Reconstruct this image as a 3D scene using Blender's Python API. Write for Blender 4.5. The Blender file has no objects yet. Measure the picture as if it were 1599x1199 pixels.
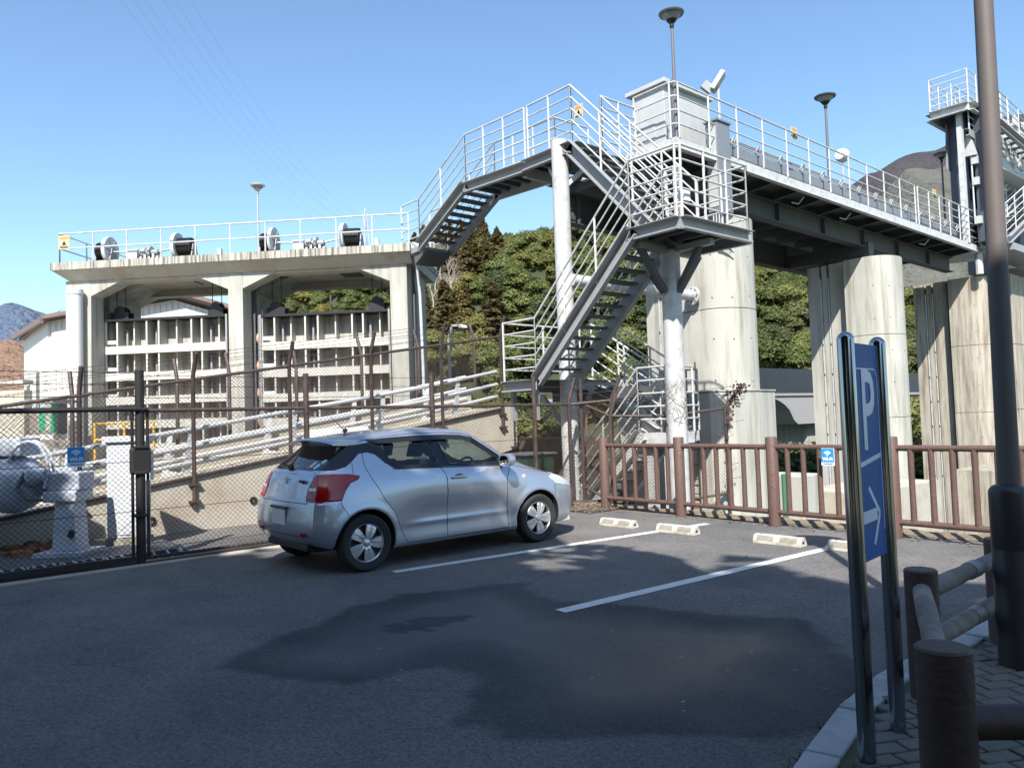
import bpy, bmesh, math, random
import numpy as np
from mathutils import Vector, Matrix
from mathutils.bvhtree import BVHTree
random.seed(7)
S = bpy.context.scene
COL = S.collection
PI = math.pi

# ------------------------------------------------------------------ camera
YAW, PITCH, ROLL = math.radians(49.5), math.atan(55/1200.0), math.radians(1.92)
FWD = Vector((-math.sin(YAW)*math.cos(PITCH), math.cos(YAW)*math.cos(PITCH), math.sin(PITCH)))
R0 = Vector((math.cos(YAW), math.sin(YAW), 0)); U0 = R0.cross(FWD)
UPV = U0*math.cos(ROLL) + R0*math.sin(ROLL); RGT = R0*math.cos(ROLL) - U0*math.sin(ROLL)
EYE = Vector((0, 0, 1.55))
cam = bpy.data.cameras.new('camera'); camo = bpy.data.objects.new('camera', cam); COL.objects.link(camo)
M3 = Matrix((RGT, UPV, -FWD)).transposed()
camo.matrix_world = Matrix.Translation(EYE) @ M3.to_4x4()
cam.sensor_width = 36; cam.lens = 36*1200/1599.0; cam.clip_end = 5000; cam.clip_start = .05
S.camera = camo
# ------------------------------------------------------------------ sky, sun, exposure
SUN_EL = 46.0
sun_h = Vector((.68, -.735, 0)).normalized()         # horizontal direction towards the sun
w = bpy.data.worlds.new('World'); S.world = w; w.use_nodes = True
nt = w.node_tree; nt.nodes.clear()
sky = nt.nodes.new('ShaderNodeTexSky'); sky.sky_type = 'NISHITA'; sky.sun_disc = False
sky.sun_elevation = math.radians(SUN_EL); sky.sun_rotation = math.atan2(sun_h.x, sun_h.y)
sky.altitude = 100; sky.air_density = 1.0; sky.dust_density = 0.9; sky.ozone_density = 1.6
bg = nt.nodes.new('ShaderNodeBackground'); bg.inputs[1].default_value = 0.118
out = nt.nodes.new('ShaderNodeOutputWorld')
tint = nt.nodes.new('ShaderNodeMix'); tint.data_type = 'RGBA'; tint.blend_type = 'MULTIPLY'; tint.inputs[0].default_value = 1; tint.inputs[7].default_value = (.90, 1.02, 1.06, 1)
nt.links.new(sky.outputs[0], tint.inputs[6]); nt.links.new(tint.outputs[2], bg.inputs[0]); nt.links.new(bg.outputs[0], out.inputs[0])
sl = bpy.data.lights.new('sun', 'SUN'); sl.energy = 4.8; sl.angle = math.radians(.53); sl.color = (1, .945, .87)
so = bpy.data.objects.new('sun', sl); COL.objects.link(so)
sd = Vector((sun_h.x*math.cos(math.radians(SUN_EL)), sun_h.y*math.cos(math.radians(SUN_EL)), math.sin(math.radians(SUN_EL))))
so.rotation_euler = (-sd).to_track_quat('-Z', 'Y').to_euler(); so.location = (8, -8, 30)
S.view_settings.view_transform = 'Standard'; S.view_settings.look = 'None'
S.view_settings.exposure = 1.0; S.view_settings.gamma = 1; S.view_settings.use_curve_mapping = False
S.render.engine = 'CYCLES'

def ray(x, y): return FWD + RGT*((x-799.5)/1200) - UPV*((y-599.5)/1200)
def at(x, y, X=None, Y=None, Z=None, D=None):        # photo pixel -> point on a world plane
    k = ray(x, y)
    if X is not None: t = X/k.x
    elif Y is not None: t = Y/k.y
    elif Z is not None: t = (Z-1.55)/k.z
    else: t = D
    return EYE + k*t

# ------------------------------------------------------------------ helpers
WM = {}
def wm(o): return WM.get(o.name, Matrix.Identity(4)) if o else Matrix.Identity(4)
def thing(name, label, cat, loc=(0, 0, 0), rz=0, group=None):
    o = bpy.data.objects.new(name, None); COL.objects.link(o); o.empty_display_size = .1
    o.location = loc; o.rotation_euler = (0, 0, rz)
    o['label'] = label; o['category'] = cat
    if group: o['group'] = group
    WM[o.name] = Matrix.Translation(Vector(loc)) @ Matrix.Rotation(rz, 4, 'Z')
    return o
def tag(o, label, cat, group=None):
    o['label'] = label; o['category'] = cat
    if group: o['group'] = group
    return o
def struct(o): o['kind'] = 'structure'; return o
def stuff(o): o['kind'] = 'stuff'; return o
def kids(o): return [c for c in bpy.data.objects if c.parent == o]
def copy_tree(o, parent=None, loc=None, rz=None, label=None, scale=None, idx=None):
    c = o.copy(); COL.objects.link(c); c.parent = parent
    if loc is not None: c.location = loc
    if rz is not None: c.rotation_euler = (0, 0, rz)
    if scale is not None: c.scale = scale
    if label: c['label'] = label
    for ch in o.children: copy_tree(ch, c)
    return c

class MB:
    def __init__(s): s.v = []; s.f = []; s.fm = []
    def add(s, vs, fs):
        b = len(s.v); s.v.extend([tuple(v) for v in vs]); s.f.extend([tuple(b+i for i in f) for f in fs]); return s
    def box(s, p0, p1, rz=0, c=None):
        x0, y0, z0 = p0; x1, y1, z1 = p1
        vs = [(x0,y0,z0),(x1,y0,z0),(x1,y1,z0),(x0,y1,z0),(x0,y0,z1),(x1,y0,z1),(x1,y1,z1),(x0,y1,z1)]
        if rz:
            c = c or ((x0+x1)/2, (y0+y1)/2); ca, sa = math.cos(rz), math.sin(rz)
            vs = [(c[0]+(x-c[0])*ca-(y-c[1])*sa, c[1]+(x-c[0])*sa+(y-c[1])*ca, z) for x, y, z in vs]
        return s.add(vs, [(0,3,2,1),(4,5,6,7),(0,1,5,4),(1,2,6,5),(2,3,7,6),(3,0,4,7)])
    def cbox(s, c, d, R=None):      # centre, dims, optional rotation matrix
        vs = []
        for z in (-.5, .5):
            for x, y in ((-.5,-.5),(.5,-.5),(.5,.5),(-.5,.5)):
                q = Vector((x*d[0], y*d[1], z*d[2]))
                if R is not None: q = R @ q
                vs.append(Vector(c)+q)
        return s.add(vs, [(0,3,2,1),(4,5,6,7),(0,1,5,4),(1,2,6,5),(2,3,7,6),(3,0,4,7)])
    def bar(s, a, b, w, h, up=(0,0,1)):   # rectangular bar a->b, w sideways, h along up
        a = Vector(a); b = Vector(b); d = (b-a).normalized(); up = Vector(up)
        sd_ = d.cross(up)
        if sd_.length < 1e-4: sd_ = d.cross(Vector((1,0,0)))
        sd_.normalize(); u = sd_.cross(d).normalized()
        vs = []
        for p in (a, b):
            for i, j in ((-.5,-.5),(.5,-.5),(.5,.5),(-.5,.5)): vs.append(p+sd_*w*i+u*h*j)
        return s.add(vs, [(0,1,2,3),(4,7,6,5),(0,4,5,1),(1,5,6,2),(2,6,7,3),(3,7,4,0)])
    def tube(s, pts, r, n=8, cap=True, closed=False):
        pts = [Vector(p) for p in pts]
        rr = r if isinstance(r, (list, tuple)) else [r]*len(pts)
        m = len(pts); rings = []; prev = None
        for i, p in enumerate(pts):
            if closed: d = (pts[(i+1) % m]-pts[i-1])
            elif i == 0: d = pts[1]-p
            elif i == m-1: d = p-pts[-2]
            else: d = (pts[i+1]-p).normalized()+(p-pts[i-1]).normalized()
            d.normalize()
            if prev is None:
                a = Vector((0,0,1)) if abs(d.z) < .9 else Vector((1,0,0))
                u = d.cross(a).normalized()
            else:
                u = prev-d*prev.dot(d)
                u = u.normalized() if u.length > 1e-5 else d.cross(Vector((0,0,1))).normalized()
            prev = u; v = d.cross(u)
            rings.append([p+(u*math.cos(2*PI*k/n)+v*math.sin(2*PI*k/n))*rr[i] for k in range(n)])
        vs = [q for rg in rings for q in rg]; fs = []
        for i in range(m if closed else m-1):
            j = (i+1) % m
            for k in range(n):
                k2 = (k+1) % n; fs.append((i*n+k, i*n+k2, j*n+k2, j*n+k))
        if cap and not closed:
            fs.append(tuple(range(n-1, -1, -1))); fs.append(tuple((m-1)*n+k for k in range(n)))
        return s.add(vs, fs)
    def lathe(s, prof, c=(0,0,0), n=16, axis='Z', M=None, cap=True):   # prof: (r, h)
        vs = []; fs = []
        for r, h in prof:
            for k in range(n):
                a = 2*PI*k/n; q = Vector((r*math.cos(a), r*math.sin(a), h))
                if axis == 'Y': q = Vector((q.x, q.z, q.y))
                elif axis == 'X': q = Vector((q.z, q.x, q.y))
                if M is not None: q = M @ q
                vs.append(Vector(c)+q)
        m = len(prof)
        for i in range(m-1):
            for k in range(n):
                k2 = (k+1) % n; fs.append((i*n+k, i*n+k2, (i+1)*n+k2, (i+1)*n+k))
        if cap: fs.append(tuple(range(n-1,-1,-1))); fs.append(tuple((m-1)*n+k for k in range(n)))
        return s.add(vs, fs)
    def prism(s, poly, a, b):     # poly: list of 3D points; extruded from offset a to offset b (vectors)
        n = len(poly); a = Vector(a); b = Vector(b)
        vs = [Vector(p)+a for p in poly]+[Vector(p)+b for p in poly]
        fs = [tuple(range(n-1,-1,-1)), tuple(range(n, 2*n))]+[(i, (i+1) % n, n+(i+1) % n, n+i) for i in range(n)]
        return s.add(vs, fs)
    def build(s, name, m, parent=None, smooth=False, bevel=0, world=True, label=None):
        me = bpy.data.meshes.new(name)
        if world and parent is not None:
            I = wm(parent).inverted(); vs = [tuple(I @ Vector(v)) for v in s.v]
        else: vs = s.v
        me.from_pydata(vs, [], s.f)
        bm = bmesh.new(); bm.from_mesh(me); bmesh.ops.recalc_face_normals(bm, faces=bm.faces); bm.to_mesh(me); bm.free()
        me.materials.append(m)
        o = bpy.data.objects.new(name, me); COL.objects.link(o)
        if parent is not None:
            o.parent = parent; WM[o.name] = wm(parent)
        if smooth:
            me.polygons.foreach_set('use_smooth', [True]*len(me.polygons))
            me.update()
            try: me.set_sharp_from_angle(angle=math.radians(38))
            except Exception: pass
        if bevel:
            b = o.modifiers.new('bevel', 'BEVEL'); b.width = bevel; b.segments = 2; b.limit_method = 'ANGLE'; b.angle_limit = math.radians(40)
        if label: o['label'] = label
        return o

# ------------------------------------------------------------------ materials
def mat(name, col, rough=.6, metal=0, var=.12, scale=8, bump=0, bscale=60, dirt=None, dirt_amt=.5, streak=False, dscale=1.2, coat=0, spec=.5, coords='Object', lo=.48, hi=.68):
    m = bpy.data.materials.new(name); m.use_nodes = True; n = m.node_tree.nodes; L = m.node_tree.links
    b = n['Principled BSDF']; b.inputs['Roughness'].default_value = rough; b.inputs['Metallic'].default_value = metal
    b.inputs['Specular IOR Level'].default_value = spec
    if coat: b.inputs['Coat Weight'].default_value = coat; b.inputs['Coat Roughness'].default_value = .05
    tc = n.new('ShaderNodeTexCoord')
    if coords == 'World': src = n.new('ShaderNodeNewGeometry').outputs['Position']
    else: src = tc.outputs[coords]
    ns = n.new('ShaderNodeTexNoise'); ns.inputs['Scale'].default_value = scale; ns.inputs['Detail'].default_value = 6
    L.new(src, ns.inputs['Vector'])
    mx = n.new('ShaderNodeMix'); mx.data_type = 'RGBA'
    c = Vector(col[:3]); mx.inputs[6].default_value = (*(c*(1-var)), 1); mx.inputs[7].default_value = (*[min(1, q) for q in c*(1+var)], 1)
    L.new(ns.outputs['Fac'], mx.inputs[0]); last = mx.outputs[2]
    if dirt:
        n2 = n.new('ShaderNodeTexNoise'); n2.inputs['Detail'].default_value = 8; n2.inputs['Roughness'].default_value = .65; n2.inputs['Scale'].default_value = dscale
        mp = n.new('ShaderNodeMapping'); L.new(src, mp.inputs['Vector'])
        if streak: mp.inputs['Scale'].default_value = (5, 5, .35)
        L.new(mp.outputs[0], n2.inputs['Vector'])
        cr = n.new('ShaderNodeMapRange'); cr.inputs[1].default_value = lo; cr.inputs[2].default_value = hi; cr.inputs[3].default_value = 0; cr.inputs[4].default_value = dirt_amt
        L.new(n2.outputs['Fac'], cr.inputs[0])
        m2 = n.new('ShaderNodeMix'); m2.data_type = 'RGBA'; m2.inputs[7].default_value = (*dirt, 1)
        L.new(last, m2.inputs[6]); L.new(cr.outputs[0], m2.inputs[0]); last = m2.outputs[2]
    L.new(last, b.inputs['Base Color'])
    if bump:
        n3 = n.new('ShaderNodeTexNoise'); n3.inputs['Scale'].default_value = bscale; n3.inputs['Detail'].default_value = 4; L.new(src, n3.inputs['Vector'])
        bp = n.new('ShaderNodeBump'); bp.inputs['Strength'].default_value = bump; bp.inputs['Distance'].default_value = .01
        L.new(n3.outputs['Fac'], bp.inputs['Height']); L.new(bp.outputs[0], b.inputs['Normal'])
    m['last'] = 0
    return m
WHITE = mat('white_steel_paint', (.47,.48,.48), .5, var=.08, scale=5, dirt=(.22,.19,.16), dirt_amt=.55, dscale=5)
GREYST = mat('grey_steel_paint', (.26,.27,.28), .5, var=.08, scale=3, dirt=(.2,.2,.19), dirt_amt=.5, dscale=2.5)
DKST = mat('dark_grey_steel', (.07,.075,.082), .6, var=.12, scale=3, dirt=(.12,.11,.1), dirt_amt=.6, dscale=2)
GALV = mat('galvanised_steel', (.45,.46,.47), .4, metal=.5, var=.15, scale=12)
BROWNST = mat('dark_brown_steel', (.048,.034,.031), .6, var=.25, scale=10, dirt=(.16,.09,.06), dirt_amt=.4, dscale=5)
BLACKST = mat('black_brown_steel', (.016,.014,.014), .55, var=.2)
LOG = mat('brown_resin_log', (.100,.060,.049), .6, var=.25, scale=6, bump=.6, bscale=25, dirt=(.10,.05,.04), dirt_amt=.6, dscale=6, streak=True)
LOGD = mat('dark_brown_resin_log', (.060,.036,.032), .6, var=.3, scale=6, bump=.6, bscale=25)
LOGG = mat('grey_weathered_log', (.16,.14,.13), .7, var=.35, scale=5, bump=.8, bscale=25, dirt=(.30,.27,.22), dirt_amt=.7, dscale=5)
CONC = mat('pale_weathered_concrete', (.39,.385,.35), .88, var=.18, scale=1.1, bump=.3, bscale=30, dirt=(.15,.14,.085), dirt_amt=.75, streak=True, coords='World', lo=.47, hi=.74)
CONCB = mat('grimy_concrete', (.36,.335,.28), .9, var=.12, scale=3, bump=.35, bscale=25, dirt=(.12,.09,.06), dirt_amt=.8, streak=True, coords='World', lo=.42, hi=.66, dscale=1.7)
CONCS = mat('slab_edge_concrete', (.40,.385,.34), .9, var=.1, scale=3, bump=.3, bscale=30, dirt=(.07,.06,.045), dirt_amt=.85, streak=True, coords='World', lo=.44, hi=.6, dscale=2.4)
CONCW = mat('ramp_wall_concrete', (.41,.385,.325), .9, var=.12, scale=4, bump=.3, bscale=30, dirt=(.30,.22,.15), dirt_amt=.6, coords='World', dscale=1.3)
PVC = mat('white_pvc', (.54,.56,.57), .4, var=.04)
RUST = mat('rusty_steel', (.30,.14,.07), .8, var=.3, scale=10)
DARK = mat('near_black', (.012,.012,.014), .5, var=.1)
YEL = mat('yellow_paint', (.75,.42,.05), .5, var=.1)
def glassy(name, tint, rough=.02):
    m = bpy.data.materials.new(name); m.use_nodes = True; n = m.node_tree.nodes; L = m.node_tree.links; n.clear()
    o = n.new('ShaderNodeOutputMaterial'); t = n.new('ShaderNodeBsdfTransparent'); t.inputs[0].default_value = (*tint, 1)
    g = n.new('ShaderNodeBsdfGlossy'); g.inputs['Roughness'].default_value = rough
    lw = n.new('ShaderNodeLayerWeight'); lw.inputs[0].default_value = .5; pw = n.new('ShaderNodeMath'); pw.operation = 'POWER'; pw.inputs[1].default_value = 4; L.new(lw.outputs['Facing'], pw.inputs[0])
    f = n.new('ShaderNodeMath'); f.operation = 'MULTIPLY_ADD'; f.inputs[1].default_value = .85; f.inputs[2].default_value = .06; L.new(pw.outputs[0], f.inputs[0]); mx = n.new('ShaderNodeMixShader')
    L.new(f.outputs[0], mx.inputs[0]); L.new(t.outputs[0], mx.inputs[1]); L.new(g.outputs[0], mx.inputs[2]); L.new(mx.outputs[0], o.inputs[0])
    return m
GLASS = glassy('clear_green_glass', (.62,.70,.68)); GLASSD = glassy('privacy_glass', (.16,.17,.20))

def text_mesh(s, size, M4, name, m, parent, extrude=.001, sx=1.0, bold=0):
    cu = bpy.data.curves.new('txt', 'FONT'); cu.body = s; cu.size = size; cu.extrude = extrude; cu.align_x = 'CENTER'; cu.align_y = 'CENTER'; cu.resolution_u = 3; cu.offset = bold
    o = bpy.data.objects.new('txt', cu); COL.objects.link(o)
    dg = bpy.context.evaluated_depsgraph_get(); me = bpy.data.meshes.new_from_object(o.evaluated_get(dg))
    bpy.data.objects.remove(o); bpy.data.curves.remove(cu)
    vs = [M4 @ Vector((v.co.x*sx, v.co.y, v.co.z)) for v in me.vertices]; fs = [tuple(p.vertices) for p in me.polygons]
    bpy.data.meshes.remove(me)
    b = MB(); b.add(vs, fs); return b.build(name, m, parent)

# railing: deck line points, posts every `sp`, n bars; every bar and post its own part
def railing(root, pts, h=1.13, bars=4, sp=.85, r=.015, rp=.021, m=None, zero=True, ends=True, rtop=.02):
    m = m or WHITE
    pts = [Vector(p) for p in pts]
    for k in range(bars+1 if bars else 1):
        z = h*(1-k/(bars+1)) if bars else h
        b = MB(); b.tube([p+Vector((0,0,z)) for p in pts], rtop if k == 0 else r, 6); b.build('rail', m, root, smooth=True)
    for a, c in zip(pts[:-1], pts[1:]):
        L = (c-a).length; n = max(1, round(L/sp))
        for i in range(n+1):
            if i == n and c is not pts[-1]: continue
            p = a.lerp(c, i/n); b = MB(); b.tube([p, p+Vector((0,0,h))], rp, 6); b.build('post', m, root, smooth=True)

def chain(root, a, b, h, z0=0, pitch=.062, r=.0024, m=None, name='chain_link_mesh'):
    # a, b 3D bottom corners (may slope); wires at 45 degrees inside the parallelogram
    a = Vector(a)+Vector((0,0,z0)); b = Vector(b)+Vector((0,0,z0)); d = b-a; L = Vector((d.x, d.y)).length
    e = d/L; n = Vector((-d.y, d.x, 0)).normalized()
    mb = MB()
    def P(s, t): return a+e*s+Vector((0,0,t))
    c = -h
    def seg(s0, t0, s1, t1, off):
        p, q = P(s0, t0)+n*off, P(s1, t1)+n*off; dd = (q-p).normalized(); u = dd.cross(n).normalized()
        k = r
        tri = [n*k, u*k*.87-n*k*.5, -u*k*.87-n*k*.5]
        mb.add([p+x for x in tri]+[q+x for x in tri], [(0,1,4,3),(1,2,5,4),(2,0,3,5)])
    while c < L:
        s0, s1 = max(0, c), min(L, c+h)
        if s1-s0 > .01:
            seg(s0, s0-c, s1, s1-c, .002); seg(s0, h-(s0-c), s1, h-(s1-c), -.002)
        c += pitch
    o = mb.build(name, m or BROWNST, root); o['kind'] = 'stuff'; return o
# ================================================================== GROUND
def fbm(x, y, s=1.0):
    from mathutils import noise
    return noise.fractal(Vector((x*s, y*s, .3)), 1.0, 2.0, 5)
asph = bpy.data.materials.new('asphalt'); asph.use_nodes = True
n = asph.node_tree.nodes; L = asph.node_tree.links; b = n['Principled BSDF']
crk = n.new('ShaderNodeTexVoronoi'); crk.feature = 'DISTANCE_TO_EDGE'; crk.inputs['Scale'].default_value = .55
cn = n.new('ShaderNodeTexNoise'); cn.inputs['Scale'].default_value = 1.7; cn.inputs['Detail'].default_value = 6
g = n.new('ShaderNodeNewGeometry'); a_ = n.new('ShaderNodeAttribute'); a_.attribute_name = 'wet'
n1 = n.new('ShaderNodeTexNoise'); n1.inputs['Scale'].default_value = 55; n1.inputs['Detail'].default_value = 5; n1.inputs['Roughness'].default_value = .75
n2 = n.new('ShaderNodeTexNoise'); n2.inputs['Scale'].default_value = .9; n2.inputs['Detail'].default_value = 7; n2.inputs['Roughness'].default_value = .6
vo = n.new('ShaderNodeTexVoronoi'); vo.inputs['Scale'].default_value = 75
for q in (n1, n2, vo): L.new(g.outputs['Position'], q.inputs['Vector'])
mx = n.new('ShaderNodeMix'); mx.data_type = 'RGBA'; mx.inputs[6].default_value = (.078,.079,.082,1); mx.inputs[7].default_value = (.150,.140,.131,1)
mr = n.new('ShaderNodeMapRange'); mr.inputs[1].default_value = .3; mr.inputs[2].default_value = .7; L.new(n2.outputs['Fac'], mr.inputs[0]); L.new(mr.outputs[0], mx.inputs[0])
mg = n.new('ShaderNodeMix'); mg.data_type = 'RGBA'; mg.blend_type = 'OVERLAY'; mg.inputs[0].default_value = .75
L.new(mx.outputs[2], mg.inputs[6]); L.new(n1.outputs['Color'], mg.inputs[7])
bw = n.new('ShaderNodeRGBToBW'); L.new(n1.outputs['Color'], bw.inputs[0]); bwm = n.new('ShaderNodeMapRange'); bwm.inputs[1].default_value = .38; bwm.inputs[2].default_value = .62; bwm.inputs[3].default_value = .12; bwm.inputs[4].default_value = .88; L.new(bw.outputs[0], bwm.inputs[0]); L.new(bwm.outputs[0], mg.inputs[7])
sp = n.new('ShaderNodeMapRange'); sp.inputs[1].default_value = .0; sp.inputs[2].default_value = .14; sp.inputs[3].default_value = .10; sp.inputs[4].default_value = 0
wn = n.new('ShaderNodeTexNoise'); wn.inputs['Scale'].default_value = 30; L.new(g.outputs['Position'], wn.inputs['Vector'])
L.new(vo.outputs['Distance'], sp.inputs[0])
ad = n.new('ShaderNodeMix'); ad.data_type = 'RGBA'; ad.inputs[7].default_value = (.34,.32,.30,1); L.new(mg.outputs[2], ad.inputs[6])
mlt = n.new('ShaderNodeMath'); mlt.operation = 'MULTIPLY'; L.new(sp.outputs[0], mlt.inputs[0])
mr3 = n.new('ShaderNodeMapRange'); mr3.inputs[1].default_value = .5; mr3.inputs[2].default_value = .65; mr3.inputs[3].default_value = .2; mr3.inputs[4].default_value = 5; L.new(wn.outputs['Fac'], mr3.inputs[0]); L.new(mr3.outputs[0], mlt.inputs[1])
L.new(mlt.outputs[0], ad.inputs[0])
wt = n.new('ShaderNodeMix'); wt.data_type = 'RGBA'; wt.blend_type = 'MULTIPLY'; wt.inputs[7].default_value = (.30,.31,.35,1)
L.new(ad.outputs[2], wt.inputs[6]); L.new(a_.outputs['Fac'], wt.inputs[0])
L.new(g.outputs['Position'], cn.inputs['Vector']); cadd = n.new('ShaderNodeVectorMath'); cadd.operation = 'MULTIPLY_ADD'; cadd.inputs[1].default_value = (.9,.9,0); L.new(cn.outputs['Color'], cadd.inputs[0]); L.new(g.outputs['Position'], cadd.inputs[2]); L.new(cadd.outputs[0], crk.inputs['Vector'])
cm = n.new('ShaderNodeMapRange'); cm.inputs[1].default_value = 0; cm.inputs[2].default_value = .007; cm.inputs[3].default_value = .55; cm.inputs[4].default_value = 0; L.new(crk.outputs['Distance'], cm.inputs[0])
cgate = n.new('ShaderNodeTexNoise'); cgate.inputs['Scale'].default_value = .6; L.new(g.outputs['Position'], cgate.inputs['Vector']); cg2 = n.new('ShaderNodeMapRange'); cg2.inputs[1].default_value = .5; cg2.inputs[2].default_value = .6; L.new(cgate.outputs['Fac'], cg2.inputs[0])
cml = n.new('ShaderNodeMath'); cml.operation = 'MULTIPLY'; L.new(cm.outputs[0], cml.inputs[0]); L.new(cg2.outputs[0], cml.inputs[1])
cmix = n.new('ShaderNodeMix'); cmix.data_type = 'RGBA'; cmix.inputs[7].default_value = (.02,.02,.02,1); L.new(cml.outputs[0], cmix.inputs[0]); L.new(wt.outputs[2], cmix.inputs[6]); L.new(cmix.outputs[2], b.inputs['Base Color'])
rr = n.new('ShaderNodeMapRange'); rr.inputs[3].default_value = .88; rr.inputs[4].default_value = .42; a2_ = n.new('ShaderNodeAttribute'); a2_.attribute_name = 'sheen'; L.new(a2_.outputs['Fac'], rr.inputs[0]); L.new(rr.outputs[0], b.inputs['Roughness'])
bp = n.new('ShaderNodeBump'); bp.inputs['Strength'].default_value = .5; bp.inputs['Distance'].default_value = .006
L.new(n1.outputs['Fac'], bp.inputs['Height']); L.new(bp.outputs[0], b.inputs['Normal'])

wetpoly = [(-5.2,1.69),(-5.6,2.43),(-5.9,3.2),(-6.01,3.75),(-5.9,4.5),(-5.66,4.95),(-5.2,4.75),(-4.8,4.5),(-4.3,4.9),(-3.63,5.05),(-3.0,5.35),(-2.5,5.0),(-1.96,4.2),(-1.9,3.7),(-2.08,3.31),(-2.44,2.8),(-2.79,2.45),(-3.3,2.45),(-3.7,2.75),(-4.1,2.75),(-4.2,2.3),(-4.45,2.0),(-4.8,1.85)]
def inpoly(x, y, P):
    c = False; j = len(P)-1
    for i in range(len(P)):
        if (P[i][1] > y) != (P[j][1] > y) and x < (P[j][0]-P[i][0])*(y-P[i][1])/(P[j][1]-P[i][1])+P[i][0]: c = not c
        j = i
    return c
def dpoly(x, y, P):
    best = 9e9; j = len(P)-1; bp_ = None
    for i in range(len(P)):
        ax, ay = P[j]; bx, by = P[i]; dx, dy = bx-ax, by-ay; l2 = dx*dx+dy*dy
        t = 0 if l2 == 0 else max(0, min(1, ((x-ax)*dx+(y-ay)*dy)/l2)); px, py = ax+t*dx, ay+t*dy
        d = (px-x)**2+(py-y)**2
        if d < best: best = d; bp_ = (px, py)
        j = i
    return math.sqrt(best), bp_
def grid_axis(a, b, fa, fb, fine, coarse):
    xs = []; x = a
    while x < b-1e-6: xs.append(x); x += fine if fa <= x < fb else coarse
    xs.append(b); return xs
gx = grid_axis(-12.9, 22, -6.8, -1.2, .05, .35); gy = grid_axis(-14, 9.85, .9, 6, .05, .35)
vs = []; wet = []; shn = []
for y in gy:
    for x in gx:
        # beyond the car the yard behind the chain link fence stops short of the ramp
        vs.append((x, y, 0))
        wv = 0; sv = 0
        if -7 < x < -1 and .8 < y < 6.2:
            d = dpoly(x, y, wetpoly)[0]; d = d if inpoly(x, y, wetpoly) else -d
            wv = max(0, min(1, (d+.16*fbm(x, y, 1.1)+.06*fbm(x+9, y, 5))/.07+.3))
            wv = min(1, max(0, wv))*(.85+.3*max(-.6, min(.5, fbm(x+4, y, .8)*1.5)))
            sv = max(0, min(1, (d-.12+.3*fbm(x+3, y+1, .9))/.55))*wv
            if ((x+5.05)/.16)**2+((y-3.35)/.26)**2 < 1+fbm(x, y, 5)*1.5: wv = 1.6; sv = 0
        wet.append(max(0, min(1.25, wv))); shn.append(max(0, min(1, sv)))
W_ = len(gx); fs = []
for j in range(len(gy)-1):
    for i in range(W_-1):
        cx, cy = (gx[i]+gx[i+1])/2, (gy[j]+gy[j+1])/2
        fs.append((j*W_+i, j*W_+i+1, (j+1)*W_+i+1, (j+1)*W_+i))
me = bpy.data.meshes.new('asphalt_lot'); me.from_pydata(vs, [], fs); me.materials.append(asph)
at_ = me.attributes.new('wet', 'FLOAT', 'POINT'); at_.data.foreach_set('value', wet); at2 = me.attributes.new('sheen', 'FLOAT', 'POINT'); at2.data.foreach_set('value', shn)
o = bpy.data.objects.new('asphalt_lot', me); COL.objects.link(o); struct(o)
# painted bay lines
PAINT = mat('white_road_paint', (.60,.60,.585), .6, var=.06, scale=20, dirt=(.35,.34,.33), dirt_amt=.7, dscale=14, lo=.56, hi=.7)
for (x0, y0), (x1, y1), lb in (((-7.0,4.27),(-6.5,9.05),'far'), ((-4.53,4.3),(-4.27,9.0),'near')):
    d = Vector((x1-x0, y1-y0, 0)); nn = Vector((-d.y, d.x, 0)).normalized()*.065; k = 40
    mb = MB()
    for i in range(k+1):
        p = Vector((x0, y0, .004)).lerp(Vector((x1, y1, .004)), i/k)
        for sg in (-1, 1): mb.v.append(tuple(p+nn*sg*(1+random.uniform(-.05,.05))))
    mb.f = [(2*i, 2*i+2, 2*i+3, 2*i+1) for i in range(k)]
    struct(mb.build('painted_line', PAINT))
# lower river-side ground, terrain and edge of the lot
EARTH = mat('earth', (.12,.09,.06), .95, var=.4, scale=2, bump=.8, bscale=6, dirt=(.05,.06,.03), dirt_amt=.8, dscale=.6)
LITTER = mat('dry_leaf_litter', (.17,.13,.09), .95, var=.4, scale=14, bump=.9, bscale=20, dirt=(.10,.09,.065), dirt_amt=.8, dscale=8)
WATER = mat('river_water', (.03,.06,.05), .08, var=.2, scale=.3, bump=.15, bscale=4)
mb = MB(); mb.box((-60, 9.0, -5.2), (10, 60, -4.9)); mb.f = mb.f[1:2]; struct(mb.build('river_water', WATER))
# ragged verge of earth at the lot's edge
mb = MB(); nseg = 70
for i in range(nseg+1):
    x = -9.9+i*(12.5/nseg)
    y0 = 9.62+fbm(x, 0, 2)*.06; y1 = 9.86+fbm(x, 5, 1.3)*.1
    for (yy, zz) in ((y0, .006), (y0+.05, .03+.03*fbm(x, 3, 3)), (y0+.2, .05+.04*fbm(x, 7, 3)), (y1, .0), (y1+.1, -.6), (y1+.1, -5)):
        mb.v.append((x, yy, zz))
mb.f = [(6*i+k, 6*i+6+k, 6*i+7+k, 6*i+k+1) for i in range(nseg) for k in range(5)]
struct(mb.build('earth_verge', LITTER))
# retaining faces below the lot behind the fence
mb = MB(); mb.box((-80, -30, -5.0), (-12.85, 9.0, -.02)); struct(mb.build('yard_ground', mat('yard_concrete', (.34,.31,.27), .9, var=.15, scale=1.5, dirt=(.2,.17,.13), dirt_amt=.5, dscale=.8, coords='World')))

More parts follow.
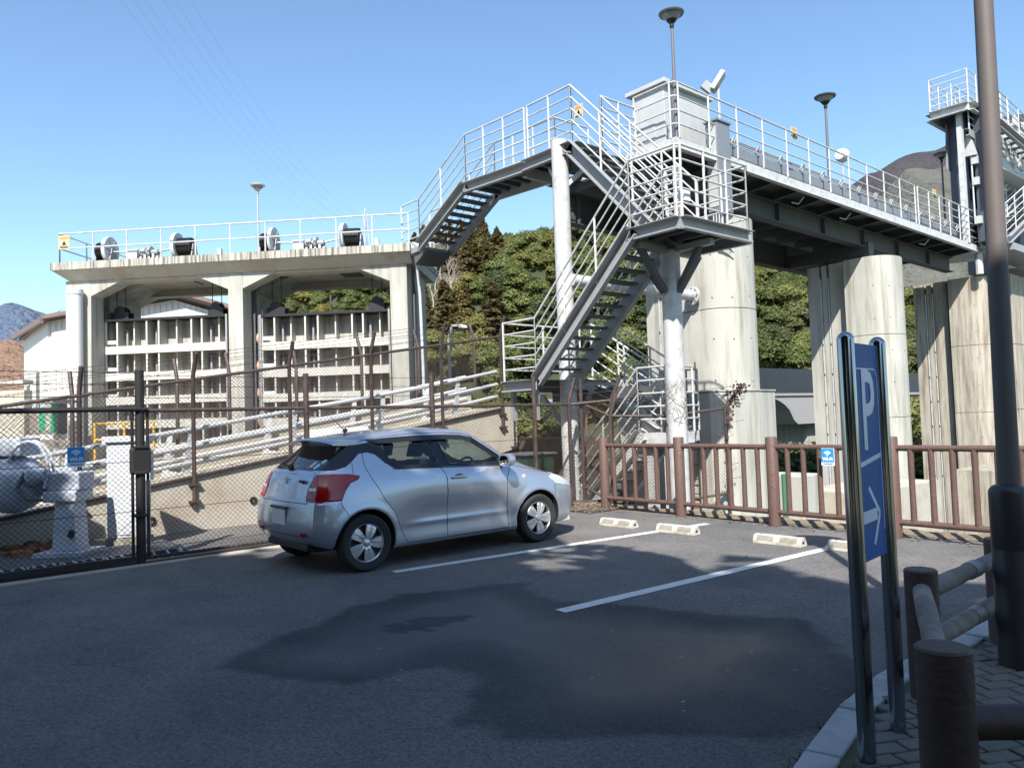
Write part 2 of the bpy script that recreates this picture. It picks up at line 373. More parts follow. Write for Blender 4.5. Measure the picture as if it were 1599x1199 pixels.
# ================================================================== TERRAIN + MOUNTAINS
def interp(x, T):
    if x <= T[0][0]: return T[0][1]
    for (a, va), (b_, vb) in zip(T[:-1], T[1:]):
        if x <= b_: return va+(vb-va)*(x-a)/(b_-a)
    return T[-1][1]
RIDGE = [(-200,700),(380,560),(430,500),(455,472),(480,452),(520,424),(600,416),(655,402),(700,392),(760,386),(800,394),(850,384),(890,376),(940,362),(980,352),(1030,372),(1100,400),(1175,424),(1265,430),(1350,455),(1440,478),(1520,500),(1599,520),(1800,560)]
DR = [(-200,200),(450,225),(600,205),(800,190),(980,180),(1175,165),(1440,160),(1800,160)]
def hor(x): return 654.5-.0335*(x-799.5)
def ridge_z(px):    # treetop height at ridge
    D = interp(px, DR); return 1.55+(hor(px)-interp(px, RIDGE))*D/1200
def slope_pt(px, t):   # t 0 foot .. 1 ridge
    D1 = interp(px, DR); D0 = interp(px, [(-200,110),(450,110),(700,88),(980,85),(1175,82),(1800,82)]); D = D0+(D1-D0)*t
    z = -4.5+(max(.5, ridge_z(px)-5.2)+4.5)*(math.sin(t*PI/2)**.9)
    p = at(px, hor(px), D=D); return Vector((p.x, p.y, z)), D
mb = MB(); NX = 90; NT = 30
for i in range(NX+1):
    px = -900+i*(3400/NX)
    for j in range(NT+1):
        t = j/NT*1.5
        if t <= 1: p, D = slope_pt(px, t)
        else:
            p, D = slope_pt(px, 1); q = at(px, hor(px), D=D*(1+(t-1)*1.2)); p = Vector((q.x, q.y, p.z-(t-1)*40))
        mb.v.append((p.x, p.y, p.z+fbm(p.x, p.y, .05)*1.0))
mb.f = [(i*(NT+1)+j, (i+1)*(NT+1)+j, (i+1)*(NT+1)+j+1, i*(NT+1)+j+1) for i in range(NX) for j in range(NT)]
FLOOR = mat('forest_floor', (.035,.042,.016), .95, var=.4, scale=.3, coords='World')
struct(mb.build('hillside', FLOOR, smooth=True))
mb = MB(); mb.box((-3000,-3000,-6.5), (3000,3000,-6)); struct(mb.build('valley_floor', mat('valley_grass', (.12,.13,.06), .95, var=.3, scale=.02, coords='World')))

def mountain(name, T, D0, D1, colA, colB, seed, rough=.05, steps=24, x0=-700, x1=2300, zfoot=-5):
    mb = MB(); N = int((x1-x0)/12); zs = []
    for i in range(N+1):
        px = x0+i*12
        top = 1.55+(hor(px)-interp(px, T))*D1/1200
        for j in range(steps+1):
            t = j/steps; D = D0+(D1-D0)*t
            p = at(px, hor(px), D=D); z = zfoot+(top-zfoot)*t**1.15
            z += fbm(p.x+seed*100, p.y, 3.0/D1)*D1*rough*math.sin(t*PI)*1.2+fbm(p.x+seed, p.y, 14.0/D1)*D1*.010*(1 if j else 0)
            mb.v.append((p.x, p.y, z))
    n_ = steps+1
    mb.f = [(i*n_+j, (i+1)*n_+j, (i+1)*n_+j+1, i*n_+j+1) for i in range(N) for j in range(steps)]
    m = mat(name+'_cover', colA, .95, var=.22, scale=60/D1*.6, coords='World', dirt=colB, dirt_amt=.85, dscale=14/D1, bump=1.0, bscale=150/D1)
    m.node_tree.nodes['Bump'].inputs['Distance'].default_value = D1*.012
    struct(mb.build(name, m, smooth=True))
mountain('mountain', [(-700,640),(1000,560),(1100,440),(1170,362),(1230,340),(1300,316),(1340,292),(1372,272),(1400,262),(1428,246),(1455,236),(1500,215),(1599,175),(1800,120),(2300,60)], 350, 760, (.040,.034,.042), (.062,.052,.052), 2)
mountain('mountain_spur', [(-700,660),(1000,600),(1100,480),(1165,365),(1200,372),(1265,392),(1310,372),(1350,345),(1400,300),(1440,262),(1480,252),(1540,240),(1599,232),(1800,220),(2300,200)], 230, 460, (.10,.10,.085), (.04,.045,.03), 5)
mountain('far_mountain', [(-700,480),(-100,505),(0,517),(15,516),(60,528),(200,560),(300,600),(400,640),(700,655),(2300,640)], 900, 2600, (.075,.105,.16), (.10,.125,.17), 9, x1=900)  # blue of the distant haze is put into the cover colour
mountain('brown_hill', [(-700,530),(0,547),(30,550),(100,560),(240,590),(330,625),(900,650)], 150, 420, (.20,.12,.08), (.09,.08,.04), 11, x1=700)
# ================================================================== TREES
def leafmat(name, c1, c2, c3):
    m = bpy.data.materials.new(name); m.use_nodes = True; n = m.node_tree.nodes; L = m.node_tree.links; b = n['Principled BSDF']
    b.inputs['Roughness'].default_value = .6; b.inputs['Specular IOR Level'].default_value = .35
    g = n.new('ShaderNodeNewGeometry'); oi = n.new('ShaderNodeObjectInfo')
    ns = n.new('ShaderNodeTexNoise'); ns.inputs['Scale'].default_value = .9; ns.inputs['Detail'].default_value = 3; L.new(g.outputs['Position'], ns.inputs['Vector'])
    r = n.new('ShaderNodeValToRGB'); r.color_ramp.elements[0].color = (*c1, 1); r.color_ramp.elements[1].color = (*c3, 1); r.color_ramp.elements[0].position = .1; r.color_ramp.elements[1].position = .9
    e = r.color_ramp.elements.new(.5); e.color = (*c2, 1)
    ma = n.new('ShaderNodeMath'); ma.operation = 'MULTIPLY_ADD'; ma.inputs[1].default_value = .5; L.new(oi.outputs['Random'], ma.inputs[0])
    m2 = n.new('ShaderNodeMath'); m2.operation = 'MULTIPLY'; m2.inputs[1].default_value = .5; L.new(ns.outputs['Fac'], m2.inputs[0]); L.new(m2.outputs[0], ma.inputs[2])
    m3 = n.new('ShaderNodeMath'); m3.operation = 'MULTIPLY_ADD'; m3.inputs[1].default_value = .35; m3.inputs[2].default_value = -.12; L.new(g.outputs['Random Per Island'], m3.inputs[0])
    m4 = n.new('ShaderNodeMath'); m4.operation = 'ADD'; L.new(ma.outputs[0], m4.inputs[0]); L.new(m3.outputs[0], m4.inputs[1]); L.new(m4.outputs[0], r.inputs[0])
    L.new(r.outputs[0], b.inputs['Base Color'])
    t = n.new('ShaderNodeBsdfTranslucent'); L.new(r.outputs[0], t.inputs[0]); mx = n.new('ShaderNodeMixShader'); mx.inputs[0].default_value = .38
    o = n['Material Output']; L.new(b.outputs[0], mx.inputs[1]); L.new(t.outputs[0], mx.inputs[2]); L.new(mx.outputs[0], o.inputs[0])
    return m
LGREEN = leafmat('broadleaf_green', (.06,.085,.024), (.12,.145,.042), (.21,.21,.07))
LDARK = leafmat('dark_broadleaf', (.04,.06,.024), (.08,.10,.036), (.14,.15,.055))
LCEDAR = leafmat('brown_cedar', (.085,.072,.03), (.135,.108,.045), (.19,.145,.06))
LCEDG = leafmat('green_cedar', (.025,.032,.012), (.05,.058,.02), (.085,.08,.025))
LLIME = leafmat('yellow_green_leaf', (.08,.09,.025), (.15,.155,.04), (.23,.21,.06))
BARK = mat('bark', (.10,.075,.055), .95, var=.3, scale=6, bump=.6)
BARKG = mat('grey_bare_bark', (.30,.26,.22), .95, var=.25, scale=6)

def cards(name, P, N, size, m, rng, aspect=1.0):
    k = len(P); n = N/np.linalg.norm(N, axis=1)[:, None]
    r = rng.normal(size=(k, 3)); u = np.cross(n, r); u /= np.linalg.norm(u, axis=1)[:, None]; v = np.cross(n, u)
    s = (size*(.6+.8*rng.random(k)))[:, None]
    bend = n*s*.25
    V = np.empty((k*4, 3)); V[0::4] = P-u*s*.5; V[1::4] = P-v*s*.35*aspect+bend*.6; V[2::4] = P+u*s*.5; V[3::4] = P+v*s*.35*aspect+bend*.6
    me = bpy.data.meshes.new(name); me.vertices.add(k*4); me.vertices.foreach_set('co', V.ravel())
    me.loops.add(k*4); me.loops.foreach_set('vertex_index', np.arange(k*4)); me.polygons.add(k)
    me.polygons.foreach_set('loop_start', np.arange(k)*4); me.polygons.foreach_set('loop_total', np.full(k, 4))
    me.update(calc_edges=True); me.materials.append(m); return me
def broad(seed, Rr=3.0, H=6.5, n=2600, size=.42, m=None, lobes=13):
    rng = np.random.default_rng(seed); cs = []
    for i in range(lobes):
        a = rng.random()*2*PI; rr = Rr*.62*math.sqrt(rng.random()); z = H*.30+rng.random()*H*.52; sh = 1-.45*max(0, (z/H-.5)*2)
        cs.append((rr*sh*math.cos(a), rr*sh*math.sin(a), z, Rr*(.28+.2*rng.random())))
    cs.append((0, 0, H*.82, Rr*.36)); P = []; N = []
    w_ = np.array([c[3]**2 for c in cs]); w_ /= w_.sum()
    idx = rng.choice(len(cs), n, p=w_)
    for i in idx:
        c = cs[i]; d = rng.normal(size=3); d /= np.linalg.norm(d); d[2] = abs(d[2])*.9-.25 if rng.random() < .85 else d[2]
        q = np.array(c[:3])+d*c[3]*(.82+.25*rng.random()); P.append(q); N.append(d+rng.normal(size=3)*.45+np.array((0,0,.35)))
    return cards('crown', np.array(P), np.array(N), size, m, rng), cs
def cedar(seed, Rr=2.0, H=10, n=2600, size=.5, m=None):
    rng = np.random.default_rng(seed); P = []; N = []
    nb = 150
    br = [(rng.random()**.8, rng.random()*2*PI) for _ in range(nb)]
    for i in range(n):
        t, a = br[rng.integers(nb)]; z = H*(.16+.84*t); R = Rr*(1-t)**.75*(.85+.3*math.sin(a*3+seed))+.12
        f = rng.random()**.6; a += rng.normal()*.12
        P.append((R*f*math.cos(a), R*f*math.sin(a), z-R*f*.28+rng.normal()*.14)); N.append((math.cos(a)*.5+rng.normal()*.4, math.sin(a)*.5+rng.normal()*.4, .7))
    return cards('crown', np.array(P), np.array(N), size, m, rng, 1.3)
def trunk_mesh(seed, H, r, m, cs=None):
    rnd = random.Random(seed); mb = MB()
    mb.tube([(0,0,-1), (.05,.03,H*.35), (-.05,.05,H*.6), (0,0,H*.85)], [r, r*.8, r*.5, r*.15], 7)
    for k in range(7 if cs else 0):
        c = cs[k % len(cs)]; z0 = H*(.25+.3*rnd.random()); mb.tube([(0,0,z0), (c[0]*.5, c[1]*.5, (z0+c[2])*.5+.2), (c[0], c[1], c[2])], [r*.45, r*.3, r*.08], 5)
    me = bpy.data.meshes.new('trunk'); me.from_pydata(mb.v, [], mb.f); me.materials.append(m); return me
def bare(seed, H, m):
    rnd = random.Random(seed); mb = MB()
    def grow(p, d, L, r, k):
        q = p+d*L; mb.tube([p, p.lerp(q, .5)+Vector((rnd.gauss(0, .04*L), rnd.gauss(0, .04*L), 0)), q], [r, r*.85, r*.65], 4, cap=False)
        if k == 0: return
        for _ in range(3 if k > 2 else 3):
            dd = (d+Vector((rnd.gauss(0,.45), rnd.gauss(0,.45), rnd.gauss(.12,.25)))).normalized(); grow(q, dd, L*rnd.uniform(.6,.82), r*.6, k-1)
    grow(Vector((0,0,-.5)), Vector((0,0,1)), H*.32, .14, 5)
    me = bpy.data.meshes.new('branches'); me.from_pydata(mb.v, [], mb.f); me.materials.append(m); return me
def treeproto(meshes):    # list of (name, mesh)
    return meshes
PB = []
for i in range(5):
    me, cs = broad(20+i, 3.3, 7.2, 8500, .32, LGREEN if i < 3 else (LDARK if i == 3 else LLIME)); PB.append([('crown', me), ('trunk', trunk_mesh(i, 6.8, .18, BARK, cs))])
PC = []
for i in range(3):
    PC.append([('crown', cedar(50+i, 2.5, 10.5, 8500, .32, LCEDAR)), ('trunk', trunk_mesh(i, 10.5, .16, BARK))])
for i in range(2):
    PC.append([('crown', cedar(60+i, 1.7, 9.5, 2600, .46, LCEDG)), ('trunk', trunk_mesh(i, 10.5, .16, BARK))])
PX = [[('branches', bare(5+i, 6.5, BARKG))] for i in range(2)]
def plant(name, proto, loc, sc, rz, label, cat, group):
    r = thing(name, label, cat, loc, rz, group); r.scale = (sc[0], sc[0], sc[1])
    for nm, me in proto:
        o = bpy.data.objects.new(nm, me); COL.objects.link(o); o.parent = r
    return r
rnd = random.Random(3)
def region(px):
    if px < 655: return 'seen through the sluice frame'
    if px < 880: return 'between the frame and the tall round post'
    if px < 1060: return 'behind the steel stairs'
    if px < 1290: return 'in the gap between first and second pier'
    return 'in the gap left of the third pier'
cnt = 0
def place(px, t, kind):
    global cnt
    p, D = slope_pt(px, t); sc = rnd.uniform(.8, 1.2); rz = rnd.random()*6.28
    if kind == 'broad':
        i = rnd.choice([0,1,2,0,1,2,3,4] if px < 1150 else [0,1,2,4,4,3]); kn = {3:'dark green',4:'yellow green'}.get(i, 'mid green')
        plant('broadleaf_tree', PB[i], p-Vector((0,0,.8)), (sc*(.95+.25*rnd.random()), sc), rz, f'{kn} broadleaf tree on the slope {region(px)}', 'tree', f'{kn} broadleaf trees {region(px)}')
    elif kind == 'cedar':
        i = rnd.choice([0,1,2]); plant('cedar_tree', PC[i], p-Vector((0,0,1)), (sc*1.2, sc*.88), rz, f'rust brown cedar on the slope {region(px)}', 'tree', f'rust brown cedars {region(px)}')
    elif kind == 'gcedar':
        i = rnd.choice([3,4]); plant('cedar_tree', PC[i], p-Vector((0,0,1)), (sc*1.1, sc*.85), rz, f'dark green cedar on the slope {region(px)}', 'tree', f'dark green cedars {region(px)}')
    else:
        plant('bare_tree', PX[rnd.randrange(2)], p, (sc*1.25, sc*1.1), rz, f'leafless grey tree on the slope {region(px)}', 'tree', f'bare grey trees {region(px)}')
    cnt += 1
# rows from foot to ridge
for row in range(11):
    t = .05+row*.095
    D = slope_pt(800, t)[1]; step = 4.4*1200/D
    px = 440+rnd.random()*step
    while px < 1560:
        hidden = (1090 < px < 1150) or (1345 < px < 1405) or (px > 1450) or (px < 640 and t < .25)
        if not hidden:
            k = 'broad'
            if 650 < px < 790 and rnd.random() < (.75 if t > .35 else .3): k = 'cedar'
            if 700 < px < 790 and t > .85: k = 'cedar' if rnd.random() < .6 else 'broad'
            if 660 < px < 720 and .3 < t < .62: k = 'bare' if rnd.random() < .6 else 'cedar'
            if 780 < px < 800 and t > .8: k = 'gcedar'
            if 890 < px < 1000 and t > .8: k = 'gcedar' if rnd.random() < .8 else 'cedar'
            if 1420 < px < 1445: k = 'cedar' if rnd.random() < .5 else 'broad'
            if 1170 < px < 1185 and t > .8: k = 'cedar'
            if 1205 < px < 1235 and t > .93: k = 'bare'
            place(px, t+rnd.uniform(-.03,.03), k)
        px += step*(.62 if 655 < px < 790 else 1)*rnd.uniform(.75, 1.15)
# bushes on the far bank, under the arch bridge
for i, (px, D) in enumerate([(1190,30),(1212,31),(1235,30),(1258,31),(1205,35),(1230,36),(1255,35),(1430,33),(700,34),(735,36),(770,35),(665,36)]):
    q = at(px, hor(px), D=D); plant('riverside_bush', PB[[0,4,3][i % 3]], (q.x, q.y, -5.0 if px > 1000 else -2.5), (.95,.72), i*1.3, 'leafy bush on the river bank '+('below the arched road bridge' if px < 1300 and px > 1000 else 'beyond the ramp' if px < 1000 else 'in the slit right of the second pier'), 'bush', 'bushes on the river bank')
# shade trees standing behind the viewer, they throw the shadow over the car park
shade_crowns = [broad(90+i, 4.0, 9, 2600, .62, LDARK, 15) for i in range(2)]
SH = [[('crown', me), ('trunk', trunk_mesh(70+i, 9, .3, BARK, cs))] for i, (me, cs) in enumerate(shade_crowns)]
SHADE = globals().get('SHADE_POS') or [(-2.6,-7.8,1.45),(.3,-4.7,1.42),(2.9,-4.4,1.42),(5.9,-4.7,1.48),(9.2,-5.2,1.45),(-6.5,-12.6,1.45),(-1.0,-12.2,1.5),(3.2,-9.6,1.5),(7.2,-9.2,1.5),(11.3,-9.2,1.5),(1.5,-15.5,1.5)]
for i, (x, y, s_) in enumerate(SHADE):
    plant('shade_tree', SH[i % 2], (x, y, 0), (s_*.93, s_*1.08), i*2.1, 'tall evergreen behind the viewer shading the asphalt', 'tree', 'evergreens behind the viewer')
print('trees', cnt)
# ================================================================== LEFT SLUICE FRAME (own axes: a along the front, b away)
OA = at(640, 382, D=19.0); OA = Vector((OA.x, OA.y, 0)); OL = at(78, 408, D=19.9); OL = Vector((OL.x, OL.y, 0))
ea = (OA-OL).normalized(); eb = Vector((-ea.y, ea.x, 0)); LA = (OA-OL).length; ZS = 5.98
FR_RZ = math.atan2(ea.y, ea.x)
fr = thing('winch_portal', 'grimy pale concrete frame of three columns and a deck carrying the winches over two gates', 'sluice frame', OL, FR_RZ)
def sA(px, off=0.0):       # pixel column -> distance along the frame, on a plane `off` behind the front
    k = ray(px, hor(px)); p0 = OL+eb*off; n_ = eb; t = (p0-EYE).dot(n_)/k.dot(n_); return ((EYE+k*t)-OL).dot(ea)
def zA(px, y, off=0.0):
    k = ray(px, y); p0 = OL+eb*off; t = (p0-EYE).dot(eb)/k.dot(eb); return (EYE+k*t).z
Lc = lambda s, t, z: (s, t, z)     # local coordinates of the frame
def lb(mb, name, m, root=fr, **k): return mb.build(name, m, root, world=False, **k)
mb = MB(); mb.prism([(0,0,ZS-.19),(0,0,ZS),(0,3.6,ZS),(0,3.6,ZS-.19)], (0,0,0), (LA,0,0)); lb(mb, 'deck_edge', CONCS)
# tapered soffit and cross beam
mb = MB(); x0_, x1_ = .02, LA-.02; mb.add([(x0_,.02,ZS-.192),(x1_,.02,ZS-.192),(x1_,3.58,ZS-.192),(x0_,3.58,ZS-.192),(.33,.3,ZS-.44),(x1_,.3,ZS-.44),(x1_,3.2,ZS-.44),(.33,3.2,ZS-.44)], [(0,3,2,1),(4,5,6,7),(0,1,5,4),(1,2,6,5),(2,3,7,6),(3,0,4,7)]); lb(mb, 'soffit', CONCW)
cols = [(sA(103,.3), sA(143,.3)), (sA(359,.3), sA(382,.3)), (sA(614,.3), sA(641,.3))]
for i, (s0, s1) in enumerate(cols):
    mb = MB(); mb.box((s0,.32,-5), (s1,.86,ZS-.43)); mb.box((s0+.12 if i else s0, .86,-5), (s1-.12,1.15,ZS-.43)); mb.box((s0, 1.15,-5), (s1,2.6,ZS-.43)); lb(mb, 'column', CONC, bevel=.015)
    mb = MB(); h_ = .42
    for sg, s in ((-1, s0), (1, s1)):
        if (i == 0 and sg < 0) or (i == 2 and sg > 0): continue
        mb.prism([(s,.33,ZS-.43),(s+sg*.95,.33,ZS-.43),(s,.33,ZS-.43-h_)], (0,0,0), (0,.5,0)); mb.prism([(s,1.2,ZS-.43),(s+sg*.95,1.2,ZS-.43),(s,1.2,ZS-.43-h_)], (0,0,0), (0,1.4,0))
    lb(mb, 'haunch', CONC)
mb = MB(); mb.box((cols[0][1],.36,ZS-.5), (cols[1][0],.8,ZS-.43)); mb.box((cols[1][1],.36,ZS-.5), (cols[2][0],.8,ZS-.43)); lb(mb, 'cross_beam', CONCW)
mb = MB(); mb.box((cols[0][1],2.2,ZS-.62), (cols[1][0],2.5,ZS-.43)); mb.box((cols[1][1],2.2,ZS-.62), (cols[2][0],2.5,ZS-.43)); lb(mb, 'cross_beam', CONCW)
# railing round the deck
base = Vector((0,0,ZS))
def rl(pts): return [OL+ea*s+eb*t+Vector((0,0,ZS)) for s, t in pts]
rr_ = thing('deck_railing', 'galvanised two bar railing round the winch deck', 'railing', OL+Vector((0,0,ZS)), 0)
GR = GALV
railing(rr_, rl([(.18,.12),(LA-.05,.12)]), h=.78, bars=1, sp=.97, r=.018, rp=.02, m=WHITE)
railing(rr_, rl([(.18,.12),(.18,3.4)]), h=.78, bars=1, sp=1.1, r=.018, rp=.02, m=WHITE)
railing(rr_, rl([(.18,3.4),(LA-.05,3.4)]), h=.78, bars=1, sp=1.9, r=.018, rp=.02, m=WHITE)
def warn(loc, nrm, w_, h_, label, parent=None, text='危険'):
    nrm = Vector(nrm).normalized(); rz = math.atan2(nrm.y, nrm.x)+PI/2
    t = thing('warning_sign', label, 'sign', loc, rz)
    mb = MB(); mb.box((-w_/2, -.006, 0), (w_/2, .006, h_)); mb.build('sign_plate', YELW, t, world=False)
    mb = MB(); mb.box((-w_*.42, -.010, h_*.72), (w_*.42, -.0065, h_*.92)); mb.build('header_band', ORG, t, world=False)
    mb = MB(); mb.prism([(-w_*.2,-.007,h_*.3),(w_*.2,-.007,h_*.3),(0,-.007,h_*.66)], (0,0,0), (0,-.003,0)); mb.build('pictogram', DARK, t, world=False)
    mb = MB(); mb.box((-w_*.38, -.010, h_*.08), (w_*.38, -.0065, h_*.13)); mb.box((-w_*.38, -.010, h_*.17), (w_*.38, -.0065, h_*.22)); mb.build('text_line', DARK, t, world=False)
    return t
YELW = mat('pale_yellow_sign', (.50,.42,.24), .6, var=.15, scale=10); ORG = mat('orange_print', (.50,.24,.07), .6)
q = OL+ea*.34+eb*.08+Vector((0,0,ZS+.36)); warn(q, -eb, .30, .36, 'yellow warning plate on the left corner of the winch deck railing')
# winches
def winch(s0, idx, lbl):
    o_ = thing('gate_winch', lbl, 'winch', OL+ea*s0+eb*.72+Vector((0,0,ZS+.04)), FR_RZ, 'gate winches on the deck')
    o_.scale = (.72,.8,.86)
    X = lambda r, a, b, y=0, z=.42, n=20: MB().lathe([(r*.2, a), (r, a), (r, b), (r*.2, b)], (0, y, z), n, 'X')
    WHP = WHITE
    # bed frame
    b = MB(); b.box((-.55,-.3,0), (3.25,-.18,.09)); b.box((-.55,.5,0), (3.25,.62,.09)); b.box((-.55,-.18,.0), (-.45,.5,.085)); b.box((1.9,-.18,.0), (2.0,.5,.085)); b.build('bed_frame', RUSTB, o_, world=False)
    for sx, fx in ((0, 1), (2.65, 0)):
        d = X(.27, -.36, .0) if fx else X(.27, .1, .62)
        for q_ in range(9):
            xx = (-.34+q_*.04) if fx else (.12+q_*.055); d.lathe([(.27, xx), (.283, xx+.01), (.27, xx+.02)], (0,0,.42), 20, 'X')
        dd = MB(); dd.add([(v[0]+sx, v[1], v[2]) for v in d.v], d.f); dd.build('rope_drum', DARK, o_, world=False, smooth=True)
        fl = X(.42, .0, .13); ff = MB(); ff.add([(v[0]+sx-(.02 if not fx else 0), v[1], v[2]+.02) for v in fl.v], fl.f); ff.build('gear_wheel', PVC, o_, world=False, smooth=True)
        e = MB()
        for xx in ((-.4, .17) if fx else (-.05, .66)):
            e.prism([(sx+xx,-.22,.09),(sx+xx,.26,.09),(sx+xx,.08,.5),(sx+xx,-.08,.5)], (0,0,0), (.04,0,0))
        e.build('bearing_stand', GREYST, o_, world=False)
        sp = MB()
        for a in range(6):
            an = a*PI/3; sp.bar((sx+(.145 if fx else -.05),0,.44), (sx+(.145 if fx else -.05), .36*math.cos(an), .44+.36*math.sin(an)), .05, .02, (1,0,0))
        sp.build('spoke', GREYST, o_, world=False)
    mb = MB(); mb.box((.85,-.2,.09), (1.25,.2,.40)); mb.build('motor_housing', PVC, o_, world=False, bevel=.02)
    mb = MB(); mb.lathe([(.05,1.25),(.10,1.26),(.10,1.32),(.17,1.33),(.17,1.5),(.12,1.52),(.12,1.6),(.2,1.61),(.2,1.7),(.1,1.72),(.1,1.95),(.06,1.96)], (0,0,.3), 14, 'X'); mb.build('motor', GREYST, o_, world=False, smooth=True)
    mb = MB(); mb.tube([(-.3,0,.42),(.9,0,.36)], .03, 8); mb.tube([(1.9,0,.32),(2.7,0,.42)], .03, 8); mb.build('drive_shaft', GALV, o_, world=False)
    mb = MB()
    for k in range(5): mb.box((1.3+k*.16,-.14,.09), (1.38+k*.16,.14,.17+.07*(k % 2)))
    mb.build('motor_mount', PVC, o_, world=False)
    return o_
RUSTB = mat('rust_brown_bed', (.10,.065,.05), .8, var=.3, scale=5)
winch(sA(175,1.2)+.26, 0, 'winch over the left gate with black rope drums and white gear wheels')
winch(sA(427,1.2)+.26, 1, 'winch over the right gate with black rope drums and white gear wheels')
for i, (px, hh) in enumerate(((348,.35),(419,.35),(596,.38))):
    mb = MB(); s_ = sA(px, .9); mb.box((s_-.05,.85,ZS), (s_+.05,.95,ZS+hh)); lb(mb, 'limit_switch_box', PVC)
# slots in soffit
for s_ in ((sA(200,1.9), sA(222,1.9)), (sA(302,1.9), sA(330,1.9)), (sA(443,1.9), sA(470,1.9)), (sA(550,1.9), sA(580,1.9))):
    mb = MB(); mb.box((s_[0], .9, ZS-.46), (s_[1], 1.6, ZS-.442)); lb(mb, 'rope_slot', DARK)
# gate grooves
# gates --------------------------------------------------------------
GATD = mat('gate_skin_paint', (.38,.37,.34), .6, var=.12, scale=3, dirt=(.16,.14,.12), dirt_amt=.6, streak=True, dscale=2)
def gate(px0, px1, ytop, verts, lbl):
    off = .92; s0, s1 = sA(px0, off), sA(px1, off); zt = zA((px0+px1)/2, ytop, off); Wd = s1-s0
    g_ = thing('sluice_gate', lbl, 'sluice gate', OL+ea*s0+eb*off+Vector((0,0,zt)), FR_RZ, 'raised sluice gates')
    ys = [0, .78, 1.5, 2.14, 2.78, 3.4, 4.05]
    mb = MB(); mb.box((0,.42,-ys[-1]), (Wd,.45,-.02)); mb.build('skin_plate', GATD, g_, world=False)
    for k, z in enumerate(ys):
        mb = MB()
        if k == 0: mb.box((-.03,-.04,-.06), (Wd+.03,.42,.0)); mb.build('top_girder', DARK, g_, world=False)
        else:
            mb.box((0,.0,-z-.07), (Wd,.42,-z-.05)); mb.box((0,-.03,-z-.16), (Wd,.0,-z+.05)); mb.build('girder', GATE, g_, world=False)
    fr_ = verts
    for k in range(len(ys)-1):
        for j, f_ in enumerate(fr_):
            x = f_*Wd; mb = MB(); z1 = -ys[k]-(.07 if k else .06)-.0; z0 = -ys[k+1]+.03
            full = j in (0,1,3,4,6,7) or f_ < .03
            if full: mb.box((x-.012,.01,z0-.06), (x+.012,.42,z1)); mb.box((x-.022,-.008,z0), (x+.022,.012,z1))
            else: mb.box((x-.012,.16,z0-.06), (x+.012,.42,z1)); mb.box((x-.018,.14,z0), (x+.018,.16,z1))
            mb.build('stiffener', GATE, g_, world=False)
            if full and j % 2:
                mb = MB(); mb.box((x+.10,.25,z0), (x+.15,.42,z1-.2)); mb.build('stiffener', GREYST, g_, world=False)
    for x0, x1 in ((-.07,-.0), (Wd,Wd+.05)):
        mb = MB(); mb.box((x0,-.06,-ys[-1]), (x1,.45,0)); mb.build('end_plate', GREYST, g_, world=False)
    for k in range(5):
        z = -.62-k*.72; mb = MB(); mb.lathe([(.05,-.16),(.15,-.15),(.16,-.08),(.05,-.07)], (0,.12,z), 14, 'X'); mb.build('guide_roller', ROLL_, g_, world=False, smooth=True)
        mb = MB(); mb.box((.0,.0,z-.05), (.32,.1,z+.05)); mb.build('roller_bracket', PVC, g_, world=False)
    mb = MB()
    for k in range(60): mb.box((-.085,-.075,-ys[-1]+k*.067), (-.05,-.06,-ys[-1]+k*.067+.035))
    stuff(mb.build('rack_teeth', GREYST, g_, world=False))
    for cx, w_ in ((.34,.5), (Wd-.34,.42)):
        prof = [(cx-w_/2,0,0),(cx+w_/2,0,0),(cx+w_/2,0,.2)]+[(cx+w_*.32*math.cos(a),0,.2+.17*math.sin(a)) for a in [PI*i/10 for i in range(11)]]+[(cx-w_/2,0,.2)]
        for y in (.1,.34):
            mb = MB(); mb.prism(prof, (0,y,0), (0,y+.03,0)); mb.build('sheave_cheek', DARK, g_, world=False)
        mb = MB(); mb.lathe([(.05,.12),(.15,.13),(.13,.22),(.15,.31),(.05,.32)], (cx,0,.18), 16, 'Y'); mb.build('sheave', DARK, g_, world=False, smooth=True)
        hz = ZS-zt-.4
        for dx in (-.12,.12):
            mb = MB(); mb.tube([(cx+dx*1.1,.2,.2), (cx+dx,.2,hz+.1)], .012, 5); mb.build('hoist_rope', DARK, g_, world=False)
    mb = MB(); mb.tube([(.02,.0,0),(.02,.0,.3),(.06,0,.42),(.10,.0,.3)], .014, 6); mb.build('lifting_eye', DKST, g_, world=False)
    return g_
GATE = mat('gate_cream_grey_paint', (.46,.45,.41), .6, var=.06, scale=3, dirt=(.36,.33,.28), dirt_amt=.5, streak=True, dscale=2)
ROLL_ = mat('salmon_roller', (.52,.32,.22), .6, var=.2)
VT = [.0,.10,.215,.345,.445,.57,.715,.80,.92,1.0]
gate(166,356,495,VT,'left raised sluice gate of pale steel girders and plates')
gate(412,611,487,VT,'right raised sluice gate of pale steel girders and plates')
# dark slot liners behind the columns
for s0, s1 in ((cols[0][1]+.12, cols[0][1]+.16), (cols[1][1]+.12, cols[1][1]+.17), (cols[2][1]+.12, cols[2][1]+.16)):
    mb = MB(); mb.box((s0-.1,.90,-4), (s1-.1,1.0,ZS-.5)); lb(mb, 'guide_rail', DKST)
mb = MB(); s_ = cols[2][0]; mb.box((s_-.06,.88,-3), (s_-.02,.95,ZS-.9)); mb.box((s_-.11,.88,-3), (s_-.08,.95,ZS-1.2)); lb(mb, 'guide_rail', RUST)
mb = MB(); s_ = cols[1][0]; mb.box((s_-.07,.88,-3), (s_-.03,.95,ZS-.9)); lb(mb, 'guide_rail', RUSTB)
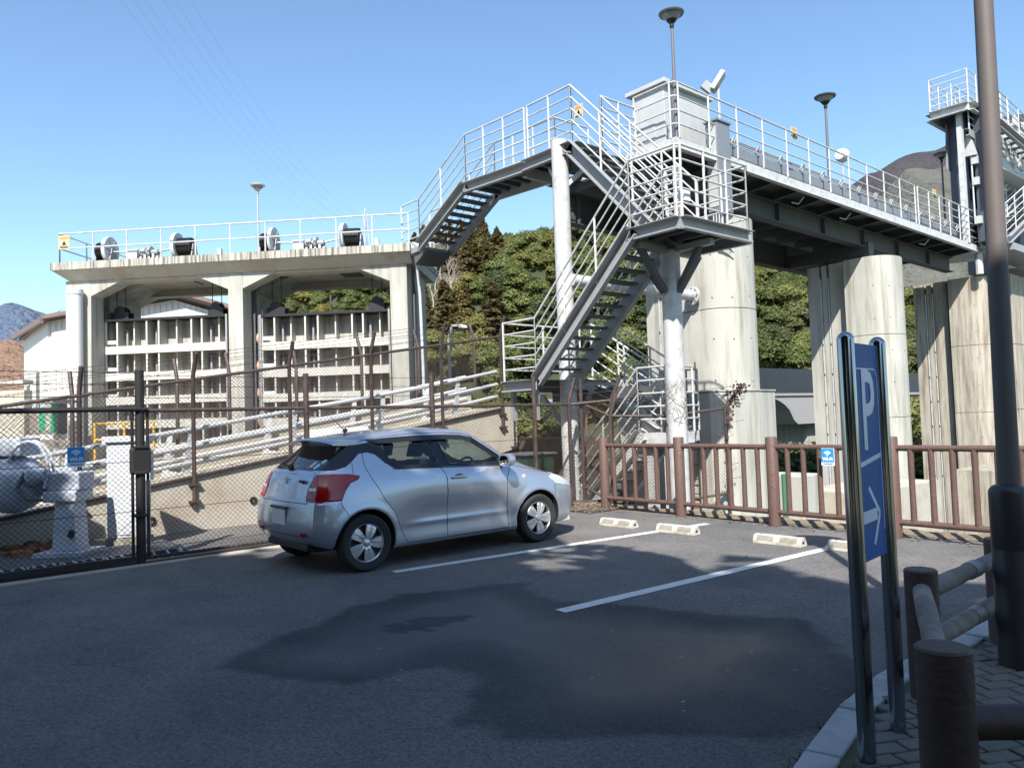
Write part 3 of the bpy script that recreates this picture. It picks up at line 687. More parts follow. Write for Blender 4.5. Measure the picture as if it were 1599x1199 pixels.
# pipes on columns
t = thing('white_pipe', 'thick pale blue grey pipe standing against the left column', 'pipe', OL+ea*sA(119,.1)+eb*.1+Vector((0,0,0)), 0)
mb = MB(); mb.tube([(0,0,-1), (0,0,5.22)], .18, 20); mb.build('pipe_shaft', PVC, t, world=False, smooth=True)
mb = MB(); mb.lathe([(.18,5.15),(.195,5.15),(.195,5.27),(.18,5.29)], (0,0,0), 20); mb.build('pipe_cap', PVC, t, world=False)
t = thing('downpipe', 'slim white downpipe and hopper box at the right end of the winch deck', 'downpipe', OL+ea*(LA+.06)+eb*.25+Vector((0,0,0)), FR_RZ)
mb = MB(); mb.box((-.12,-.1,ZS-.27), (.14,.16,ZS+.06)); mb.build('hopper_box', PVC, t, world=False, bevel=.03)
mb = MB(); mb.tube([(0,0,ZS-.27),(.03,.1,ZS-.5),(.03,.35,ZS-1.2),(.05,.4,2.9),(.05,.4,.4)], .04, 10); mb.build('pipe_run', PVC, t, world=False, smooth=True)
mb = MB(); mb.tube([(-.1,.02,ZS-.27),(-.1,.12,ZS-.6),(-.09,.42,ZS-1.2),(-.05,.43,.4)], .012, 6); mb.build('cable', DARK, t, world=False)
# lamp posts with bowl heads
def bowl_lamp(loc, H, lbl, dark=True, big=1.0, sh=0):
    t = thing('bowl_lamp', lbl, 'street lamp', loc)
    pm = DKPOLE if dark else GALV
    mb = MB(); mb.tube([(0,0,0), (0,0,H-.42*big)], [.055*big, .035*big], 10); mb.build('pole', pm, t, world=False, smooth=True)
    mb = MB(); mb.lathe([(.045*big,0),(.06*big,.04),(.05*big,.10),(.10*big,.16*big),(.14*big,.22*big)], (0,0,H-.44*big), 20); mb.build('lamp_neck', DARK if dark else GALV, t, world=False, smooth=True)
    mb = MB(); mb.lathe([(.13*big,0),(.20*big,.07*big),(.235*big,.14*big)], (0,0,H-.23*big), 24); mb.build('lamp_glass', LGLASS, t, world=False, smooth=True)
    mb = MB(); mb.lathe([(.15*big,0),(.31*big,.015*big),(.33*big,.05*big),(.26*big,.085*big),(.05,.10*big)], (0,0,H-.10*big), 28); mb.build('lamp_shade', LSH if dark else PVC, t, world=False, smooth=True)
    return t
DKPOLE = mat('grey_brown_pole', (.12,.11,.12), .5, var=.1); LGLASS = mat('ribbed_lamp_glass', (.22,.23,.22), .2, var=.2, scale=20); LSH = mat('lamp_shade_dark', (.10,.105,.10), .45, var=.15)
q = OL+ea*sA(409,1.3)+eb*1.3+Vector((0,0,ZS)); bowl_lamp(q, 2.15, 'pale galvanised lamp with a flat bowl head on the winch deck', dark=False, big=.62)
# ================================================================== WHITE BUILDING AND LEFT YARD
bld = thing('white_building', 'white corrugated building with dark brown eaves left of the sluice frame', 'building', at(38, hor(38), D=30).xyz*Vector((1,1,0)) if False else Vector((*at(38, hor(38), D=30).xy, 0)), FR_RZ)
BB = wm(bld).inverted()
# corner at local 0,0 ; right face (gable) along +x ; left face recedes along +y
SIDING = mat('white_siding', (.50,.50,.475), .55, var=.04, scale=2, dirt=(.4,.38,.33), dirt_amt=.35, streak=True); ROOFB = mat('brown_roof', (.16,.11,.095), .6)
def bz(px, y, D): return (hor(px)-y)*D/1200+1.55
# front face seen from x=75 rightwards, side face x=38..75
W1 = 9.5; zt_ = bz(38, 518, 30)
F0 = Vector((*at(75, hor(75), D=27.5).xy, 0)); F1 = Vector((*at(38, hor(38), D=33.5).xy, 0))
u1 = (F1-F0).normalized(); u2 = ea
zc = bz(75, 497, 27.5)-.1; zl = bz(38, 520, 33.5)
mb = MB(); base = -.2
pk = F0+u2*5.0
A = F0; Bp = F0+u2*W1
mb.add([(*A.xy,base),(*Bp.xy,base),(*Bp.xy,zc-1.0),(*(A+u2*4.8).xy,zc+.55),(*A.xy,zc)], [(0,1,2,3,4)])
mb.add([(*A.xy,base),(*F1.xy,base),(*F1.xy,zl),(*A.xy,zc)], [(0,1,2,3)])
mb.add([(*Bp.xy,base),(*(Bp+u1*6).xy,base),(*(Bp+u1*6).xy,zc-1),(*Bp.xy,zc-1)], [(0,1,2,3)])
mb.build('wall', SIDING, bld)
for k in range(34):       # standing ribs of the siding
    p = F0+u2*(.1+k*.22)-Vector((u1.x,u1.y,0))*.012; mb = MB(); zt2 = zc+.55*min(1,(.1+k*.22)/4.8) if k*.22 < 4.7 else zc+.55-(k*.22-4.7)*.33
    mb.bar((*p.xy,base), (*p.xy,zt2-.05), .03, .02, (u1.x,u1.y,0)); mb.build('siding_rib', SIDING, bld)
def roofbar(p, q, w_, h_): mb = MB(); mb.bar(p, q, w_, h_); return mb
e0 = F0-u1*.5-u2*.7
mb = MB(); up = Vector((0,0,1))
r1 = Vector((*(F0-u1*.6-u2*.25).xy, zc+.05)); r2 = Vector((*(F0-u1*.6+u2*4.8).xy, zc+.68)); r3 = Vector((*(F0-u1*.6+u2*(W1+.6)).xy, zc-1.0))
bk = u1*8
mb.prism([r1, r2, r3, r3+Vector((0,0,.14)), r2+Vector((0,0,.14)), r1+Vector((0,0,.14))], (0,0,0), bk); mb.build('roof', ROOFB, bld)
l1 = Vector((*(F1-u2*.5).xy, zl-.15)); l2 = Vector((*(F0-u2*.3-u1*.6).xy, zc+.0))
mb = MB(); mb.bar(l1, l2, .12, .2); mb.build('fascia_board', ROOFB, bld)
mb = MB(); mb.add([l1, l2, l2+u2*1.0+Vector((0,0,.45)), l1+u2*1.0+Vector((0,0,.45))], [(0,1,2,3)]); mb.build('soffit', SIDING, bld)
for f0, f1, z0, z1 in ((.22,.4,1.6,4.0),(.62,.82,1.9,3.7)):
    p = F0.lerp(F1, f0)-u2*.03; q_ = F0.lerp(F1, f1)-u2*.03
    mb = MB(); mb.bar((*p.xy,(z0+z1)/2), (*q_.xy,(z0+z1)/2), .05, z1-z0); wf = mb.build('window', PVC, bld)
    p2 = F0.lerp(F1, f0+.02)-u2*.06; q2 = F0.lerp(F1, f1-.02)-u2*.06
    mb = MB(); mb.bar((*p2.xy,(z0+z1)/2), (*q2.xy,(z0+z1)/2), .02, z1-z0-.16); mb.build('pane', mat('window_glass', (.10,.12,.12), .1), wf)
# green shelter under building: open bay with green panels
GRN = mat('green_panel', (.02,.28,.14), .5)
sh = thing('pump_shelter', 'low shelter with green panels behind the pale wall', 'shelter', Vector((*at(65, hor(65), D=19).xy, 0)), FR_RZ)
P_ = lambda px, y, D: at(px, y, D=D)
for (x0, x1, y0, y1, m_, nm) in ((62,72,636,672,GRN,'green_panel'),(80,91,626,676,GRN,'green_panel'),(91,104,622,678,DKST,'side_wall'),(60,62,630,676,GREYST,'post'),(72,80,630,672,CONC,'post')):
    a = P_(x0,y1,19); b_ = P_(x1,y1,19); c_ = P_(x0,y0,19); mb = MB(); mid = (a.z+c_.z)/2; mb.bar((*a.xy,mid), (*b_.xy,mid), .06, c_.z-a.z); mb.build(nm, m_, sh)
a = P_(56,628,18.4); b_ = P_(106,622,18.4); mb = MB(); mb.bar((*a.xy,a.z), (*b_.xy,a.z), 1.2, .07); mb.build('canopy', GREYST, sh)
a = P_(50,683,18.6); b_ = P_(93,680,18.6); mb = MB(); mb.bar((*a.xy,a.z), (*b_.xy,a.z), .5, .12); mb.build('worktop', PVC, sh)
for px in (58, 88):
    a = P_(px,690,18.6); b_ = P_(px,716,18.6); mb = MB(); mb.bar(a, (a.x,a.y,-.2), .1,.1,(1,0,0)); mb.build('leg', PVC, sh)
a = P_(108,700,20.5); b_ = P_(48,700,20.5); mb = MB(); mb.bar((*a.xy,1.0), (*b_.xy,1.0), .1, 2.4); mb.build('back_wall', mat('grey_brown_wall',(.22,.19,.16),.9), sh)
# concrete boundary wall at far left
t = thing('boundary_wall', 'weathered pale concrete wall with a coping left of the white building', 'wall', Vector((*at(20, hor(20), D=21).xy, 0)))
a = at(-120,600,D=21.5); b_ = at(44,600,D=20.5); zt2 = at(20,600,D=21).z
mb = MB(); mb.bar((*a.xy,(zt2-.2)/2-.3), (*b_.xy,(zt2-.2)/2-.3), .25, zt2+.4); mb.build('wall_panel', CONCW, t)
mb = MB(); mb.bar((*a.xy,zt2+.02), (*b_.xy,zt2+.02), .32, .1); mb.build('coping', CONC, t)
# yellow guard railing in front of the left gate
t = thing('yellow_guard_rail', 'yellow steel guard rail below the left sluice gate', 'railing', Vector((*at(200, hor(200), D=16.5).xy, 0)))
p1_ = at(148,662,D=16.5); p2_ = at(240,660,D=16.5); p3_ = at(300,690,D=16.8); 
mb = MB(); mb.tube([(*p1_.xy,-.2),(*p1_.xy,p1_.z),(*p2_.xy,p1_.z),(*p2_.xy,-.2)], .03, 8); mb.build('rail', YEL, t, smooth=True)
mb = MB(); mb.tube([(*p1_.xy,p1_.z-.34),(*p2_.xy,p1_.z-.34)], .025, 8); mb.build('rail', YEL, t, smooth=True)
m_ = p1_.lerp(p2_, .5); mb = MB(); mb.tube([(*m_.xy,-.2),(*m_.xy,p1_.z)], .025, 8); mb.build('post', YEL, t)
t = thing('yellow_guard_rail', 'lower yellow guard rail between the two sluice gates', 'railing', Vector((*at(330, hor(330), D=16).xy, 0)))
a = at(280,712,D=15.8); b_ = at(375,700,D=16.2)
mb = MB(); mb.tube([(*a.xy,-.6),(*a.xy,a.z),(*b_.xy,a.z),(*b_.xy,-.6)], .03, 8); mb.build('rail', YEL, t, smooth=True)
# ================================================================== RAMP
RX, RX2 = -12.3, -13.85
def rz_(y): return .45+(y-1.46)*.152
rmp = thing('concrete_ramp', 'pale concrete ramp climbing to the right towards the steel stairs', 'ramp', (RX, 0, 0))
YA, YB = -5.0, 10.6
zb = lambda y: -5.0 if y < 7.2 else (.0 if y < 7.3 else 0)
mb = MB()
mb.prism([(0,YA,-5),(0,7.35,-5),(0,7.35,.25),(0,YB,.95),(0,YB,rz_(YB)+.02),(0,YA,rz_(YA)+.02)], (RX,0,0), (RX-.25,0,0)); mb.build('front_wall', CONCW, rmp)
mb = MB(); mb.prism([(0,YA,-5),(0,7.35,-5),(0,7.35,.25),(0,YB,.95),(0,YB,rz_(YB)+.42),(0,YA,rz_(YA)+.42)], (RX2-.2,0,0), (RX2,0,0)); mb.build('rear_kerb_wall', CONCW, rmp)
mb = MB(); mb.prism([(0,YA,-5),(0,7.35,-5),(0,7.35,.25),(0,YB,.95),(0,YB,rz_(YB)-.03),(0,YA,rz_(YA)-.03)], (RX2,0,0), (RX-.25,0,0)); mb.build('ramp_deck', CONCW, rmp)
for y in (.35, 2.2, 3.35, 4.9, 6.4):      # weep holes with short pipes
    mb = MB(); z = .22 if y < 4 else .38; mb.lathe([(.045,-.02),(.06,.0),(.06,.025),(.03,.025),(.03,-.01)], (RX+.0, y, z), 12, 'X'); mb.build('weep_hole', DARK, rmp)
for y in (-1.6, 2.9, 7.4):
    mb = MB(); mb.box((RX+.001,y,-.3), (RX+.004,y+.012,rz_(y))); mb.build('joint_seal', DKST, rmp)
# fat white rails of the ramp
for (X, nm, hs, lbl) in ((-12.55,'near',(.2,.45,.72),'near white three bar pipe railing along the ramp'), (-13.65,'far',(.2,.42,.68),'far white three bar pipe railing along the ramp')):
    t = thing('ramp_railing', lbl, 'railing', (X, 0, 0), 0, 'white pipe railings of the ramp')
    for h in hs:
        mb = MB(); pts = [(X, y, rz_(y)+h+(.0 if y < 8.5 else (y-8.5)*.03)) for y in (-4, 0, 3, 6, 8.5, 9.4, 10.3)]; mb.tube(pts, .035 if X > -13 else .031, 10); mb.build('rail', PVC, t, smooth=True)
    for y in [-3+i*1.75 for i in range(8)]:
        mb = MB(); mb.bar((X-.06,y-.05,rz_(y)-.05), (X,y,rz_(y)+hs[1]), .05, .09, (0,1,0)); mb.bar((X,y,rz_(y)+hs[1]), (X-.04,y+.05,rz_(y)+hs[2]+.03), .05, .08, (0,1,0)); mb.build('post', PVC, t)
        mb = MB(); mb.box((X-.09,y-.1,rz_(y)-.05), (X+.09,y+.1,rz_(y)+.02)); mb.build('foot_block', PVC, t)
# fences along the ramp
def barbs(root, pts, offs, m=BROWNST):
    for o_ in offs:
        mb = MB(); P = [Vector(p)+Vector(o_) for p in pts]; mb.tube(P, .0035, 4)
        for a, b_ in zip(P[:-1], P[1:]):
            n_ = int((b_-a).length/.11)
            for i in range(n_):
                q = a.lerp(b_, (i+.5)/n_); mb.bar(q-Vector((0,0,.014)), q+Vector((.004,0,.014)), .004, .004, (1,0,0))
        mb.build('barbed_wire', m, root)
for X, sg, ys, lbl in ((-12.27,1,[-2.4,-.8,.8,2.4,3.97,5.55,7.12,8.68,10.2],'front'), (-13.8,-1,[-.6,1.0,2.6,4.2,5.1,6.38,7.79,9.17,10.69],'rear')):
    t = thing('chain_link_fence', f'brown chain link fence with barbed wire arms on the {lbl} edge of the ramp', 'fence', (X, 0, 0), 0, 'brown chain link fences')
    z_ = rz_ if sg > 0 else (lambda y: rz_(y)+.42)
    hh = 1.5 if sg > 0 else 1.1
    for y in ys:
        mb = MB(); top = z_(y)+hh+.04
        mb.tube([(X,y,z_(y)-(.47 if sg > 0 else 0)), (X,y,top), (X+sg*.16,y,top+.36)], .034, 8); mb.build('post', BROWNST, t, smooth=True)
        if sg > 0:
            for dz in (-.14,-.4): 
                mb = MB(); mb.box((X-.04,y-.085,z_(y)+dz), (X+.045,y+.085,z_(y)+dz+.035)); mb.build('clamp', BROWNST, t)
    y0, y1 = ys[0]-1, ys[-1]
    for h in (0.0, hh):
        mb = MB(); mb.tube([(X,y0,z_(y0)+h), (X,y1,z_(y1)+h)], .026, 8); mb.build('rail', BROWNST, t, smooth=True)
    chain(t, (X+.03*sg,y0,z_(y0)), (X+.03*sg,y1,z_(y1)), hh, m=BROWNST, r=.0022)
    barbs(t, [(X+sg*.1,y,z_(y)+hh+.04) for y in (y0, y1)], [(sg*(-.06),0,.10),(0,0,.22),(sg*.05,0,.34)])
# ================================================================== NEAR CHAIN-LINK FENCE (also a sliding gate on the left)
FX = -9.83
t = thing('chain_link_fence', 'dark brown chain link fence standing between the parked car and the yard', 'fence', (FX, 4, 0), 0, 'brown chain link fences')
for y in (4.68, 6.76, 8.88):
    mb = MB(); mb.tube([(FX,y,-.05), (FX,y,2.27)], .038, 10); mb.build('post', BROWNST, t, smooth=True)
    for z in (.1,.62,1.2,1.72):
        mb = MB(); mb.lathe([(.04,0),(.044,0),(.044,.025),(.04,.025)], (FX,y,z), 10); mb.build('tie_band', BROWNST, t)
for y, dx, dy in ((9.72,.04,.12),(10.3,.14,.12)):
    x = FX if y < 10 else -9.35; mb = MB(); mb.tube([(x,y,-.05), (x,y,1.83), (x+dx,y+dy,2.25)], .036, 10); mb.build('post', BROWNST, t, smooth=True)
mb = MB(); mb.tube([(FX,2.6,1.80),(FX,9.72,1.78),(-9.35,10.3,1.83)], .025, 8); mb.build('rail', BROWNST, t, smooth=True)
mb = MB(); mb.tube([(FX,2.6,.06),(FX,9.72,.05),(-9.35,10.3,.05)], .02, 8); mb.build('rail', BROWNST, t, smooth=True)
chain(t, (FX+.03,2.62,.05), (FX+.03,9.72,.05), 1.74)
chain(t, (FX,9.72,.05), (-9.35,10.3,.05), 1.76)
barbs(t, [(FX,2.6,1.85),(FX,4.68,1.84),(FX,6.76,1.86),(FX,9.72,1.85),(-9.3,10.35,1.9)], [(0,0,.1),(0,0,.24),(0,0,.37)])
mb = MB(); mb.tube([(FX+.02,2.6,.62),(FX+.02,9.7,.62)], .004, 4); mb.tube([(FX+.02,2.6,1.2),(FX+.02,9.7,1.2)], .004, 4); mb.build('tension_wire', BROWNST, t)
t = thing('sliding_fence_gate', 'near black chain link sliding gate with a thick latch post, left foreground', 'gate', (FX, 2.5, 0))
GP = 2.56
mb = MB(); mb.tube([(FX,GP,-.05),(FX,GP,2.28)], .052, 14); mb.build('gate_post', BLACKST, t, smooth=True)
for z in (.55,1.05,1.35,1.8):
    mb = MB(); mb.box((FX-.075,GP-.08,z), (FX+.075,GP+.08,z+.035)); mb.build('hinge_collar', BLACKST, t, bevel=.008)
mb = MB(); mb.box((FX-.05,GP-.11,1.06), (FX+.06,GP+.11,1.36)); mb.build('latch_box', BLACKST, t, bevel=.02)
for dy in (-.085,.085):
    mb = MB(); mb.tube([(FX,GP+dy,.06),(FX,GP+dy,1.8)], .018, 8); mb.build('frame_upright', BLACKST, t)
mb = MB(); mb.tube([(FX,-4.5,1.82),(FX,GP,1.82)], .032, 10); mb.build('top_rail', BLACKST, t, smooth=True)
mb = MB(); mb.box((FX-.03,-4.5,.03), (FX+.03,GP,.10)); mb.build('bottom_rail', BLACKST, t)
mb = MB(); mb.box((FX-.06,-4.5,.0), (FX+.10,9.6,.022)); struct(mb.build('gate_track', BLACKST, None))
mb = MB(); mb.tube([(FX+.02,-4.5,.62),(FX+.02,GP,.62)], .004, 4); mb.tube([(FX+.02,-4.5,1.2),(FX+.02,GP,1.2)], .004, 4); mb.build('tension_wire', BLACKST, t)
chain(t, (FX+.02,-4.5,.07), (FX+.02,GP,.07), 1.74, m=BLACKST, r=.0027)
barbs(t, [(FX,-4.5,1.85),(FX,GP,1.85)], [(0,0,.12),(0,0,.26),(0,0,.40)], BLACKST)
# kerb strip of sandy concrete at the fence foot
mb = MB(); mb.box((FX+.1,-6,0), (FX+.26,9.4,.012)); struct(mb.build('concrete_strip', CONCW))
# second fence, beyond the log fence
t = thing('chain_link_fence', 'rusty brown chain link fence just behind the log fence, ivy on its end post', 'fence', (-8.3,10.8,0), 0, 'brown chain link fences')
fp = [(-9.75,9.95), (-9.15,10.05), (-8.42,10.75), (-7.95,11.75)]
zt = [1.80,1.55,1.52,1.62]
for i, ((x, y), z, (ax, ay)) in enumerate(zip(fp, zt, ((.0,.0),(.10,.08),(.12,.10),(.22,.22)))):
    mb = MB(); mb.tube([(x,y,-.8),(x,y,z),(x+ax,y+ay,z+.42)], .034, 10); mb.build('post', BROWNST, t, smooth=True)
for h in (0, -1.5):
    mb = MB(); mb.tube([(x,y,z+h) for (x, y), z in zip(fp, zt)], .022, 8); mb.build('rail', BROWNST, t, smooth=True)
for (a, b_), z0, z1 in zip(zip(fp[:-1], fp[1:]), zt[:-1], zt[1:]): chain(t, (*a, z0-1.5), (*b_, z1-1.5), 1.5)
barbs(t, [(x+.06,y+.05,z) for (x, y), z in zip(fp, zt)], [(0,0,.12),(.02,.02,.25),(.05,.04,.38)])
iv = MB(); rg = random.Random(5)
for k in range(160):
    z = rg.random()**.2; p = Vector((-7.95+.22*max(0,z-.6)*2.2, 11.75+.2*max(0,z-.6)*2.2, .0+z*2.05))+Vector((rg.gauss(0,.045+.05*(z > .75)), rg.gauss(0,.045+.05*(z > .75)), 0)); d = Vector((rg.gauss(0,1), rg.gauss(0,1), rg.gauss(0,1))).normalized(); u = d.orthogonal().normalized()*.028; v = d.cross(u)
    iv.add([p-u, p-v, p+u, p+v], [(0,1,2,3)])
for k in range(14):
    p = Vector((-7.95,11.75,.1+rg.random()*1.7)); iv.tube([p, p+Vector((rg.gauss(0,.1),rg.gauss(0,.1),.15)), p+Vector((rg.gauss(0,.22),rg.gauss(0,.22),.2))], .004, 4)
stuff(iv.build('dead_ivy', mat('dead_ivy', (.075,.042,.034), .9, var=.4, scale=30), t))

# ================================================================== YARD MACHINES behind the near fence
BLUEG = mat('blue_grey_enamel', (.44,.48,.55), .4, var=.08, scale=4, dirt=(.2,.2,.2), dirt_amt=.5, dscale=5)
c0 = at(207, 858, Z=.12); c0 = Vector((-11.15+.16, 2.72+.18, 0))
t = thing('electric_cabinet', 'tall pale grey electric cabinet with overhanging lid behind the near fence', 'cabinet', c0, math.radians(49.5+8))
CAB = mat('cabinet_grey', (.52,.545,.575), .45, var=.05, scale=3, dirt=(.35,.33,.3), dirt_amt=.3)
mb = MB(); mb.box((-.46,0,.16), (0,.3,1.42)); mb.build('cabinet_body', CAB, t, world=False, bevel=.008)
mb = MB(); mb.box((-.5,-.05,1.42), (.05,.36,1.50)); mb.build('cabinet_lid', CAB, t, world=False, bevel=.006)
mb = MB(); mb.box((-.44,-.012,.2), (-.02,0,1.38)); d = mb.build('cabinet_door', CAB, t, world=False, bevel=.004)
mb = MB(); mb.box((-.07,-.03,.78), (-.045,-.012,.9)); mb.build('door_handle', GALV, d, world=False)
mb = MB(); mb.box((-.48,-.02,0), (.02,.32,.155)); mb.build('plinth', CONCB, t, world=False)
mb = MB(); mb.box((.0,.05,.9), (.07,.2,1.3)); mb.build('side_conduit_box', CAB, t, world=False)
# valve body on a pedestal
v0 = Vector((-11.1+.22, 1.75+.25, 0))
vd = RGT.copy(); vd.z = 0; vd.normalize()     # pipe axis roughly across the view
vrz = math.atan2(vd.y, vd.x)
t = thing('pipe_valve', 'blue grey flanged pipe valve on a pedestal at the far left behind the fence', 'valve', v0, vrz)
mb = MB(); mb.lathe([(.31,-3.2),(.31,-1.25),(.30,-1.2)], (0,.1,.95), 28, 'X'); mb.build('pipe', BLUEG, t, world=False, smooth=True)
mb = MB(); mb.lathe([(.29,-1.25),(.40,-1.24),(.40,-1.17),(.34,-1.16),(.34,-1.10),(.40,-1.09),(.40,-1.02),(.29,-1.0)], (0,.1,.95), 28, 'X')
for k in range(12):
    a = k*PI/6; mb.lathe([(.018,-1.28),(.018,-.98)], (0,.1+.37*math.cos(a),.95+.37*math.sin(a)), 6, 'X')
mb.build('flange', BLUEG, t, world=False, smooth=True)
mb = MB(); mb.lathe([(.29,-1.0),(.36,-.85),(.37,-.7),(.30,-.52),(.16,-.42),(.13,-.25)], (0,.1,.95), 28, 'X'); mb.build('valve_body', BLUEG, t, world=False, smooth=True)
mb = MB(); mb.box((-1.35,-.12,1.30), (-.52,.3,1.52)); mb.build('actuator_box', BLUEG, t, world=False, bevel=.015)
mb = MB(); mb.box((-.2,-.12,.86), (.2,.25,1.08)); mb.box((-.24,-.14,.72), (.17,.27,.86)); mb.build('gearbox', BLUEG, t, world=False, bevel=.02)
mb = MB(); mb.lathe([(.1,-.42),(.14,-.4),(.12,-.2),(.09,-.18)], (0,.05,1.0), 16, 'X'); mb.lathe([(.07,1.06),(.08,1.12),(.05,1.2),(.04,1.3)], (-.02,.06,0), 12); mb.lathe([(.1,.0),(.13,.05),(.08,.2),(.1,.22)], (-.42,-.1,1.05), 12, 'X'); mb.build('gear_neck', BLUEG, t, world=False, smooth=True)
mb = MB(); mb.prism([(-.15,-.1,.12),(.15,-.1,.12),(.11,-.1,.72),(-.11,-.1,.72)], (0,0,0), (0,.3,0)); mb.build('pedestal', BLUEG, t, world=False, bevel=.01)
mb = MB(); mb.cbox((.10,-.115,.33), (.07,.02,.09), Matrix.Rotation(math.radians(25),3,'Y')); mb.build('name_plate', DARK, t, world=False)
mb = MB(); mb.box((-.3,-.25,.06), (.3,.3,.12)); mb.build('base_plate', BLUEG, t, world=False)
for sy in (0, .1):
    mb = MB(); mb.tube([(-.62,-.05+sy,.95)]+[(-.42+.25*math.cos(a), -.12+sy, 1.12+.36*math.sin(a)) for a in [PI*(1-i/9) for i in range(10)]]+([(-.2,-.16,.9)] if not sy else [(-.15,0,1.06)]), .018, 8); mb.build('conduit', BLUEG, t, world=False, smooth=True)
mb = MB(); mb.tube([(-.45,-.14,1.1),(-.5,-.2,.92),(-.38,-.22,.78),(-.2,-.2,.76)], .022, 8); mb.build('conduit', DKST, t, world=False, smooth=True)
# low steel platform on brackets under the machines
t = thing('steel_platform', 'low grey steel platform on brackets under the valve and cabinet', 'platform', (-10.6, 1.8, 0))
mb = MB(); mb.box((-12.1,-3,.02), (-10.2,3.2,.07)); mb.build('deck_plate', DKST, t)
for k in range(16):
    y = 3.1-k*.16-(.2 if k > 3 else 0); mb = MB(); mb.prism([(-10.2,y,.01),(-9.95,y,.01),(-10.2,y,.07)], (0,0,0), (0,.02,0)); mb.build('bracket', BLUEG, t)
for k in range(26):
    mb = MB(); mb.box((-10.19,2.4-k*.1,.071), (-9.99,2.42-k*.1,.085)); mb.build('grating_bar', BLUEG, t)
mb = MB(); mb.box((-10.7,-1.2,.071), (-10.25,1.1,.2)); mb.build('cover_box', BLUEG, t, bevel=.02)
# brown vegetation/rust heap at the left yard
mb = MB(); rg = random.Random(8)
for k in range(900):
    x = rg.uniform(-12.2,-11.2); y = rg.uniform(-3,2.2); z = .02+rg.random()*.1; u = Vector((rg.gauss(0,.05),rg.gauss(0,.05),rg.gauss(0,.02))); v = Vector((rg.gauss(0,.02),rg.gauss(0,.02),.03)); p = Vector((x,y,z)); mb.add([p-u,p-v,p+u,p+v],[(0,1,2,3)])
stuff(mb.build('dry_weeds', mat('dry_weed', (.35,.17,.07), .9, var=.4, scale=20)))

# wifi signs -----------------------------------------------------------------
BLU = mat('sign_blue', (.02,.25,.60), .4, var=.05); WPR = mat('white_print', (.78,.80,.82), .5, var=.03)
def wifi(loc, nrm, s, lbl):
    rz = math.atan2(nrm[1], nrm[0])+PI/2
    t = thing('wifi_sign', lbl, 'sign', loc, rz, 'small blue wifi signs')
    mb = MB(); mb.box((-s*.5,-.004,-.27*s), (s*.5,.004,s)); mb.build('sign_plate', WPR, t, world=False)
    mb = MB(); mb.box((-s*.48,-.008,0), (s*.48,-.0045,s*.98)); mb.build('blue_panel', BLU, t, world=False)
    for r_ in (.34,.24,.14):
        mb = MB(); pts = [(s*r_*math.cos(a), s*(.46+r_*math.sin(a))) for a in [math.radians(35+i*11) for i in range(11)]]; pi = [((r_-.055)/r_*x, (z-s*.46)*(r_-.055)/r_+s*.46) for x, z in pts]
        mb.prism([(x,-.0085,z) for x, z in pts]+[(x,-.0085,z) for x, z in pi[::-1]], (0,0,0), (0,-.002,0)); mb.build('wifi_arc', WPR, t, world=False)
    mb = MB(); mb.lathe([(.001,0),(.045*s,.0),(.045*s,.002)], (0,-.0107,s*.46), 12, 'Y'); mb.build('wifi_dot', WPR, t, world=False)
    M4 = Matrix.Translation((0,-.0095,s*.2)) @ Matrix.Rotation(PI/2, 4, 'X')
    tx = text_mesh('Wi-Fi', s*.34, wm(t) @ M4, 'lettering', WPR, t, .001, bold=.002)
    mb = MB(); mb.box((-s*.35,-.0065,-.17*s), (s*.35,-.0045,-.09*s)); mb.build('small_print', BLU, t, world=False)
    return t
p = at(119, 718, X=FX+.06); wifi(p+Vector((0,0,-.03)), (1,-.1,0), .175, 'blue wifi sign wired to the near chain link fence at left')
p = at(1293, 721, Y=9.25); wifi(p+Vector((0,0,-.0)), (0,-1,0), .17, 'blue wifi sign on the log fence under its top rail')
# banner behind the car
t = thing('banner', 'white banner with red print tied low behind the car', 'banner', (-10.9,6.2,0))
a = at(480,672,X=-11.5); b_ = at(575,668,X=-11.5)
mb = MB(); mb.bar((*a.xy,1.28), (*b_.xy,1.30), .01, .42); mb.build('cloth', mat('banner_cloth', (.78,.76,.72), .8), t)
mb = MB()
for f_ in (.06,.13,.22,.4,.62,.86): p = a.lerp(b_, f_); mb.box((p.x+.008,p.y-.05,1.13), (p.x+.012,p.y+.05,1.22))
mb.build('red_print', mat('red_print', (.7,.12,.06), .6), t)
# street lamp behind the ramp
p = at(703, 600, D=22)
t = thing('street_lamp', 'galvanised lamp post with a bent arm behind the ramp', 'street lamp', (p.x,p.y,-1))
q = at(706,509,D=22); r_ = at(722,512,D=22); zz = q.z
mb = MB(); mb.tube([(p.x,p.y,-1),(p.x,p.y,zz-.35),(p.x+(q.x-p.x),p.y+(q.y-p.y),zz),(r_.x,r_.y,zz+.0)], .045, 8); mb.build('pole', GALV, t, smooth=True)
mb = MB(); mb.bar((r_.x-.1*RGT.x,r_.y-.1*RGT.y,zz-.02), (r_.x+.15*RGT.x,r_.y+.15*RGT.y,zz-.04), .12,.09); mb.build('lamp_head', PVC, t, bevel=.02)

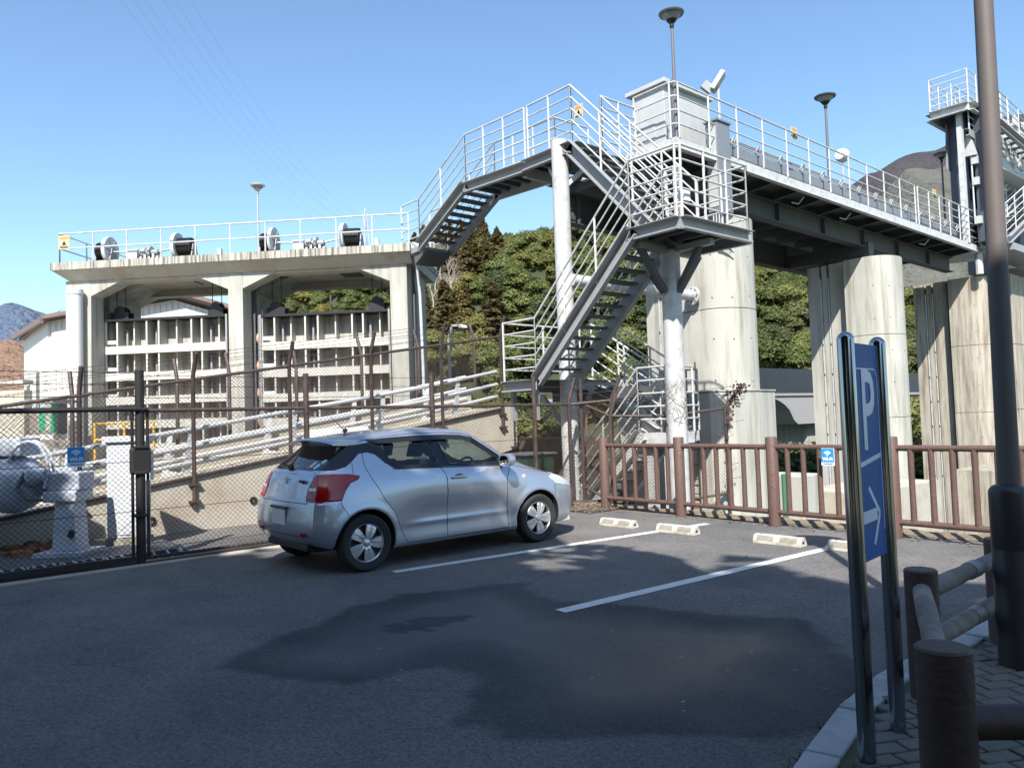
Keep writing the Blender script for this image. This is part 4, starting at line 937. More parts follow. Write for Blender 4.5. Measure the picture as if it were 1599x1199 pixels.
# ================================================================== LOG FENCE at the end of the bays
PX_ = [-8.87,-7.28,-5.66,-4.06,-2.47,-.88,.7]; PY_ = [9.55,9.50,9.40,9.34,9.28,9.22,9.16]
lf = thing('log_fence', 'brown imitation log fence with round posts and balusters along the river side', 'fence', (-5.6,9.4,0))
for x, y in zip(PX_, PY_):
    mb = MB(); mb.lathe([(.080,-.1),(.080,1.18),(.072,1.195),(.0,1.197)], (x,y,0), 18); mb.build('post', LOG, lf, smooth=True)
for i in range(len(PX_)-1):
    a = Vector((PX_[i],PY_[i],0)); b_ = Vector((PX_[i+1],PY_[i+1],0))
    for z in (1.06,.19):
        mb = MB(); n_ = 6; mb.tube([a.lerp(b_, .045+.91*k/n_)+Vector((0,0,z)) for k in range(n_+1)], [.036+random.uniform(-.002,.002) for _ in range(n_+1)], 12); mb.build('rail', LOG, lf, smooth=True)
    for k in range(6):
        p = a.lerp(b_, (k+1)/7+.0); mb = MB(); mb.tube([p+Vector((0,0,.20)), p+Vector((random.uniform(-.003,.003),0,.6)), p+Vector((0,0,1.05))], [.035,.033,.035], 12); mb.build('baluster', LOG, lf, smooth=True)
# ================================================================== WHEEL STOPS
WST = mat('wheel_stop_plastic', (.50,.48,.43), .7, var=.06, scale=20, dirt=(.28,.24,.18), dirt_amt=.7, dscale=8, lo=.45, hi=.65)
def wheel_stop():
    r = thing('wheel_stop', 'white plastic wheel stop', 'wheel stop', (0,0,0), 0, 'white wheel stops at the bay ends')
    sec = [(-.075,0),(-.075,.035),(-.045,.098),(-.03,.105),(.03,.105),(.045,.098),(.075,.035),(.075,0)]
    mb = MB(); mb.prism([(0,y,z) for y, z in sec], (-.30,0,0), (.30,0,0)); mb.build('block', WST, r, world=False, bevel=.006)
    mb2 = MB()
    for side in (-1, 1):
        for half in (-1, 1):
            for k in range(5):
                f = .12+k*.19; y = side*(.076-(.031)*f-.0); z = .036+.062*f-.0
                mb2.cbox((half*.145, y, z), (.21,.005,.006), Matrix.Rotation(side*.5, 3, 'X'))
    mb2.build('groove', mat('groove_tone', (.18,.16,.13), .9), r, world=False)  # darker bars laid on the sloping faces as grooves
    for sx in (-1, 1):
        mb = MB(); mb.box((sx*.3005-.002,-.03,.035), (sx*.3005+.002,.01,.062)); mb.build('end_reflector', DARK, r, world=False)
        mb = MB(); mb.lathe([(.016,.1045),(.016,.1065)], (sx*.23,0,0), 10); mb.build('fixing_bolt', DKST, r, world=False)
    return r
ws = wheel_stop()
spots = [(-8.72,8.18,'nearest the parked car'),(-7.33,8.14,'on the left in the second bay'),(-6.31,8.14,'by the far painted line in the second bay'),(-4.86,8.14,'on the left in the third bay'),(-3.98,8.2,'half hidden by the parking sign'),(-2.55,8.2,'right of the parking sign')]
for i, (x, y, s_) in enumerate(spots[:5]):
    lb_ = f'white plastic wheel stop {s_}'
    if i == 0: ws.location = (x, y, 0); ws.rotation_euler.z = .02; ws['label'] = lb_
    else: copy_tree(ws, loc=(x, y, 0), rz=random.uniform(-.03,.03), label=lb_)
# ================================================================== PARKING SIGN
ps = thing('parking_sign', 'tall blue parking sign with white P and arrow between two chrome posts', 'sign', (-1.57,3.4,0))
CHR = mat('polished_chrome', (.33,.34,.37), .14, metal=1, var=.02); 
P1 = Vector((-1.555,3.20,0)); P2 = Vector((-1.60,3.60,0))
for p, H in ((P1,1.875),(P2,1.875)):
    mb = MB(); r_ = .035
    mb.lathe([(r_,-.02),(r_,H-r_)]+[(r_*math.cos(a), H-r_+r_*math.sin(a)) for a in [PI/2*i/7 for i in range(1,8)]], (p.x,p.y,0), 28); mb.build('chrome_post', CHR, ps, smooth=True)
SB = mat('sign_board_blue', (.018,.105,.33), .5, var=.05, scale=3, spec=.2); SW = mat('sign_print_white', (.62,.68,.78), .4)
dpp = (P2-P1).normalized(); nrm = Vector((dpp.y,-dpp.x,0)); a = P1+dpp*.042; b_ = P2-dpp*.042; Wp = (b_-a).length; mid = (a+b_)/2
mb = MB(); mb.bar((a.x,a.y,1.36), (b_.x,b_.y,1.36), .018, .94); mb.build('sign_board', SB, ps)
f0 = mid+nrm*.0095
def sbar(s0, z0, s1, z1, w_, nm):
    p = f0+dpp*s0+Vector((0,0,z0)); q = f0+dpp*s1+Vector((0,0,z1)); mb = MB(); mb.bar(p, q, w_, .002, nrm); return mb.build(nm, SW, ps)
hw = Wp/2-.02
sbar(-hw,1.72,hw-.03,1.72,.006,'frame_line'); sbar(hw,1.0,hw,1.69,.006,'frame_line'); sbar(hw-.03,1.72,hw,1.69,.006,'frame_line')
sbar(-hw,1.30,hw,1.335,.02,'divider_line')
# arrow pointing right
sbar(-hw+.01,1.075,.05,1.08,.052,'arrow_shaft'); sbar(-.04,1.20,.085,1.08,.022,'arrow_head'); sbar(.0,.95,.085,1.08,.022,'arrow_head')
M4 = Matrix.Translation(f0+Vector((0,0,1.52))+nrm*.001) @ Matrix((dpp, Vector((0,0,1)), nrm)).transposed().to_4x4()
text_mesh('P', .50, M4, 'letter_p', SW, ps, .001, sx=.68, bold=.006)
# ================================================================== BROWN LAMP POLE with sleeve
q = at(1592,1062,Z=0); q.z = 0
t = thing('lamp_pole', 'dark brown lamp pole with a round topped sleeve, right edge of the photo', 'lamp post', q)
mb = MB(); ptop = at(1529,-120,D=4.68)-q; mb.tube([(0,0,0),(ptop.x,ptop.y,ptop.z)], [.060,.050], 18); mb.build('pole', mat('brown_lamp_pole', (.105,.09,.085), .65, var=.1), t, world=False, smooth=True)
mb = MB(); r_ = .097; mb.lathe([(r_,-.02),(r_,.72),(r_*.985,.725),(r_*.985,.735),(r_,.74),(r_,1.04)]+[(r_-.05+.05*math.cos(a), 1.04+.05*math.sin(a)) for a in [PI/2*i/5 for i in range(1,6)]], (0,0,0), 24); mb.build('sleeve', mat('sleeve_brown', (.03,.025,.025), .45, var=.1), t, world=False, smooth=True)
mb = MB(); mb.lathe([(.05,4.45),(.07,4.5),(.06,4.56),(.12,4.62),(.22,4.72),(.25,4.85)], (ptop.x,ptop.y,ptop.z-4.5), 20); mb.build('lamp_glass', LGLASS, t, world=False, smooth=True)
mb = MB(); mb.lathe([(.2,4.83),(.36,4.85),(.38,4.89),(.3,4.93),(.05,4.95)], (ptop.x,ptop.y,ptop.z-4.5), 24); mb.build('lamp_shade', LSH, t, world=False, smooth=True)
# ================================================================== FOREGROUND LOG RAILS
def lowpost(x, y, H, r, m, lbl):
    pass
PAg = at(1437,888,Z=.72); PBg = at(1472,1008,Z=.75); PCg = at(1556,840,Z=.72)
lr = thing('low_log_rail', 'dark low log rail fence beside the parking sign, three posts', 'fence', (PAg.x,PAg.y,0))
for p, H, r_, m_ in ((PAg,.72,.079,LOGD),(PBg,.75,.088,LOGD),(PCg,.72,.072,LOG)):
    mb = MB(); mb.lathe([(r_,-.1),(r_,H-.008),(r_-.008,H),(0,H+.001)], (p.x,p.y,0), 24); mb.build('post', m_, lr, smooth=True)
def lrail(p, q, r_, m_):
    mb = MB(); p = Vector(p); q = Vector(q); mb.tube([p.lerp(q, k/6) for k in range(7)], [r_+random.uniform(-.003,.003) for _ in range(7)], 16); mb.build('rail', m_, lr, smooth=True)
for z0, z1 in ((.60,.60),(.34,.34)):
    lrail((PAg.x,PAg.y,z0), (PCg.x,PCg.y,z1), .045, LOGG)
    dC = (PCg-PAg).normalized(); lrail((PCg.x,PCg.y,z0), (PCg.x+dC.x*1.4,PCg.y+dC.y*1.4,z1), .045, LOG)
    for f_ in (.62,):
        p = Vector((PAg.x,PAg.y,z0)).lerp(Vector((PCg.x,PCg.y,z1)), f_); d = (PCg-PAg).normalized(); mb = MB(); mb.tube([p-Vector((d.x,d.y,0))*.06, p+Vector((d.x,d.y,0))*.06], .049, 16); mb.build('splice_band', GREYST, lr, smooth=True)
lrail((PAg.x,PAg.y,.62), (PBg.x,PBg.y,.60), .045, LOGG); lrail((PAg.x,PAg.y,.34), (PBg.x,PBg.y,.34), .045, LOGD)
pr = Vector((math.cos(YAW),math.sin(YAW),0))
lrail((PBg.x,PBg.y,.50), (PBg.x+pr.x*1.5,PBg.y+pr.y*1.5,.47), .058, LOGD)
lrail((PBg.x,PBg.y,.2), (PBg.x+pr.x*1.5,PBg.y+pr.y*1.5,.18), .058, LOGD)
# ================================================================== KERB AND PAVERS
KST = mat('kerb_granite', (.42,.42,.42), .85, var=.15, scale=30, bump=.4, bscale=80, dirt=(.2,.2,.16), dirt_amt=.5, dscale=5)
PAVM = mat('grey_brown_paver', (.17,.155,.14), .9, var=.25, scale=9, bump=.5, bscale=60, dirt=(.07,.08,.04), dirt_amt=.7, dscale=3, coords='World')
MOSS = mat('moss', (.07,.09,.025), .95, var=.5, scale=30)
kp = [at(1215,1260,Z=0), at(1258,1195,Z=0), at(1310,1125,Z=0), at(1372,1072,Z=0), at(1440,1035,Z=0), at(1500,1005,Z=0), at(1560,978,Z=0), at(1640,945,Z=0), at(1760,905,Z=0)]
kb = thing('kerb', 'line of pale granite kerb stones curving past the parking sign', 'kerb', (kp[3].x,kp[3].y,0)); kb['kind'] = 'structure'
seq = []
for a, b_ in zip(kp[:-1], kp[1:]):
    n_ = max(1, round((b_-a).length/.42)); seq += [a.lerp(b_, i/n_) for i in range(n_)]
seq.append(kp[-1])
offs = []
for i, p in enumerate(seq):
    d = (seq[min(i+1, len(seq)-1)]-seq[max(i-1, 0)]).normalized(); offs.append(Vector((d.y,-d.x,0)))
for i in range(len(seq)-1):
    a, b_ = seq[i], seq[i+1]; d = (b_-a).normalized(); a2 = a+d*.005; b2 = b_-d*.005; n0, n1 = offs[i]*.15, offs[i+1]*.15; H = .075+random.uniform(-.004,.004)
    mb = MB(); q = [a2, b2, b2+n1, a2+n0]
    mb.prism([(p.x,p.y,-.05) for p in q], (0,0,0), (0,0,H+.05)); mb.build('kerb_stone', KST, kb, bevel=.008)
BED = mat('joint_sand_moss', (.09,.09,.05), .95, var=.4, scale=20)
poly = [p+offs_*.14 for p, offs_ in zip(seq, offs)]
mb = MB(); far = [Vector((6,9,0)), Vector((8,-4,0)), Vector((-.5,-4,0))]
ctr = [Vector((p.x,p.y,.055)) for p in poly]+[Vector((v.x,v.y,.055)) for v in far]
mb.add(ctr, [tuple(range(len(ctr)))]); struct(mb.build('paving_bed', BED))
pv = thing('paving', 'grey brown paving stones with mossy joints behind the kerb', 'paving', (0,4,.05)); pv['kind'] = 'structure'
del pv['category']; del kb['category']
pmeshes = []
PW, PL = .195, .098
for k in range(6):
    mb = MB(); j = lambda: random.uniform(-.004,.004)
    w_, l_ = PW/2-.006, PL/2-.006; zz = [random.uniform(-.002,.002) for _ in range(4)]
    b0 = [(-w_+j(),-l_+j()),(w_+j(),-l_+j()),(w_+j(),l_+j()),(-w_+j(),l_+j())]
    mb.v = [(x,y,-.02) for x, y in b0]+[(x,y,.016+z) for (x, y), z in zip(b0, zz)]+[(x*.94,y*.9,.02+z) for (x, y), z in zip(b0, zz)]
    mb.f = [(0,1,5,4),(1,2,6,5),(2,3,7,6),(3,0,4,7),(4,5,9,8),(5,6,10,9),(6,7,11,10),(7,4,8,11),(8,9,10,11)]
    me = bpy.data.meshes.new('paving_stone'); me.from_pydata(mb.v, [], mb.f); me.materials.append(PAVM); pmeshes.append(me)
pc = []
ang = math.radians(49.5+12); ca, sa = math.cos(ang), math.sin(ang)
kpoly = [(p.x,p.y) for p in poly]+[(6,9),(8,-4),(-.5,-4)]
for iy in range(-60, 60):
    for ix in range(-40, 40):
        lx = (ix+.5*(iy % 2))*PW; ly = iy*PL; x = -1.0+lx*ca-ly*sa; y = 3.4+lx*sa+ly*ca
        if not (-2.2 < x < 1.6 and 2.2 < y < 8.0): continue
        if not inpoly(x, y, kpoly) or dpoly(x, y, kpoly)[0] < .05: continue
        pj = Vector((x,y,.06))-EYE; dd = pj.dot(FWD)
        if dd < .5: continue
        u_ = 799.5+1200*pj.dot(RGT)/dd; v_ = 599.5-1200*pj.dot(UPV)/dd
        if u_ > 1720 or v_ > 1300 or u_ < 1150: continue
        pc.append((dd, x, y))
pc.sort()
rest = MB()
for i, (dd, x, y) in enumerate(pc):
    me = random.choice(pmeshes); rz = ang+random.uniform(-.02,.02)
    if i < 290:
        o = bpy.data.objects.new('paving_stone', me); COL.objects.link(o); o.parent = pv; o.location = (x, y-4, .012+random.uniform(-.002,.003)); o.rotation_euler.z = rz
    else:
        M_ = Matrix.Translation((x, y-4, .012)) @ Matrix.Rotation(rz, 4, 'Z'); rest.add([M_ @ v.co for v in me.vertices], [tuple(p.vertices) for p in me.polygons])
if rest.v: stuff(rest.build('paving_stone', PAVM, pv, world=False))
# weeds and moss tufts along kerb, litter leaves
mb = MB(); rg = random.Random(12)
for k in range(1500):
    i = rg.randrange(len(seq)-1); p = seq[i].lerp(seq[i+1], rg.random())+offs[i]*(rg.choice([-.01,.16,.17,.3])+rg.gauss(0,.02)); u = Vector((rg.gauss(0,.008),rg.gauss(0,.008),0)); mb.add([p+Vector((0,0,.0)), p+u+Vector((0,0,.03)), p+u*2+Vector((0,0,.035+rg.random()*.02)), p-u+Vector((0,0,.025))], [(0,1,2,3)])
stuff(mb.build('moss_tufts', MOSS))
mb = MB()
for k in range(420):
    x = rg.uniform(-9.6,-2); y = 9.45-abs(rg.gauss(0,.12))-(.0 if rg.random() < .8 else rg.random()*4)
    a = rg.random()*6.28; s_ = rg.uniform(.015,.035); u = Vector((math.cos(a),math.sin(a),rg.uniform(0,.3)))*s_; v = Vector((-u.y,u.x,.2*s_))*.5; p = Vector((x,y,.012)); mb.add([p-u,p-v,p+u,p+v],[(0,1,2,3)])
for k in range(1300):
    x = rg.uniform(-9.85,-8.6); y = rg.uniform(8.9,9.9); a = rg.random()*6.28; s_ = rg.uniform(.015,.04); u = Vector((math.cos(a),math.sin(a),rg.uniform(-.2,.4)))*s_; v = Vector((-u.y,u.x,.2*s_))*.5; p = Vector((x,y,.015+rg.random()*.03)); mb.add([p-u,p-v,p+u,p+v],[(0,1,2,3)])
stuff(mb.build('fallen_leaves', LITTER))
mb = MB()
for k in range(46):
    x = rg.uniform(-6.5,-2); y = rg.uniform(1.2,6); a = rg.random()*6.28; s_ = rg.uniform(.008,.022); u = Vector((math.cos(a),math.sin(a),.1))*s_; v = Vector((-u.y,u.x,.1*s_))*.4; p = Vector((x,y,.01)); mb.add([p-u,p-v,p+u,p+v],[(0,1,2,3)])
stuff(mb.build('leaf_crumbs', mat('pale_leaf', (.30,.26,.20), .8, var=.4)))
# ================================================================== STEEL STAIRS AND LANDINGS (grid axes)
YN = 9.5                                   # near edge of the lower lane
cL = at(1062,338,Y=YN); LX0 = cL.x; LZ = cL.z+.0; LX1 = at(985,362,Y=YN).x; YF = at(1168,356,X=LX0).y
def channel(root, a, b, h=.19, fl=.075, side=(1,0,0), m=GREYST, mweb=None, lip=1):
    # C section: web plus two flanges pointing to `side`
    a = Vector(a); b = Vector(b); sd_ = Vector(side); d = (b-a).normalized(); up = sd_.cross(d); up = up if up.z > 0 else -up
    mb = MB(); mb.bar(a-up*h/2, b-up*h/2, .008, h, up); mb.bar(a+sd_*fl*1.0-up*.004, b+sd_*fl*1.0-up*.004, fl*2.0, .009, up); mb.bar(a+sd_*fl*.75-up*(h-.014), b+sd_*fl*.75-up*(h-.014), fl*1.5, .028, up)
    return mb.build('stringer', m, root)
def stair(root, top, bot, wv, n, rails=(0,1), chm=GREYST):
    top = Vector(top); bot = Vector(bot); wv = Vector(wv); dv = bot-top; hd = Vector((dv.x,dv.y,0)).normalized()
    o1 = -wv.normalized()
    channel(root, top+Vector((0,0,.05)), bot+Vector((0,0,.05)), .24, .07, o1, chm); channel(root, top+wv+Vector((0,0,.05)), bot+wv+Vector((0,0,.05)), .24, .07, -o1, chm)
    for i in range(1, n):
        p = top+dv*(i/n); mb = MB(); t_ = abs(dv.length/n)*.78
        mb.bar(p+wv*.01, p+wv*.99, .25 if False else .235, .03, (0,0,1)); mb.build('tread', DKST, root)
    for k in rails:
        w0 = wv*k
        railing(root, [top+w0, bot+w0], h=1.13, bars=4, sp=1.15)
# --- landing
ld = thing('stair_landing', 'square grey steel landing on one round post above the log fence', 'landing', (LX0,YN,LZ))
for a, b_, s_ in (((LX0,YN,LZ),(LX1,YN,LZ),(0,-1,0)), ((LX0,YN,LZ),(LX0,YF,LZ),(1,0,0)), ((LX0,YF,LZ),(LX1,YF,LZ),(0,1,0)), ((LX1,YN,LZ),(LX1,YF,LZ),(-1,0,0))):
    o = channel(ld, a, b_, .19, .06, s_); o.name = 'edge_beam'
mb = MB(); mb.box((LX1+.01,YN+.01,LZ-.012), (LX0-.01,YF-.01,LZ-.004)); mb.build('deck_plate', DKST, ld)
for f_ in (.25,.5,.75):
    y = YN+(YF-YN)*f_; mb = MB(); mb.box((LX1+.01,y-.03,LZ-.12), (LX0-.01,y+.03,LZ-.013)); mb.build('deck_beam', DKST, ld)
cx, cy = (LX0+LX1)/2-.42, (YN+YF)/2+.02
q = at(1053,560,Y=cy); cx = q.x
mb = MB(); mb.tube([(cx,cy,-5),(cx,cy,LZ-.25)], .165, 24); mb.build('round_post', WHITE, ld, smooth=True)
mb = MB(); mb.lathe([(.165,0),(.2,.01),(.2,.03),(.165,.04)], (cx,cy,LZ-.28), 24); mb.build('post_cap_plate', GREYST, ld)
mb = MB(); mb.bar((cx-.9,cy,LZ-.24), (cx+.85,cy,LZ-.24), .12, .1); mb.bar((cx,YN+.1,LZ-.24), (cx,YF-.1,LZ-.24), .12, .11); mb.build('cross_arm', GREYST, ld)
for dx, dy in ((0,-.8),(0,.8),(.62,0),(-.62,0)):
    mb = MB(); mb.bar((cx+dx*.22,cy+dy*.22,LZ-.95), (cx+dx,cy+dy,LZ-.25), .10, .09); mb.build('brace', DKST, ld)
railing(ld, [(LX1,YN,LZ),(LX0-.06,YN,LZ),(LX0,YN+.06,LZ),(LX0,YF,LZ)], sp=.62)
railing(ld, [(LX0,YF,LZ),(LX1,YF,LZ)], sp=.55)
mid = (YN+YF)/2
railing(ld, [(LX1,mid-.06,LZ),(LX1+.25,mid-.06,LZ),(LX1+.32,mid,LZ),(LX1+.25,mid+.06,LZ),(LX1,mid+.06,LZ)], sp=.3)
mb = MB(); mb.box((LX0-.28,YN+.35,LZ+.35), (LX0-.16,YN+.5,LZ+.52)); mb.build('meter_box', PVC, ld)
# climbing twigs on the post
mb = MB(); rg = random.Random(21)
def twig(p, d, L, k, r):
    q = p+d*L; f_ = lambda v: Vector((cx,cy,0))+ (Vector((v.x-cx,v.y-cy,0)).normalized()*.175)+Vector((0,0,v.z))
    P = [f_(p.lerp(q, i/3)) for i in range(4)]; mb.tube(P, [r*(1-.2*i/3) for i in range(4)], 4, cap=False)
    if k:
        for _ in range(2 if k < 3 else 3):
            s_ = Vector((rg.gauss(0,.7), rg.gauss(0,.7), rg.uniform(.3,1))).normalized(); twig(P[-1]-Vector((0,0,0)), s_, L*rg.uniform(.6,.95), k-1, r*.75)
for a in range(7): twig(Vector((cx+.17*math.cos(a-1.8),cy+.17*math.sin(a-1.8),1.0+rg.random()*.5)), Vector((rg.gauss(0,.3),rg.gauss(0,.3),1)).normalized(), .32, 4, .005)
stuff(mb.build('climbing_twigs', mat('dry_vine', (.22,.19,.16), .9), ld))
# --- lower flight
LPX = at(838,592,Y=YN).x; LPX2 = at(788,596,Y=YN).x; LPZ = at(838,592,Y=YN).z-.0
W = mid-.06-YN
fs_ = thing('stair_flight', 'lower steel stair flight climbing from the ramp platform to the square landing', 'stairs', (LPX,YN,LPZ), 0, 'steel stair flights')
stair(fs_, (LX1,YN,LZ), (LPX,YN,LPZ), (0,W,0), 13)
lp = thing('stair_platform', 'small steel platform at the foot of the stairs, on the ramp end', 'platform', (LPX2,YN,LPZ))
o = channel(lp, (LPX2,YN,LPZ), (LPX,YN,LPZ), .2, .06, (0,-1,0)); o.name = 'edge_beam'; o = channel(lp, (LPX2,YN,LPZ), (LPX2,11.6,LPZ), .2, .06, (-1,0,0)); o.name = 'edge_beam'; o = channel(lp, (LPX,YN+W,LPZ), (LPX,11.6,LPZ), .2, .06, (1,0,0)); o.name = 'edge_beam'
mb = MB(); mb.box((LPX2+.01,YN+.01,LPZ-.015), (LPX-.01,11.6,LPZ-.004)); mb.build('deck_plate', DKST, lp)
for x in (LPX2+.08, LPX-.2):
    mb = MB(); mb.box((x-.04,YN+.1,LPZ-.75), (x+.04,YN+.2,LPZ-.2)); mb.build('support_leg', GREYST, lp)
railing(lp, [(LPX,YN,LPZ),(LPX2,YN,LPZ),(LPX2,11.6,LPZ)], sp=.95)
p = at(898,740,Y=10.9)
mb = MB(); mb.tube([(p.x,p.y,-4),(p.x,p.y,LPZ-.55)], .165, 20); mb.build('round_post', WHITE, lp, smooth=True)
for dx in (-.75,.75):
    mb = MB(); mb.bar((p.x,p.y,LPZ-1.1), (p.x+dx,p.y-.2,LPZ-.2), .09, .08); mb.build('brace', GREYST, lp)
mb = MB(); mb.box((LPX2,10.75,LPZ-.4), (-9.0,11.05,LPZ-.2)); mb.build('support_beam', DKST, lp)
t = thing('footing', 'rough pale concrete footing round the post behind the fence', 'footing', (p.x,p.y,-.5))
mb = MB(); mb.box((p.x-.45,p.y-.4,-4), (p.x+.45,p.y+.4,.25)); mb.build('block', CONCW, t, bevel=.05)
# flights below the platform
MX1 = at(1042,600,Y=10.45).x; MX0, MZ = MX1-.75, 1.24
f2 = thing('stair_flight', 'short white flight dropping from the ramp platform to the half landing', 'stairs', (MX0,11.3,MZ), 0, 'steel stair flights')
stair(f2, (LPX-.2,11.2,LPZ), (MX0,11.2,MZ), (0,.78,0), 7, chm=WHITE)
ml = thing('stair_platform', 'small white half landing low behind the chain link fence', 'platform', (MX0,10.4,MZ))
mb = MB(); mb.box((MX0,10.45,MZ-.2), (MX1,11.15,MZ-.01)); mb.box((MX0,11.15,MZ-.2), (MX0+.25,11.98,MZ-.01)); mb.build('deck_frame', WHITE, ml)
railing(ml, [(MX0+.1,10.45,MZ),(MX1,10.45,MZ),(MX1,11.15,MZ),(MX0+.25,11.98,MZ),(MX0,11.98,MZ)], sp=.8, r=.018)
mb = MB(); mb.box((MX0+.1,10.6,-4), (MX0+.25,10.75,MZ-.2)); mb.box((MX1-.25,10.6,-4), (MX1-.1,10.75,MZ-.2)); mb.build('support_leg', WHITE, ml)
f3 = thing('stair_flight', 'bottom white flight dropping left to the river bank behind the fence', 'stairs', (-11,10.4,-1), 0, 'steel stair flights')
stair(f3, (MX0+.1,10.45,MZ), (MX0-2.5,10.45,MZ-2.6), (0,.78,0), 14, chm=WHITE)
# --- upper platform, upper flight, walkway
YU = mid+.03; UX = at(893,222,Y=YU).x; UZ = 6.82; WU = .86
f4 = thing('stair_flight', 'upper steel stair flight from the square landing up to the high platform', 'stairs', (LX1,YU,LZ), 0, 'steel stair flights')
stair(f4, (UX,YU,UZ), (LX1,YU,LZ), (0,WU,0), 12)
WX = at(727,288,Y=YU).x; WZ = at(727,288,Y=YU).z; SX = at(655,383,Y=YU).x; SZ = at(655,383,Y=YU).z
up_ = thing('high_walkway', 'high grey steel walkway with white railings on one tall round post', 'walkway', (UX,YU,UZ))
PX1 = UX-1.35
for a, b_, s_ in (((UX,YU,UZ),(PX1,YU,UZ),(0,-1,0)), ((UX,YU,UZ),(UX,YU+WU,UZ),(1,0,0)), ((PX1,YU,UZ-.02),(WX,YU,WZ),(0,-1,0)), ((PX1,YU+WU,UZ-.02),(WX,YU+WU,WZ),(0,1,0)), ((PX1,YU,UZ-.1),(PX1,YU+WU,UZ-.1),(-1,0,0))):
    o = channel(up_, a, b_, .21, .07, s_); o.name = 'edge_beam'
mb = MB(); mb.box((PX1,YU+.01,UZ-.02), (UX-.01,12.35,UZ-.008)); mb.build('deck_plate', DKST, up_)
mb = MB(); mb.prism([(PX1,0,UZ-.01),(WX,0,WZ-.01),(WX,0,WZ-.03),(PX1,0,UZ-.03)], (0,YU+.01,0), (0,YU+WU-.01,0)); mb.build('deck_plate', DKST, up_)
for i in range(6):
    f_ = (i+.5)/6; x = PX1+(WX-PX1)*f_; mb = MB(); mb.box((x-.04,YU+.02,WZ-.14), (x+.04,YU+WU-.02,WZ-.035)); mb.build('deck_beam', DKST, up_)
for x in (UX-.35, UX-.9):
    mb = MB(); mb.box((x-.04,YU+.02,UZ-.2), (x+.04,YU+WU-.02,UZ-.03)); mb.build('deck_beam', DKST, up_)
ux = at(882.5,440,Y=YU-.0).x
mb = MB(); mb.tube([(ux,YU-.02,-5),(ux,YU-.02,UZ+.12)], .165, 24); mb.build('round_post', WHITE, up_, smooth=True)
for dx, dy in ((-.55,.25),(.5,.5)):
    mb = MB(); mb.bar((ux,YU,UZ-.85), (ux+dx,YU+dy,UZ-.22), .09, .08); mb.build('brace', WHITE, up_)
up = [(UX,YU,UZ),(PX1+.55,YU,UZ)]
railing(up_, [(UX,YU,UZ),(PX1+.1,YU,UZ)], sp=.8)
railing(up_, [(PX1,YU,UZ),(WX,YU,WZ)], sp=.8)
railing(up_, [(PX1,YU+WU,UZ),(WX,YU+WU,WZ)], sp=.8)
railing(up_, [(UX,YU+WU,UZ),(UX,12.35,UZ)], sp=.5); railing(up_, [(PX1,YU+WU,UZ),(PX1,12.35,UZ)], sp=.5)
f5 = thing('stair_flight', 'grey steel stair flight from the winch deck up to the high walkway', 'stairs', (SX,YU,SZ), 0, 'steel stair flights')
stair(f5, (WX,YU,WZ), (SX,YU,SZ), (0,WU,0), 9)
EX = at(628,378,Y=YU).x
mb = MB(); mb.box((EX,YU,SZ-.14), (SX,YU+WU,SZ-.0)); mb.build('end_plate', GREYST, f5)
railing(f5, [(SX,YU,SZ),(EX,YU,SZ)], sp=.6); railing(f5, [(SX,YU+WU,SZ),(EX,YU+WU,SZ)], sp=.6)
mb = MB(); mb.prism([(SX-.3,0,SZ-.15),(SX+.25,0,SZ-.15),(SX-.3,0,SZ-.42)], (0,YU+.05,0), (0,YU+WU-.05,0)); mb.build('wall_bracket', DKST, f5)
p = Vector((UX-.1,YU+WU*.5,UZ+.72)); 
q = at(905,172,Y=YU+WU); warn((q.x,q.y-.03,q.z-.18), (0,-1,0), .24, .28, 'yellow orange warning plate on the high platform railing')
# strut pipe to the first pier
a = at(893,437,Y=YU); b_ = at(1082,462,Y=13.7)
t = thing('strut_pipe', 'white horizontal strut pipe bolted from the tall round post to the first pier', 'pipe', (a.x,a.y,a.z))
mb = MB(); mb.tube([a, b_], .115, 18); mb.build('pipe_shaft', WHITE, t, smooth=True)
d = (b_-a).normalized(); mb = MB(); mb.tube([b_-d*.04, b_], .2, 20); mb.build('flange', WHITE, t)
for k in range(8):
    an = k*PI/4; u_ = d.orthogonal().normalized(); v_ = d.cross(u_); c_ = b_+u_*math.cos(an)*.16+v_*math.sin(an)*.16; mb = MB(); mb.tube([c_-d*.07, c_-d*.03], .018, 6); mb.build('bolt', GREYST, t)

